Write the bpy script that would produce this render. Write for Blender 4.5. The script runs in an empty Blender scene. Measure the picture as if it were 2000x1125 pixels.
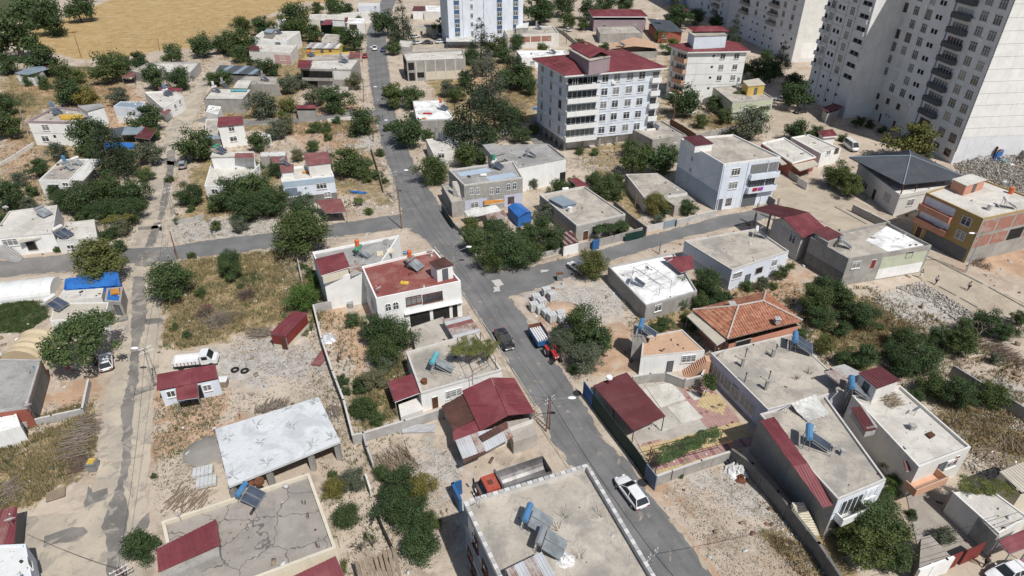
import bpy, math, random
import numpy as np
from math import radians, sin, cos, pi, atan2, hypot
from mathutils import Vector, Matrix

random.seed(7); rng = np.random.default_rng(7)
S = bpy.context.scene
COL = S.collection
# ---------------------------------------------------------------- camera
CAM_H = 58.0; F = 1280.0
PITCH = math.atan(F / (2510.0 - 562.5))
cam = bpy.data.cameras.new('camera'); co = bpy.data.objects.new('camera', cam); COL.objects.link(co)
co.location = (0,0, CAM_H); co.rotation_euler = (pi / 2 - PITCH, 0,0)
cam.sensor_width = 36; cam.lens = F * 36 / 2000; cam.clip_end = 6000; cam.clip_start = 0.5
S.camera = co
# ---------------------------------------------------------------- light
SUN_EL = radians(56); SHADOW_AZ = radians(-35)          # shadows fall away and to the left
sd = Vector((-sin(SHADOW_AZ),-cos(SHADOW_AZ), math.tan(SUN_EL))).normalized()
W = bpy.data.worlds.new("World"); S.world = W; W.use_nodes = True
wn = W.node_tree; bg = wn.nodes['Background']
sky = wn.nodes.new('ShaderNodeTexSky'); sky.sky_type = 'NISHITA'; sky.sun_disc = False
sky.sun_elevation = SUN_EL; sky.sun_rotation = atan2(sd.x, sd.y); sky.dust_density = 1.5
wn.links.new(sky.outputs[0], bg.inputs[0]); bg.inputs[1].default_value = 0.082
sl = bpy.data.lights.new('sun', 'SUN'); sl.energy = 4.9; sl.angle = radians(0.55); sl.color = (1,.965,.915)
so = bpy.data.objects.new('sun', sl); COL.objects.link(so); so.rotation_euler = sd.to_track_quat('Z', 'Y').to_euler()
so.location = (40,-60,120)
S.view_settings.view_transform = 'Standard'; S.view_settings.look = 'None'
S.view_settings.gamma = 1; S.view_settings.use_curve_mapping = False; S.view_settings.exposure = -0.15

# ---------------------------------------------------------------- where a photo pixel lands in the place
CAMP = Vector((0,0, CAM_H))
def ray(x, y):
    X = x - 1000.; d = -(y - 562.5)
    return Vector((X, F * cos(PITCH) + d * sin(PITCH),-F * sin(PITCH) + d * cos(PITCH)))
def G(x, y, z=0.0):
    r = ray(x, y); t = (CAM_H - z) / -r.z
    return Vector((r.x * t, r.y * t, z))
def proj(p):
    Z = p[2] - CAM_H; fw = p[1] * cos(PITCH) - Z * sin(PITCH); up = p[1] * sin(PITCH) + Z * cos(PITCH)
    return 1000 + F * p[0] / fw, 562.5 - F * up / fw
def ppm(p):
    return F / (p[1] * cos(PITCH) - (p[2] - CAM_H) * sin(PITCH))
def tall(b, ty, z0=0.0):
    B = G(b[0], b[1], z0); lo, hi = 0,60
    for _ in range(30):
        m = (lo + hi) / 2
        if proj(B + Vector((0,0, m)))[1] > ty: lo = m
        else: hi = m
    return lo

# ---------------------------------------------------------------- materials
MATS = {}
def N(t, k, **kw):
    n = t.nodes.new('ShaderNode' + k)
    for a, v in kw.items():
        if a in n.inputs.keys() if hasattr(n.inputs, 'keys') else False: n.inputs[a].default_value = v
        else: setattr(n, a, v)
    return n
def mixc(t, fac, a, b):
    m = t.nodes.new('ShaderNodeMix'); m.data_type = 'RGBA'
    for sock, v in ((m.inputs[0], fac),(m.inputs[6], a),(m.inputs[7], b)):
        if isinstance(v, bpy.types.NodeSocket): t.links.new(v, sock)
        elif isinstance(v, (int, float)): sock.default_value = v
        else: sock.default_value = (*v, 1)
    return m.outputs[2]
def noise_n(t, vec, scale, detail=4, rough=.55, dist=0):
    n = t.nodes.new('ShaderNodeTexNoise'); n.inputs['Scale'].default_value = scale
    n.inputs['Detail'].default_value = detail; n.inputs['Roughness'].default_value = rough
    n.inputs['Distortion'].default_value = dist; t.links.new(vec, n.inputs['Vector']); return n.outputs['Fac']
def ramp(t, v, lo, hi, a=0., b=1.):
    m = t.nodes.new('ShaderNodeMapRange'); m.interpolation_type = 'SMOOTHSTEP'
    t.links.new(v, m.inputs[0]); m.inputs[1].default_value = lo; m.inputs[2].default_value = hi
    m.inputs[3].default_value = a; m.inputs[4].default_value = b; return m.outputs[0]
def math_n(t, op, a, b=0.):
    m = t.nodes.new('ShaderNodeMath'); m.operation = op
    for s, v in ((m.inputs[0], a),(m.inputs[1], b)):
        if isinstance(v, bpy.types.NodeSocket): t.links.new(v, s)
        else: s.default_value = v
    return m.outputs[0]
def begin(name):
    m = bpy.data.materials.new(name); m.use_nodes = True; t = m.node_tree
    b = t.nodes['Principled BSDF']; g = t.nodes.new('ShaderNodeNewGeometry')
    return m, t, b, g.outputs['Position']
def bump(t, b, h, strength, dist=.02):
    n = t.nodes.new('ShaderNodeBump'); n.inputs['Strength'].default_value = strength; n.inputs['Distance'].default_value = dist
    t.links.new(h, n.inputs['Height']); t.links.new(n.outputs[0], b.inputs['Normal'])
def objrand(t):
    return t.nodes.new('ShaderNodeObjectInfo').outputs['Random']
def scl(c, k): return tuple(min(1, max(0, x * k)) for x in c)
def nm_roof(n): return n in ('roof_concrete', 'roof_pale', 'roof_grey', 'concrete_floor')
def mat(name, col, var=.12, scale=.6, rough=.85, bmp=.3, bscale=9, stain=None, sfac=.5, sscale=.35, streak=0, metal=0, rnd=0, spec=.3, crack=0):
    if name in MATS: return MATS[name]
    m, t, b, pos = begin(name)
    c = mixc(t, ramp(t, noise_n(t, pos, scale, 6,.6),.3,.7), scl(col, 1 - var), scl(col, 1 + var))
    c = mixc(t, ramp(t, noise_n(t, pos, scale * 14,3,.7),.35,.75,0,.45), c, scl(col, 1 - var * 1.6))
    if stain:
        s = noise_n(t, pos, sscale, 7,.62,.6)
        c = mixc(t, ramp(t, s, .44,.64,0, sfac), c, stain)
        c = mixc(t, ramp(t, noise_n(t, pos, sscale * 5,6,.7,.8),.50,.70,0, sfac * .75), c, scl(stain, .85))
    if streak:
        mp = t.nodes.new('ShaderNodeMapping'); mp.inputs['Scale'].default_value = (1.3,1.3,.12)
        t.links.new(pos, mp.inputs[0]); s = noise_n(t, mp.outputs[0],1.6,5,.65)
        c = mixc(t, ramp(t, s, .48,.78,0, streak), c, scl(col, .45))
    if crack or nm_roof(name):
        crack = crack or .22
        v = t.nodes.new('ShaderNodeTexVoronoi'); v.feature = 'DISTANCE_TO_EDGE'; v.inputs['Scale'].default_value = .28
        nz = t.nodes.new('ShaderNodeTexNoise'); nz.inputs['Scale'].default_value = 1.1; t.links.new(pos, nz.inputs['Vector'])
        va = t.nodes.new('ShaderNodeVectorMath'); va.operation = 'ADD'; t.links.new(pos, va.inputs[0]); t.links.new(nz.outputs['Color'], va.inputs[1])
        t.links.new(va.outputs[0], v.inputs['Vector'])
        c = mixc(t, ramp(t, v.outputs[0],.006,.016, crack, 0), c, scl(col, .35))
    if rnd:
        c = mixc(t, math_n(t, 'MULTIPLY', objrand(t), rnd), c, scl(col, .62))
    t.links.new(c, b.inputs['Base Color'])
    b.inputs['Roughness'].default_value = rough; b.inputs['Metallic'].default_value = metal
    b.inputs['Specular IOR Level'].default_value = spec
    if bmp: bump(t, b, noise_n(t, pos, bscale, 5,.65), bmp)
    MATS[name] = m; return m

# painted walls and plaster; towerlit carries sunlight in its colour
for nm, c in dict(white=(.79,.79,.77), bluewhite=(.68,.73,.80), paleblue=(.38,.47,.56), lilac=(.52,.53,.63), cream=(.62,.57,.46),
                  salmon=(.55,.27,.19), ochre=(.38,.27,.11), yellow=(.60,.42,.12), pink=(.52,.33,.31), charcoal=(.10,.105,.115), navy=(.055,.12,.22), palegreen=(.50,.53,.40),
                  brownred=(.30,.10,.07), slateblue=(.17,.21,.28), offwhite=(.68,.665,.63), mauve=(.33,.26,.28), towerwhite=(.72,.73,.75), towerlit=(.72,.71,.67), teal=(.30,.45,.45),
                  peach=(.60,.36,.24)).items():
    mat('paint_' + nm, c, .06,.4,.8,.12,12, stain=scl(c, .78), sfac=.28, streak=.30)
mat('plaster_grey', (.36,.345,.32),.12,.5,.9,.35,8, stain=(.22,.21,.19), sfac=.5, streak=.45)
mat('plaster_dark', (.20,.195,.185),.15,.5,.9,.35,8, stain=(.12,.12,.11), sfac=.5, streak=.5)
mat('block_grey', (.42,.41,.40),.12,1.5,.92,.5,7, stain=(.28,.27,.25), sfac=.5)
mat('coping', (.55,.53,.50),.1,1,.85,.2,9, streak=.2)
mat('roof_concrete', (.45,.41,.35),.16,.35,.9,.3,7, stain=(.25,.235,.215), sfac=.85, sscale=.22)
mat('roof_cracked', (.34,.31,.275),.10,.35,.9,.3,7, stain=(.22,.205,.19), sfac=.7, sscale=.16, crack=.9)
mat('roof_pale', (.58,.56,.51),.09,.35,.9,.25,7, stain=(.38,.35,.31), sfac=.6, sscale=.25)
mat('roof_white', (.80,.81,.81),.05,.35,.8,.2,7, stain=(.44,.43,.41), sfac=.85, sscale=.3)
mat('roof_grey', (.34,.335,.325),.12,.35,.9,.3,7, stain=(.21,.205,.2), sfac=.7, sscale=.22)
mat('roof_slab_white', (.60,.62,.63),.07,.3,.85,.25,5, stain=(.40,.42,.44), sfac=.7, sscale=.3)
mat('roof_red_paint', (.22,.065,.055),.14,.4,.85,.25,7, stain=(.32,.18,.15), sfac=.75, sscale=.35)
mat('roof_terracotta_floor', (.50,.33,.22),.08,1.5,.85,.25,9, stain=(.40,.27,.20), sfac=.5)
# metal sheets
mat('sheet_red', (.19,.045,.054),.12,.5,.5,.05,6, stain=(.29,.105,.11), sfac=.45, rnd=.4, spec=.5)
mat('sheet_maroon', (.13,.038,.042),.07,.5,.5,.05,6, stain=(.20,.085,.085), sfac=.4, rnd=.35, spec=.5)
mat('sheet_faded', (.22,.085,.085),.09,.5,.6,.05,6, stain=(.33,.20,.18), sfac=.5, rnd=.3)
mat('sheet_brown', (.095,.048,.040),.12,.8,.6,.05,6, stain=(.20,.10,.07), sfac=.5, rnd=.35)
mat('sheet_silver', (.55,.57,.60),.08,.5,.45,.05,6, stain=(.36,.30,.26), sfac=.35, rnd=.3, metal=.2, spec=.5)
mat('sheet_rusty', (.42,.38,.36),.15,.8,.6,.05,6, stain=(.20,.075,.04), sfac=.9, sscale=.6, rnd=.35)
mat('sheet_white', (.64,.64,.61),.06,.5,.6,.05,6, stain=(.45,.43,.40), sfac=.5, rnd=.15)
mat('sheet_cream', (.52,.48,.40),.06,.5,.6,.05,6, stain=(.38,.35,.3), sfac=.4, rnd=.15)
mat('sheet_grey', (.085,.095,.11),.08,.5,.5,.05,6, stain=(.13,.14,.15), sfac=.4, rnd=.2, spec=.5)
mat('sheet_bluegrey', (.26,.32,.37),.08,.5,.5,.05,6, stain=(.2,.24,.27), sfac=.4, rnd=.2)
mat('metal_dark', (.035,.035,.038),.15,2,.55,.1,9)
mat('metal_grey', (.30,.31,.32),.12,2,.5,.1,9, metal=.4)
mat('metal_green', (.012,.04,.032),.12,1,.6,.1,9)
mat('metal_blue', (.03,.12,.30),.12,1,.55,.1,9, stain=(.06,.12,.2), sfac=.5)
mat('door_red', (.20,.035,.030),.1,1,.6,.1,9)
mat('door_brown', (.10,.045,.025),.15,1,.6,.1,9)
mat('door_grey', (.12,.13,.145),.1,1,.6,.1,9)
mat('inside_shade', (.022,.021,.02),.3,1,.95,0)  # near-black colour holds the shade of openings drawn on solid walls
mat('frame_white', (.72,.72,.71),.04,1,.5,0)
mat('frame_brown', (.13,.05,.035),.08,1,.6,0)
mat('frame_dark', (.06,.06,.065),.08,1,.6,0)
mat('rust', (.16,.065,.035),.25,3,.85,.3,14)
mat('wood', (.30,.235,.17),.2,2,.9,.4,14, rnd=.5)
mat('wood_pole', (.22,.12,.07),.2,2,.9,.4,14)
mat('branch_grey', (.24,.20,.165),.2,2,.95,.3,12, rnd=.4)
mat('branch_brown', (.13,.095,.075),.2,2,.95,.3,12)
mat('pole_concrete', (.36,.34,.31),.12,2,.9,.2,12, stain=(.2,.16,.12), sfac=.4)
mat('plastic_white', (.80,.79,.80),.04,1,.4,0, spec=.5)
mat('plastic_blue', (.07,.19,.36),.1,1,.45,.05, stain=(.10,.26,.45), sfac=.5, spec=.5)
mat('plastic_orange', (.62,.14,.04),.1,1,.45,0, spec=.5)
mat('plastic_green', (.05,.28,.16),.1,1,.5,0)
mat('plastic_teal', (.08,.36,.42),.15,2,.5,.1, stain=(.2,.4,.42), sfac=.6)
mat('tank_steel', (.42,.44,.46),.12,2,.35,.05, metal=.5, stain=(.22,.16,.12), sfac=.3)
mat('tank_white', (.70,.70,.69),.08,2,.45,.05, stain=(.42,.36,.3), sfac=.4)
mat('tarp_blue', (.03,.13,.40),.12,1.2,.5,.9,2.2, stain=(.04,.2,.55), sfac=.5)
mat('tarp_white', (.66,.67,.66),.06,1.2,.55,.9,2.5)
mat('tarp_clear', (.46,.45,.42),.25,2.5,.4,.9,5, stain=(.6,.62,.6), sfac=.6)
mat('tarp_beige', (.52,.43,.29),.06,.8,.7,.6,2.5)
mat('rubber', (.02,.02,.021),.2,2,.85,.1)
mat('rim', (.45,.46,.47),.05,2,.35,0, metal=.7)
mat('cloth_red', (.42,.02,.035),.15,2,.9,.3)
mat('cloth_purple', (.34,.06,.38),.15,2,.9,.3)
mat('cloth_yellow', (.60,.40,.07),.2,2,.9,.3)
mat('cloth_orange', (.50,.22,.045),.2,2,.9,.3)
mat('cloth_dark', (.035,.037,.045),.2,2,.9,.3)
mat('cloth_white', (.66,.66,.65),.1,2,.9,.5)
mat('cloth_pink', (.60,.10,.18),.15,2,.9,.3)
mat('mattress_beige', (.60,.53,.40),.1,2,.9,.3)
mat('skin', (.33,.18,.12),.05,2,.6,0)
mat('hair', (.012,.010,.009),.1,2,.7,0)
mat('cut_stone', (.50,.47,.43),.18,.8,.95,.5,8, rnd=.4)
mat('rock', (.40,.36,.31),.25,.5,.95,.5,8)
mat('tile_roof', (.34,.14,.085),.3,1.6,.85,.3,9, stain=(.50,.27,.17), sfac=.6, sscale=.9)
mat('mortar', (.45,.40,.35),.15,2,.95,.5,8)
mat('paving_pink', (.40,.25,.225),.12,1.5,.9,.2,9, rnd=.1)
mat('paving_yellow', (.50,.39,.22),.12,1.5,.9,.2,9)
mat('paving_maroon', (.25,.13,.13),.12,1.5,.9,.2,9)
mat('paving_slab', (.34,.31,.27),.12,1., .9,.3,9, stain=(.25,.22,.19), sfac=.5)
mat('concrete_floor', (.44,.41,.365),.12,.4,.92,.3,8, stain=(.30,.27,.24), sfac=.6, sscale=.3)
mat('soil_red', (.27,.145,.085),.2,.8,.95,.6,6, stain=(.20,.12,.08), sfac=.5)
mat('plastic_bin', (.12,.13,.13),.1,1,.6,.1)

def car_paint(nm, c):
    m, t, b, pos = begin(nm)
    b.inputs['Base Color'].default_value = (*c, 1); b.inputs['Roughness'].default_value = .32
    b.inputs['Coat Weight'].default_value = .8; b.inputs['Coat Roughness'].default_value = .08
    dust = noise_n(t, pos, 1.6,4)
    t.links.new(mixc(t, ramp(t, dust, .4,.75,0,.22), c, (.35,.32,.28)), b.inputs['Base Color']); MATS[nm] = m
for nm, c in (('car_white', (.74,.75,.76)),('car_dark', (.035,.037,.045)),('car_red', (.40,.015,.02)),('car_blue', (.03,.10,.28)),
              ('car_silver', (.34,.36,.38)),('car_orange', (.40,.075,.04)),('car_black', (.014,.014,.016))): car_paint(nm, c)
def glassy(nm, c, rough=.08, var=.5):
    m, t, b, pos = begin(nm)
    cc = mixc(t, ramp(t, noise_n(t, pos, .7,3),.35,.7), c, scl(c, 1 + var * 2.5))
    cc = mixc(t, math_n(t, 'MULTIPLY', ramp(t, objrand(t),.55,.62),.30 if var > .4 else 0.), cc, (.55,.55,.53))
    t.links.new(cc, b.inputs['Base Color']); b.inputs['Roughness'].default_value = rough; b.inputs['Specular IOR Level'].default_value = .7
    MATS[nm] = m
glassy('glass', (.035,.04,.045)); glassy('glass_car', (.02,.023,.026),.05,.2); glassy('collector', (.045,.055,.075),.12,.3); glassy('collector_pale', (.16,.18,.19),.2,.3)
MATS['glass_dark'] = MATS['glass']

def brick_mat():
    m, t, b, pos = begin('brick_infill')
    # bricks laid along whichever wall they are on: rows from height, courses from horizontal run
    sx = t.nodes.new('ShaderNodeSeparateXYZ'); t.links.new(pos, sx.inputs[0])
    run = math_n(t, 'ADD', sx.outputs[0], sx.outputs[1]); cb = t.nodes.new('ShaderNodeCombineXYZ')
    t.links.new(run, cb.inputs[0]); t.links.new(sx.outputs[2], cb.inputs[1])
    br = t.nodes.new('ShaderNodeTexBrick'); t.links.new(cb.outputs[0], br.inputs[0])
    br.inputs['Scale'].default_value = 2.2; br.inputs['Color1'].default_value = (.34,.10,.055,1); br.inputs['Color2'].default_value = (.26,.07,.04,1)
    br.inputs['Mortar'].default_value = (.36,.30,.26,1); br.inputs['Mortar Size'].default_value = .03
    c = mixc(t, ramp(t, noise_n(t, pos, .7,6),.5,.7,0,.6), br.outputs[0],(.38,.33,.30))
    t.links.new(c, b.inputs['Base Color']); b.inputs['Roughness'].default_value = .95
    bump(t, b, noise_n(t, pos, 9,4),.5); MATS['brick_infill'] = m
brick_mat()
def leaf_mat(nm, c, c2):
    m, t, b, pos = begin(nm)
    cc = mixc(t, ramp(t, noise_n(t, pos, 1.1,3),.35,.65), c, c2)
    cc = mixc(t, ramp(t, noise_n(t, pos, 9,2),.45,.7,0,.5), cc, scl(c2,1.35))
    cc = mixc(t, math_n(t, 'MULTIPLY', objrand(t),.5), cc, scl(c, .7)); cc = mixc(t, ramp(t, objrand(t),.6,1., 0,.5), cc, (c2[0] * 1.5, c2[1] * 1.2, c2[2] * .9))
    t.links.new(cc, b.inputs['Base Color']); b.inputs['Roughness'].default_value = .6; b.inputs['Specular IOR Level'].default_value = .3
    tr = t.nodes.new('ShaderNodeBsdfTranslucent'); t.links.new(cc, tr.inputs[0])
    mx = t.nodes.new('ShaderNodeMixShader'); mx.inputs[0].default_value = .22
    out = t.nodes['Material Output']; t.links.new(b.outputs[0], mx.inputs[1]); t.links.new(tr.outputs[0], mx.inputs[2]); t.links.new(mx.outputs[0], out.inputs[0])
    MATS[nm] = m
leaf_mat('leaf_dark', (.038,.068,.026),(.080,.125,.045))
leaf_mat('leaf_mid', (.052,.088,.032),(.105,.150,.052))
leaf_mat('leaf_bright', (.06,.115,.026),(.12,.19,.045))
leaf_mat('leaf_yellow', (.085,.105,.030),(.18,.185,.06))
leaf_mat('leaf_olive', (.085,.105,.068),(.16,.18,.12))
leaf_mat('leaf_conifer', (.028,.046,.024),(.062,.084,.042))
leaf_mat('leaf_silver', (.085,.105,.085),(.15,.17,.14))
mat('bark', (.11,.085,.065),.2,2,.95,.5,12)
mat('straw', (.38,.30,.17),.3,.6,.95,0, stain=(.26,.20,.10), sfac=.7)
mat('weed', (.08,.11,.04),.3,.6,.95,0, stain=(.20,.18,.08), sfac=.7)

# ---------------------------------------------------------------- mesh helpers
class MB:
    def __init__(s): s.v = []; s.f = []
    def add(s, vs, fs):
        o = len(s.v); s.v += [Vector(v) for v in vs]; s.f += [tuple(i + o for i in f) for f in fs]; return s
    def box(s, x0, x1, y0, y1, z0, z1, M=None):
        vs = [Vector((x, y, z)) for z in (z0, z1) for x, y in ((x0, y0),(x1, y0),(x1, y1),(x0, y1))]
        if M: vs = [M @ v for v in vs]
        return s.add(vs, [(0,3,2,1),(4,5,6,7),(0,1,5,4),(1,2,6,5),(2,3,7,6),(3,0,4,7)])
    def prism(s, poly, z0, z1):
        n = len(poly); vs = [(p[0], p[1], z0) for p in poly] + [(p[0], p[1], z1) for p in poly]
        return s.add(vs, [tuple(range(n - 1,-1,-1)), tuple(range(n, 2 * n))] + [(i, (i + 1) % n, n + (i + 1) % n, n + i) for i in range(n)])
    def slab(s, poly, th):
        n = len(poly); nm = normal(poly)
        if nm.z < 0: poly = poly[::-1]; nm = -nm
        vs = list(poly) + [p - nm * th for p in poly]
        return s.add(vs, [tuple(range(n)), tuple(range(2 * n - 1, n - 1,-1))] + [((i + 1) % n, i, n + i, n + (i + 1) % n) for i in range(n)])
    def cyl(s, a, b, r0, r1=None, n=8, caps=True):
        a = Vector(a); b = Vector(b); r1 = r0 if r1 is None else r1
        q = (b - a).to_track_quat('Z', 'Y'); vs = []
        for p, r in ((a, r0),(b, r1)):
            vs += [p + q @ Vector((r * cos(2 * pi * i / n), r * sin(2 * pi * i / n),0)) for i in range(n)]
        fs = [(i, (i + 1) % n, n + (i + 1) % n, n + i) for i in range(n)]
        if caps: fs += [tuple(range(n - 1,-1,-1)), tuple(range(n, 2 * n))]
        return s.add(vs, fs)
    def tube(s, pts, r, n=5):
        for a, b in zip(pts[:-1], pts[1:]): s.cyl(a, b, r, r, n)
        return s
    def ball(s, c, r, n=8, m=5):
        c = Vector(c); rr = r if hasattr(r, '__len__') else (r, r, r); vs = []
        for j in range(m + 1):
            th = pi * j / m
            for i in range(n): vs.append(c + Vector((rr[0] * sin(th) * cos(2 * pi * i / n), rr[1] * sin(th) * sin(2 * pi * i / n), rr[2] * cos(th))))
        return s.add(vs, [(j * n + i, (j + 1) * n + i, (j + 1) * n + (i + 1) % n, j * n + (i + 1) % n) for j in range(m) for i in range(n)])
    def mesh(s, name, m, off=None, smooth=False):
        me = bpy.data.meshes.new(name)
        vs = [v - off for v in s.v] if off is not None else s.v
        me.from_pydata([tuple(v) for v in vs],[], s.f); me.materials.append(MATS[m] if isinstance(m, str) else m)
        if smooth: me.polygons.foreach_set('use_smooth', [True] * len(me.polygons))
        me.update(); return me
    def build(s, name, m, parent=None, local=False, smooth=False):
        off = None
        if parent is not None and not local: off = WL[parent.name]
        o = bpy.data.objects.new(name, s.mesh(name, m, off, smooth)); COL.objects.link(o)
        if parent is not None: o.parent = parent; WL[o.name] = WL.get(parent.name, Vector()) if not local else Vector()
        return o
def normal(poly):
    n = Vector()
    for i in range(len(poly)): n += (poly[i] - poly[0]).cross(poly[(i + 1) % len(poly)] - poly[0])
    return n.normalized()
WL = {}
GRP = {'house': 'low flat roofed houses of the quarter', 'tree': 'trees among the houses', 'shrub': 'shrubs among the houses', 'wall': 'garden walls', 'fence': 'fences', 'gate': 'yard gates', 'utility pole': 'utility poles', 'street lamp': 'street lamps', 'wire': 'overhead wires', 'person': 'people in the streets',
       'wood pile': 'piles of wood and branches', 'vine': 'grape vines', 'shed': 'sheds', 'kerb': 'kerbs', 'bare tree': 'leafless trees', 'rug': 'rugs', 'bin': 'rubbish bins', 'apartment block': 'apartment blocks', 'terrace': 'terraces', 'barrel': 'barrels', 'pallet': 'wrapped pallets', 'heap': 'heaps', 'dry bush': 'dry bushes', 'hut': 'huts', 'cabin': 'cabins'}
def tag(o, label=None, cat=None, group=None, kind=None):
    group = group or GRP.get(cat)
    if label: o['label'] = label
    if cat: o['category'] = cat
    if group: o['group'] = group
    if kind: o['kind'] = kind
    return o
def thing(name, loc, label, cat, group=None, rz=0):
    o = bpy.data.objects.new(name, None); COL.objects.link(o); o.location = loc; o.rotation_euler.z = rz
    o.empty_display_size = .3; WL[o.name] = Vector(loc); return tag(o, label, cat, group)
def inst(name, me, parent, loc=(0,0,0), rz=0, sc=None):
    o = bpy.data.objects.new(name, me); COL.objects.link(o); o.parent = parent; o.location = loc; o.rotation_euler.z = rz
    if sc: o.scale = sc
    return o
def copy_tree(o, loc, rz=None, label=None, group=None, scale=None):
    c = o.copy(); COL.objects.link(c); c.location = loc
    if rz is not None: c.rotation_euler.z = rz
    if label: c['label'] = label
    if group: c['group'] = group
    if scale: c.scale = scale
    for ch in o.children:
        d = ch.copy(); COL.objects.link(d); d.parent = c
        for g in ch.children:
            e = g.copy(); COL.objects.link(e); e.parent = d
    return c

# ---------------------------------------------------------------- ground and roads
ROADS = []
def densify(poly, step, jit):
    out = []
    for i in range(len(poly)):
        a = poly[i]; b = poly[(i + 1) % len(poly)]; n = max(1, int((b - a).length / step))
        for k in range(n):
            p = a.lerp(b, k / n); out.append(p + Vector((random.uniform(-jit, jit), random.uniform(-jit, jit),0)))
    return out
def sheet(name, px, z, m, jit=.1, step=.9, kind='structure', road=False):
    P = [G(x, y) for x, y in px]
    if road: ROADS.append(np.array([(p.x, p.y) for p in P]))
    P = densify(P, step, jit); bm = MB(); bm.v = [Vector((p.x, p.y, z)) for p in P]
    A = sum(P[i].x * P[(i + 1) % len(P)].y - P[(i + 1) % len(P)].x * P[i].y for i in range(len(P)))
    bm.f = [tuple(range(len(P))) if A > 0 else tuple(range(len(P) - 1,-1,-1))]
    o = bm.build(name, m); o['kind'] = kind; return o
def inside(pts, poly):
    x, y = pts[:, 0], pts[:, 1]; r = np.zeros(len(pts), bool); n = len(poly)
    for i in range(n):
        x0, y0 = poly[i]; x1, y1 = poly[(i + 1) % n]
        c = ((y0 > y) != (y1 > y)) & (x < (x1 - x0) * (y - y0) / (y1 - y0 + 1e-12) + x0); r ^= c
    return r
def sdist(pts, poly):
    d = np.full(len(pts),1e9); n = len(poly)
    for i in range(n):
        a = poly[i]; b = poly[(i + 1) % n]; ab = b - a
        t = np.clip(((pts - a) @ ab) / (ab @ ab + 1e-9),0,1); q = pts - a - t[:, None] * ab
        d = np.minimum(d, np.hypot(q[:, 0], q[:, 1]))
    return np.where(inside(pts, poly), d, -d)
def world2(px): return np.array([tuple(G(x, y).xy) for x, y in px])
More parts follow.
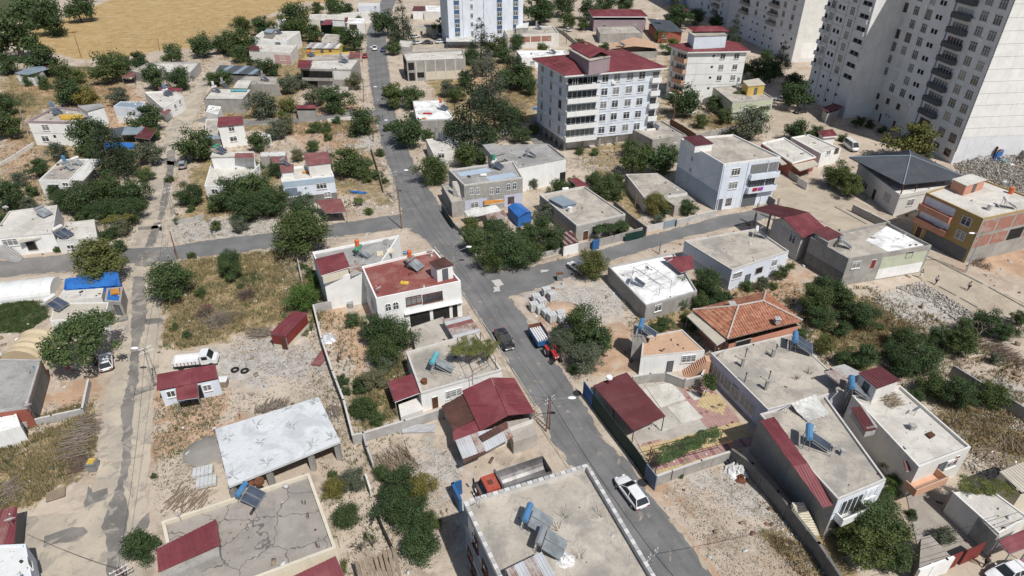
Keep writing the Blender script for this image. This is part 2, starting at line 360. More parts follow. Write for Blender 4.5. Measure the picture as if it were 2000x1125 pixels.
ZONES = {  # colour of the bare ground where it changes
 'field': [[(55,60),(110,42),(150,24),(380,-60),(760,-60),(720,-10),(640,8),(600,2),(560,18),(480,42),(430,58),(372,95),(315,98),(250,112),(150,116),(60,90)]],
 'dry': [[(380,60),(600,20),(700,30),(700,110),(600,130),(560,250),(430,260),(410,180),(460,120)],[(0,250),(130,250),(300,250),(290,340),(200,330),(80,400),(0,420)],[(820,120),(1050,110),(1050,230),(930,280),(860,220)],[(1300,100),(1330,190),(1200,320),(1180,340),(1130,300),(1300,230)],[(1230,330),(1330,380),(1230,440),(1190,390)],[(1330,560),(1500,560),(1470,620),(1280,660),(1260,610)],[(380,300),(560,330),(540,420),(350,430)],[(1560,560),(1700,580),(1720,760),(1640,700),(1560,640)],[(1380,190),(1420,240),(1380,250)],[(0,130),(60,165),(130,130),(250,135),(245,200),(100,200),(60,230),(0,260)],[(325,515),(400,503),(560,488),(600,520),(610,600),(540,640),(430,665),(320,690),(318,560)],
         [(-60,870),(100,850),(185,780),(188,870),(150,930),(60,990),(-60,1010)],[(1640,610),(1700,590),(1790,640),(1740,690),(1640,690)],
         [(1800,810),(1900,760),(2060,850),(2060,900),(1900,880)],[(1560,930),(1600,1000),(1700,1140),(1560,1140),(1500,1000)],
         [(570,225),(720,225),(720,255),(580,262)],[(990,165),(1055,160),(1055,200),(985,205)],[(600,560),(640,600),(620,640),(560,640)],
         [(690,760),(790,700),(790,790),(720,830),(690,800)],[(640,270),(740,300),(760,400),(650,380)],[(1120,290),(1240,300),(1200,340)],[(1310,225),(1460,225),(1480,262),(1350,255)]],
 'grey': [[(640,640),(700,620),(700,720),(660,740)],[(1000,560),(1230,555),(1240,600),(1150,640),(1060,640)],[(1660,590),(1760,560),(1840,570),(1910,610),(1840,640),(1740,640)],
          [(1330,935),(1440,900),(1520,980),(1560,1060),(1480,1010),(1370,960)],[(800,880),(900,880),(905,1050),(850,960)],[(790,60),(880,62),(890,100),(790,100)],
          [(1850,290),(2060,300),(2060,400),(1880,340)],[(1860,730),(2060,760),(2060,840),(1900,740)],[(380,690),(560,660),(640,700),(600,740),(400,760)],
          [(590,262),(720,255),(745,330),(610,335)],[(335,420),(545,420),(540,458),(330,476)]],
 'green': [[(-60,588),(90,588),(95,620),(50,650),(-60,650)],[(445,545),(500,530),(515,545),(470,562)],[(0,-40),(90,-40),(60,30),(0,60),(-100,60),(-100,-40)],[(0,185),(60,180),(75,205),(0,215)],
           [(200,130),(190,142),(120,135),(120,128)]],
 'red': [[(100,170),(240,160),(300,210),(280,260),(200,240)],[(880,150),(1000,140),(960,200)],[(600,200),(700,200),(700,215),(600,222)],[(1100,640),(1230,640),(1240,720),(1160,740)],[(640,180),(560,260),(600,300),(700,280)],[(1400,560),(1500,580),(1440,620)],[(640,595),(720,600),(740,690),(700,740),(650,690),(630,640)],[(280,760),(440,740),(460,860),(310,900)],[(1210,900),(1290,960),(1400,1125),(1460,1160),(1380,1160),(1270,970)],
         [(1480,560),(1590,520),(1560,590),(1500,590)],[(80,770),(170,742),(168,800),(82,828)],[(0,270),(60,280),(100,330),(80,370),(0,330)],[(1060,570),(1110,620),(1080,650),(1040,600)],[(1900,290),(2060,290),(2060,330),(1960,330)],
         [(40,170),(110,165),(100,190),(50,185)],[(1900,490),(2060,480),(2060,560),(1900,520)]],
 'rough': [[(330,620),(520,640),(640,690),(680,800),(660,900),(560,800),(300,900),(290,1060),(330,640)],[(590,262),(745,250),(770,400),(650,420),(620,330)],[(760,840),(900,880),(905,1050),(780,900)],
           [(1860,290),(2060,290),(2060,400),(1880,340)],[(1640,600),(1900,560),(2000,640),(2060,860),(1850,700)],[(-60,780),(190,780),(190,930),(-60,1010)],[(1120,290),(1240,290),(1200,340),(1130,335)],[(0,270),(90,290),(90,400),(0,330)]],
}
def ground():
    xs = np.concatenate([np.arange(-340,-70,1.6), np.arange(-70,110,.6), np.arange(110,341,1.6)]); ys = np.concatenate([np.arange(20,150,.6), np.arange(150,420,1.6)])
    X, Y = np.meshgrid(xs, ys); pts = np.stack([X.ravel(), Y.ravel()],1); n = len(pts)
    w = {}
    for k, polys in ZONES.items():
        d = np.full(n, -1e9)
        for p in polys: d = np.maximum(d, sdist(pts, world2(p)))
        w[k] = np.clip(.5 + d / 9.0,0,1)
    bumps = np.zeros(n)
    for fx, a in ((.35,.10),(.9,.06),(2.1,.05)):
        ph = rng.uniform(0,6,4); bumps += a * np.sin(fx * pts[:, 0] + ph[0] + 1.7 * np.sin(fx * .7 * pts[:, 1] + ph[1])) * np.sin(fx * 1.1 * pts[:, 1] + ph[2] + np.sin(fx * .6 * pts[:, 0] + ph[3]))
    bumps += rng.uniform(-.06,.06, n)
    z = -np.abs(bumps) * (.15 + w['rough'] + .4 * w['dry'])
    nx, ny = len(xs), len(ys)
    idx = np.arange(nx * ny).reshape(ny, nx); q = np.stack([idx[:-1, :-1], idx[:-1,1:], idx[1:, 1:], idx[1:, :-1]],-1).reshape(-1,4)
    me = bpy.data.meshes.new('ground'); me.vertices.add(n); me.vertices.foreach_set('co', np.column_stack([pts, z]).astype('f').ravel())
    me.loops.add(q.size); me.loops.foreach_set('vertex_index', q.ravel().astype('i')); me.polygons.add(len(q))
    me.polygons.foreach_set('loop_start', np.arange(0, q.size, 4, dtype='i')); me.polygons.foreach_set('loop_total', np.full(len(q),4, 'i')); me.update()
    for nm, ks in (('zone_a', ('field', 'dry', 'grey')),('zone_b', ('green', 'red', 'rough'))):
        a = me.color_attributes.new(nm, 'FLOAT_COLOR', 'POINT')
        a.data.foreach_set('color', np.column_stack([w[ks[0]], w[ks[1]], w[ks[2]], np.ones(n)]).astype('f').ravel())
    m, t, b, pos = begin('ground_soil')
    at = {}
    for nm, ks in (('zone_a', ('field', 'dry', 'grey')),('zone_b', ('green', 'red', 'rough'))):
        a = t.nodes.new('ShaderNodeAttribute'); a.attribute_name = nm; s = t.nodes.new('ShaderNodeSeparateColor'); t.links.new(a.outputs['Color'], s.inputs[0])
        for k, o in zip(ks, s.outputs): at[k] = o
    n1 = noise_n(t, pos, .12,8,.62,.4); n2 = noise_n(t, pos, .9,6,.65); n3 = noise_n(t, pos, 5,4,.7); n4 = noise_n(t, pos, .3,7,.65,.5)
    def zone(k, c, col, amp=1.2, lo=.42, hi=.62, top=1.):
        v = math_n(t, 'ADD', at[k], math_n(t, 'MULTIPLY', math_n(t, 'SUBTRACT', n4,.5), amp * 1.6))
        v = math_n(t, 'ADD', v, math_n(t, 'MULTIPLY', math_n(t, 'SUBTRACT', n3,.5),.5))
        return mixc(t, ramp(t, v, lo, hi, 0, top), c, col)
    c = mixc(t, ramp(t, n1,.35,.65),(.50,.425,.345),(.385,.32,.255))
    c = mixc(t, ramp(t, n2,.45,.75,0,.6), c, (.57,.505,.425))
    c = mixc(t, ramp(t, n4,.50,.66,0,.7), c, (.27,.225,.175)); c = mixc(t, ramp(t, n1,.54,.66,0,.5), c, (.42,.30,.21))
    dry = mixc(t, ramp(t, n2,.38,.62),(.22,.17,.10),(.38,.285,.155)); dry = mixc(t, ramp(t, n4,.5,.62,0,.65), dry, (.14,.125,.06))
    fld = mixc(t, ramp(t, n4,.35,.65),(.36,.25,.115),(.46,.33,.165)); fld = mixc(t, ramp(t, n2,.5,.75,0,.4), fld, (.30,.19,.08))
    mp = t.nodes.new('ShaderNodeMapping'); mp.inputs['Rotation'].default_value = (0,0,.25); mp.inputs['Scale'].default_value = (.10,1.2,1); t.links.new(pos, mp.inputs[0])
    fld = mixc(t, ramp(t, noise_n(t, mp.outputs[0],.6,6,.7),.48,.66,0,.6), fld, (.27,.175,.085)); fld = mixc(t, ramp(t, n1,.5,.68,0,.5), fld, (.47,.37,.21)); fld = mixc(t, ramp(t, n3,.5,.8,0,.5), fld, (.22,.15,.07))
    gry = mixc(t, ramp(t, n2,.35,.65),(.36,.335,.30),(.48,.455,.42))
    red = mixc(t, ramp(t, n4,.4,.6),(.50,.335,.22),(.38,.25,.165))
    grn = mixc(t, ramp(t, n2,.4,.6),(.045,.06,.028),(.10,.11,.05))
    c = zone('grey', c, gry); c = zone('dry', c, dry); c = zone('red', c, red, top=.85); c = zone('green', c, grn, .5); c = zone('field', c, fld, .5)
    v = t.nodes.new('ShaderNodeTexVoronoi'); v.inputs['Scale'].default_value = 4.6; t.links.new(pos, v.inputs['Vector'])
    spk = ramp(t, v.outputs['Distance'],.12,.28,1,0)
    rsel = math_n(t, 'MULTIPLY', spk, math_n(t, 'MULTIPLY', ramp(t, n4,.46,.6), math_n(t, 'ADD', .2, math_n(t, 'MULTIPLY', at['rough'],.5))))
    rc = mixc(t, v.outputs['Color'],(.58,.53,.46),(.25,.21,.165)); c = mixc(t, rsel, c, rc)
    c = mixc(t, ramp(t, n3,.55,.85,0,.5), c, (.22,.185,.14))
    t.links.new(c, b.inputs['Base Color']); b.inputs['Roughness'].default_value = .97; b.inputs['Specular IOR Level'].default_value = .15
    bump(t, b, math_n(t, 'ADD', n3, math_n(t, 'MULTIPLY', spk, .5)),.7,.06)
    me.materials.append(m); o = bpy.data.objects.new('ground', me); COL.objects.link(o); o['kind'] = 'structure'
    far = MB(); far.v = [Vector(v) for v in ((-3500,-1500,-.6),(3500,-1500,-.6),(3500,5000,-.6),(-3500,5000,-.6))]; far.f = [(0,1,2,3)]
    f = far.build('terrain', mat('far_soil', (.36,.28,.17),.2,.02,.97,0, stain=(.10,.12,.05), sfac=.8, sscale=.015)); f['kind'] = 'structure'
ground()

def asphalt(nm, c, c2, crackc=None, streaks=.4):
    m, t, b, pos = begin(nm)
    n1 = noise_n(t, pos, .22,6,.6); n2 = noise_n(t, pos, 2.2,5,.7); n3 = noise_n(t, pos, 24,3,.7)
    k = mixc(t, ramp(t, n1,.38,.64), c, c2); k = mixc(t, ramp(t, n2,.5,.8,0,.5), k, scl(c2,1.25)); k = mixc(t, ramp(t, n3,.4,.7,0,.5), k, scl(c, .72))
    k = mixc(t, ramp(t, noise_n(t, pos, .7,7,.7,1.2),.60,.72,0, streaks), k, (.36,.32,.27))
    if crackc:
        k = mixc(t, ramp(t, noise_n(t, pos, .35,7,.7,1.5),.52,.60,0,.8), k, crackc)
    t.links.new(k, b.inputs['Base Color']); b.inputs['Roughness'].default_value = .9; b.inputs['Specular IOR Level'].default_value = .25
    bump(t, b, n3,.35); MATS[nm] = m
asphalt('asphalt', (.15,.15,.152),(.20,.197,.194)); asphalt('asphalt_old', (.38,.335,.275),(.52,.45,.355),(.28,.255,.22),.5)
asphalt('asphalt_patch', (.15,.143,.132),(.26,.24,.215),(.34,.305,.26),.7); asphalt('dirt_road', (.40,.34,.265),(.47,.405,.32),(.34,.285,.22),.3)
asphalt('asphalt_mid', (.18,.173,.165),(.25,.24,.225), None, .6); asphalt('road_mark', (.5,.48,.45),(.30,.29,.28), None, .3)

sheet('street_left', [(392,150),(378,175),(350,215),(330,250),(318,285),(300,320),(292,380),(275,440),(252,476),(232,500),(250,540),(240,640),(228,720),(205,770),(195,850),(188,950),(160,1000),(50,1010),(45,1060),(40,1160),
      (280,1160),(285,1060),(288,950),(298,850),(302,760),(316,640),(318,560),(345,508),(338,470),(334,420),(340,330),(352,290),(372,250),(390,215),(395,190),(412,160),(440,120),(425,116)],.010, 'asphalt_old', .25,1.2, road=True)
sheet('road_west', [(-80,516),(0,509),(132,496),(245,486),(252,516),(142,530),(0,542),(-80,548)],.020, 'asphalt_mid', .12, road=True)
sheet('road_middle', [(240,486),(330,482),(400,470),(532,454),(636,439),(783,418),(800,422),(800,447),(783,446),(723,455),(639,466),(539,484),(475,492),(400,501),(345,509),(240,516)],.024, 'asphalt', .10, road=True)
sheet('road_upper', [(400,228),(480,234),(574,230),(693,216),(732,214),(736,228),(695,229),(580,241),(495,245),(440,250),(380,235)],.016, 'asphalt_mid', .15, road=True)
sheet('road_east', [(940,520),(965,531),(1010,526),(1090,508),(1170,488),(1260,462),(1340,440),(1400,424),(1465,410),(1500,398),(1540,412),(1475,434),(1400,450),(1340,464),(1290,480),(1200,508),(1130,534),(1060,562),(1000,580),(940,570)],.028, 'asphalt', .10, road=True)
sheet('road_main', [(1262,1180),(1215,1070),(1150,960),(1110,905),(1070,850),(1049,799),(1000,722),(959,655),(925,605),(899,565),(880,520),(850,484),(820,462),(796,447),(786,420),(776,392),(762,335),(746,290),(738,250),(728,200),(720,150),(715,100),(717,60),(735,20),(765,-40),
      (795,-40),(768,15),(754,55),(756,110),(762,150),(770,205),(781,260),(796,290),(812,322),(827,350),(850,385),(880,430),(905,468),(925,500),(945,523),(968,536),(985,560),(1000,580),(1020,612),(1052,652),(1085,702),(1112,745),(1150,800),(1180,858),(1232,905),(1264,960),(1332,1040),(1390,1125),(1420,1180)],.032, 'asphalt', .08, road=True)
sheet('dirt_street', [(1490,345),(1530,335),(1600,362),(1690,400),(1800,480),(1900,545),(2060,620),(2060,690),(1900,612),(1810,555),(1790,540),(1700,480),(1600,430),(1530,405)],.014, 'dirt_road', .25, road=True)
sheet('dirt_yard', [(1495,215),(1560,205),(1620,230),(1590,262),(1520,265),(1485,245)],.012, 'dirt_road', .4)
sheet('dirt_lane', [(1050,30),(1085,32),(1130,60),(1125,85),(1095,90),(1078,60)],.012, 'dirt_road', .4)
sheet('parking', [(790,66),(885,66),(885,96),(790,98)],.012, 'asphalt_old', .2)
sheet('painted_yard_shade', [(1035,230),(1060,225),(1100,290),(1070,295),(1035,275)],.012, 'asphalt_mid', .3)  # darker sheet puts the apartment block's cast shadow into the ground colour
sheet('street_behind', [(1300,232),(1340,225),(1410,262),(1375,268)],.012, 'dirt_road', .3)
for P in ([(260,540),(282,540),(288,600),(284,640),(272,668),(272,740),(263,770),(257,860),(251,930),(240,950),(243,975),(252,1000),(240,1060),(250,1160),(205,1160),(210,1070),(200,1030),(212,985),(228,950),(236,930),(239,860),(237,800),(250,740),(258,680),(256,640),(258,580)],
          [(220,622),(250,615),(252,626),(222,632)],[(284,624),(318,622),(318,632),(290,634)],[(85,1048),(140,1032),(166,1028),(168,1042),(150,1055),(86,1068)],[(172,950),(182,962),(206,955),(210,975),(185,985),(164,992)],
          [(262,1030),(288,1002),(290,1030),(270,1055)],[(326,296),(342,290),(340,330),(332,370),(328,395),(316,432),(308,430),(316,380),(326,330)],[(300,436),(318,432),(300,482),(283,484)],[(268,444),(310,440),(310,446),(270,450)],
          [(305,310),(352,318),(350,325),(300,318)],[(275,490),(320,488),(300,520),(262,520)],[(264,760),(302,752),(302,762),(266,772)]):
    sheet('asphalt_patch', P, .044, 'asphalt_patch', .16,.6)
for P in ([(960,548),(975,545),(985,556),(970,560)],[(962,560),(975,560),(978,570),(965,570)],[(1055,528),(1072,526),(1068,530),(1057,532)]):
    sheet('limestone_dust', P, .040, 'road_mark', .2,.4)

def ribbons():
    """worn wheel tracks, dust blown over the edges, stains and repairs on the asphalt"""
    cl = [G(x, y) for x, y in ((1330,1125),(1255,1020),(1180,925),(1115,835),(1060,755),(1015,690),(972,625),(935,565),(895,512),(850,450),(815,395),(792,345),(770,280),(752,220),(742,170),(737,110),(738,60),(752,15))]
    tr = MB()
    for off in (-2.3,-.9,.8,2.2):
        L = [];
        for i, p in enumerate(cl):
            d = (cl[min(i + 1, len(cl) - 1)] - cl[max(i - 1,0)]).normalized(); n = Vector((-d.y, d.x, 0)); L.append((p + n * (off - .22), p + n * (off + .22)))
        k = len(tr.v); tr.v += [Vector((q.x + random.uniform(-.05,.05), q.y, .0362)) for pr in L for q in pr]; tr.f += [(k + 2 * i, k + 2 * i + 1, k + 2 * i + 3, k + 2 * i + 2) for i in range(len(L) - 1)]
    tr.build('wheel_tracks', 'asphalt_track')['kind'] = 'structure'
    ds, st, r = MB(), MB(), random.Random(5)
    def blob(mb, c, rx, ry, a, z):
        n = 11; k = len(mb.v)
        for i in range(n): t = 2 * pi * i / n; q = r.uniform(.6,1.25); u, v = rx * q * cos(t), ry * q * sin(t); mb.v.append(Vector((c.x + u * cos(a) - v * sin(a), c.y + u * sin(a) + v * cos(a), z)))
        mb.f.append(tuple(range(k, k + n)))
    for rd in ROADS[1:]:
        for i in range(len(rd)):
            a, b = Vector(rd[i]), Vector(rd[(i + 1) % len(rd)]); L = (b - a).length; an = atan2((b - a).y, (b - a).x)
            for k in range(int(L / 1.1)):
                c = a.lerp(b, r.random())
                if any(q is not rd and inside(np.array([(c.x, c.y)]), q)[0] for q in ROADS): continue
                if r.random() < .75: blob(ds, c, r.uniform(.3,1.3), r.uniform(.1,.38), an, .040 + .0002 * (len(ds.f) % 40))
    for k in range(70):
        i = r.randrange(len(cl) - 1); p = cl[i].lerp(cl[i + 1], r.random()); p = p + Vector((r.uniform(-2.6,2.6), r.uniform(-1,1),0)); blob(st, p, r.uniform(.12,.9), r.uniform(.1,.4), r.uniform(0,3),.0376 + .0002 * (k % 8))
    ds.build('roadside_dust', 'dirt_road')['kind'] = 'structure'; st.build('asphalt_stains', 'asphalt_patch')['kind'] = 'structure'
asphalt('asphalt_track', (.132,.132,.134),(.185,.182,.18)); ribbons()
# ---------------------------------------------------------------- building helpers
DECKS = []
WALLR = []   # landmarks: (short phrase, photo x, photo y)
def inset(P, w):
    n = len(P); out = []
    for i in range(n):
        a, b, c = P[i - 1], P[i], P[(i + 1) % n]
        d1 = (b - a).normalized(); d2 = (c - b).normalized(); n1 = Vector((-d1.y, d1.x)); n2 = Vector((-d2.y, d2.x))
        k = n1 + n2; L = k.dot(n1); out.append(b + k * (w / max(L, .3)))
    return out
class Ctx: pass
WMESH = {}
def wmeshes(w, h, st):
    k = (round(w, 1), round(h, 1), st)
    if k in WMESH: return WMESH[k]
    w, h = k[0], k[1]; fm = 'frame_white'; pm = 'glass'; f = MB(); g = MB(); fr = .07
    if st in 'wsabo':
        if st == 'a':
            n = 7; o = [(-w / 2,0),(w / 2,0)] + [(w / 2 * cos(pi * i / n), h - w / 2 + w / 2 * sin(pi * i / n)) for i in range(n + 1)]
            g.add([(x, -.02, z) for x, z in o] + [(x, .03, z) for x, z in o],[tuple(range(len(o)))] + [((i + 1) % len(o), i, len(o) + i, len(o) + (i + 1) % len(o)) for i in range(len(o))])
            for i in range(len(o)):
                a = o[i]; b2 = o[(i + 1) % len(o)]; f.cyl((a[0],-.03, a[1]),(b2[0],-.03, b2[1]),.055, None, 4)
            f.box(-.035,.035,-.06,0,0, h); f.box(-w / 2, w / 2,-.06,0, h * .55, h * .55 + .06)
        else:
            g.box(-w / 2 + .02, w / 2 - .02,-.025,.03,.02, h - .02)
            if st == 'o': fm = 'frame_brown'
            for x0, x1, z0, z1 in ((-w / 2, w / 2,0, fr),(-w / 2, w / 2, h - fr, h),(-w / 2,-w / 2 + fr, fr, h - fr),(w / 2 - fr, w / 2, fr, h - fr)): f.box(x0, x1,-.08,.02, z0, z1)
            nb = max(1, int(round(w / .75)) - 1)
            for i in range(nb):
                x = -w / 2 + w * (i + 1) / (nb + 1); f.box(x - .04, x + .04,-.06,.02, fr, h - fr)
            if h > 1.1: f.box(-w / 2 + fr, w / 2 - fr, -.055,.02, h * .70, h * .70 + .05)
            f.box(-w / 2 - .06, w / 2 + .06,-.16,.02,-.07,-.005)
            if st == 's': g = MB(); pm = 'sheet_white'; g.box(-w / 2 + .02, w / 2 - .02,-.045,.03,.02, h - .02)
            if st == 'b':
                for i in range(int(w / .16)): x = -w / 2 + .1 + i * .16; f.box(x - .012, x + .012,-.15,-.125,.02, h)
                f.box(-w / 2, w / 2,-.15,-.125, h / 2 - .015, h / 2 + .015)
    elif st in 'drB':
        m = {'d': 'door_grey', 'r': 'door_red', 'B': 'door_brown'}[st]; pm = m; fm = 'frame_white' if st != 'd' else 'frame_dark'
        g.box(-w / 2 + .05, w / 2 - .05,-.03,.03,0, h - .05)
        for i in range(2):
            z = .15 + i * h * .5
            for q in range(max(1, int(w / 1.0))):
                xx = -w / 2 + .15 + q * (w / max(1, int(w / 1.0))); g.box(xx, xx + w / max(1, int(w / 1.0)) - .3,-.045,-.02, z, z + h * .36)
        f.box(-w / 2,-w / 2 + .06,-.06,.02,0, h); f.box(w / 2 - .06, w / 2,-.06,.02,0, h); f.box(-w / 2, w / 2,-.06,.02, h - .06, h)
    elif st in 'gv':   # open or unfinished opening; small vent; a near-black panel paints the shade inside
        fm = 'plaster_grey' if st == 'g' else 'frame_dark'; pm = 'inside_shade'; g.box(-w / 2, w / 2,-.015,.03,0, h)
        e = .09 if st == 'g' else .04
        for x0, x1, z0, z1 in ((-w / 2 - e, w / 2 + e, -e, 0),(-w / 2 - e, w / 2 + e, h, h + e),(-w / 2 - e, -w / 2,0, h),(w / 2, w / 2 + e, 0, h)): f.box(x0, x1,-.09,.02, z0, z1)
    r = (f.mesh('window', fm), g.mesh('pane', pm), 'door' if st in 'drB' else ('opening' if st == 'g' else ('vent' if st == 'v' else 'window')), 'panel' if st in 'drBs' else ('recess_shade' if st in 'gv' else 'pane'))
    WMESH[k] = r; return r
def edge(c, i):
    a = c.P[i]; b = c.P[(i + 1) % len(c.P)]; d = (b - a); L = d.length; d.normalize(); return a, d, Vector((d.y, -d.x)), L
def win_at(c, i, u, z, w, h, st='w'):
    a, d, n, L = edge(c, i); f, g, nm, pn = wmeshes(w, h, st)
    p = a + d * u; o = inst(nm, f, c.root, (p.x + n.x * .004 - c.o.x, p.y + n.y * .004 - c.o.y, z - c.o.z), atan2(d.y, d.x)); inst(pn, g, o); return o
def on_wall(c, i, x, y):
    a, d, n, L = edge(c, i); r = ray(x, y); n3 = Vector((n.x, n.y, 0)); t = (Vector((a.x, a.y, 0)) - Vector((0,0,0))).dot(n3) / r.dot(n3)
    p = r * t + CAMP; return (p.xy - a).dot(d), p.z, L
def win_px(c, i, x, y, w, h, st='w'):
    u, z, L = on_wall(c, i, x, y); u = min(max(u, w / 2 + .1), L - w / 2 - .1); z = max(c.o.z + (0 if st in 'drBg' else .3), z - h / 2)
    if st in 'drB': z = max(c.o.z, z) if z > 1.6 + c.o.z else c.o.z
    return win_at(c, i, u, z, w, h, st)
def panel(c, i, u0, u1, z0, z1, m, name='wall_panel', d0=.025, back=.02, label=None):
    a, d, n, L = edge(c, i)
    if u1 <= 1.001: u0 *= L; u1 *= L
    A = a + d * u0; B_ = a + d * u1; mb = MB()
    mb.prism([A - n * back, A + n * d0, B_ + n * d0, B_ - n * back], z0, z1)
    o = mb.build(name, m, c.root)
    if label: o['label'] = label
    return o
def balcony(c, i, u0, u1, z, dep=1.2, ph=.95, m='paint_white', glaze=True, rail=False, gh=1.9, gm='glass', posts=3):
    a, d, n, L = edge(c, i)
    if u1 <= 1.001: u0 *= L; u1 *= L
    A = a + d * u0; B_ = a + d * u1; mb = MB()
    def bx(p0, p1, q0, q1, z0, z1): mb.prism([A + d * p0 - n * -q0, A + d * p0 + n * q1, A + d * p1 + n * q1, A + d * p1 + n * q0], z0, z1)
    w = (B_ - A).length
    bx(0, w, .0, dep, z - .15, z)
    bx(0, w, dep - .12, dep - .001, z, z + ph); bx(0,.12,0, dep - .12, z, z + ph); bx(w - .12, w, 0, dep - .12, z, z + ph)
    o = mb.build('balcony', m, c.root)
    if glaze:
        g = MB(); g.prism([A + d * .25 + n * .0, A + d * .25 + n * .05, A + d * (w - .25) + n * .05, A + d * (w - .25)], z + .05, z + gh + .3)
        gg = g.build('balcony_door', gm, c.root); f = MB()
        for k in range(posts + 2):
            x = .3 + (w - .6) * k / (posts + 1); q = A + d * x + n * .04; f.prism([q - d * .05, q - d * .05 + n * .06, q + d * .05 + n * .06, q + d * .05], z + .05, z + gh + .3)
        f.build('door_frame', 'frame_white', gg)
    if rail:
        f = MB()
        f.tube([(A + n * (dep - .06)).to_3d() + Vector((0,0, z + ph + .25)),(B_ + n * (dep - .06)).to_3d() + Vector((0,0, z + ph + .25))],.03)
        f.build('railing', 'metal_grey', o)
    return o
def B(short, label, px, h, wall, roof='roof_concrete', par=.35, pw=.18, z0=0., name='house', cat='house', cop=None, wins=(), base=False, cope=.0, rot=None, deckm=True, grp=None):
    hz = z0 if base else h + z0
    P3 = [G(x, y, hz) for x, y in px]; P = [p.xy for p in P3]
    if sum(P[i].cross(P[(i + 1) % len(P)]) for i in range(len(P))) < 0: P = P[::-1]
    c = Ctx(); c.P = P; c.h = h + z0; c.short = short; c.z0 = z0
    cen = sum((Vector(p) for p in P), Vector((0,0))) / len(P); c.o = Vector((cen.x, cen.y, z0)); c.root = thing(name, c.o, label, cat, grp)
    q = proj((cen.x, cen.y, h + z0)); WALLR.append((short, q[0], q[1])); n = len(P)
    zt = c.h - par; w = MB(); w.v = [Vector((p.x, p.y, z)) for z in (z0 - (.6 if z0 < .5 else 0), zt) for p in P]
    w.f = [(i, (i + 1) % n, n + (i + 1) % n, n + i) for i in range(n)]
    if z0 >= .5: w.f.append(tuple(range(n - 1,-1,-1)))
    w.build('wall', 'paint_' + wall if 'paint_' + wall in MATS else wall, c.root)
    I = inset(P, pw)
    if deckm:
        r = MB(); r.v = [Vector((p.x, p.y, zt)) for p in I]; r.f = [tuple(range(n))]; c.roof = r.build('roof', roof, c.root)
    if par > 0:
        O = inset(P, -cope) if cope else P
        m = MB(); m.v = [Vector((p.x, p.y, zt)) for p in O] + [Vector((p.x, p.y, c.h)) for p in O] + [Vector((p.x, p.y, c.h)) for p in I] + [Vector((p.x, p.y, zt)) for p in I]
        m.f = []
        for i in range(n):
            j = (i + 1) % n; m.f += [(i, j, n + j, n + i),(n + i, n + j, 2 * n + j, 2 * n + i),(2 * n + i, 2 * n + j, 3 * n + j, 3 * n + i)]
            if cope: m.f.append((j, i, 3 * n + i, 3 * n + j))
        m.build('parapet', cop or ('paint_' + wall if 'paint_' + wall in MATS else wall), c.root)
    c.deck = zt
    if deckm: DECKS.append((I, zt))
    for ww in wins: win_px(c, *ww)
    return c
def clip(poly, f):   # keep where f(p) >= 0; poly of (u, v)
    out = []
    for i in range(len(poly)):
        a, b = poly[i], poly[(i + 1) % len(poly)]; fa, fb = f(a), f(b)
        if fa >= 0: out.append(a)
        if (fa >= 0) != (fb >= 0): t = fa / (fa - fb); out.append((a[0] + (b[0] - a[0]) * t, a[1] + (b[1] - a[1]) * t))
    return out
def strips(parent, poly, m, sw=1.05, ribs=3, th=.05, rh=.05, mats=None, rw=.07, name='roof_sheet'):
    """metal sheets side by side along the first edge of poly (world points), ribs running up the slope"""
    a = poly[0]; u = (poly[1] - poly[0]).normalized(); nm = normal(poly); nm = -nm if nm.z < 0 else nm; v = nm.cross(u)
    P = [((p - a).dot(u),(p - a).dot(v)) for p in poly]; x0 = min(p[0] for p in P); x1 = max(p[0] for p in P)
    n = max(1, int(round((x1 - x0) / sw))); st = (x1 - x0) / n
    W3 = lambda q, k=0.: a + u * q[0] + v * q[1] + nm * k
    for i in range(n):
        l, r = x0 + i * st + .006, x0 + (i + 1) * st - .006
        S_ = clip(clip(P, lambda p: p[0] - l), lambda p: r - p[0])
        if len(S_) < 3: continue
        mb = MB(); off = (i % 2) * .012
        mb.slab([W3(q, off) for q in S_], th)
        for k in range(ribs):
            c0 = l + (k + .5) * (r - l) / ribs - rw / 2; R = clip(clip(P, lambda p: p[0] - c0), lambda p: c0 + rw - p[0])
            if len(R) >= 3: mb.slab([W3(q, off + rh) for q in R], rh - .004)
        mb.build(name, mats[i % len(mats)] if mats else m, parent)
def sheetroof(parent, pxs, zs, m, **k):
    return strips(parent, [G(x, y, z) for (x, y), z in zip(pxs, zs)], m, **k)
def tiles(parent, poly, m='tile_roof', cw=.42, cl=.62):
    a = poly[0]; u = (poly[1] - poly[0]).normalized(); nm = normal(poly); nm = -nm if nm.z < 0 else nm; v = nm.cross(u)
    P = [((p - a).dot(u),(p - a).dot(v)) for p in poly]; x0 = min(p[0] for p in P); x1 = max(p[0] for p in P); y0 = min(p[1] for p in P); y1 = max(p[1] for p in P)
    mb = MB(); base = MB(); base.slab([p - nm * .03 for p in poly],.12); base.build('roof_deck', 'mortar', parent)
    y = y0
    while y < y1:
        x = x0
        while x < x1:
            q = clip(clip(clip(clip(P, lambda p: p[0] - x - .015), lambda p: x + cw - .015 - p[0]), lambda p: p[1] - y), lambda p: y + cl - .01 - p[1])
            if len(q) >= 3:
                j = random.uniform(-.012,.018)
                pts = [a + u * t[0] + v * t[1] + nm * (.10 - .07 * (t[1] - y) / cl + j) for t in q]; mb.slab(pts, .03)
                # raised roll along each tile
                q2 = clip(clip(q, lambda p: p[0] - x - .06), lambda p: x + .20 - p[0])
                if len(q2) >= 3: mb.slab([a + u * t[0] + v * t[1] + nm * (.145 - .07 * (t[1] - y) / cl + j) for t in q2],.045)
            x += cw
        y += cl
    o = mb.build('roof_tiles', m, parent); o['kind'] = 'stuff'
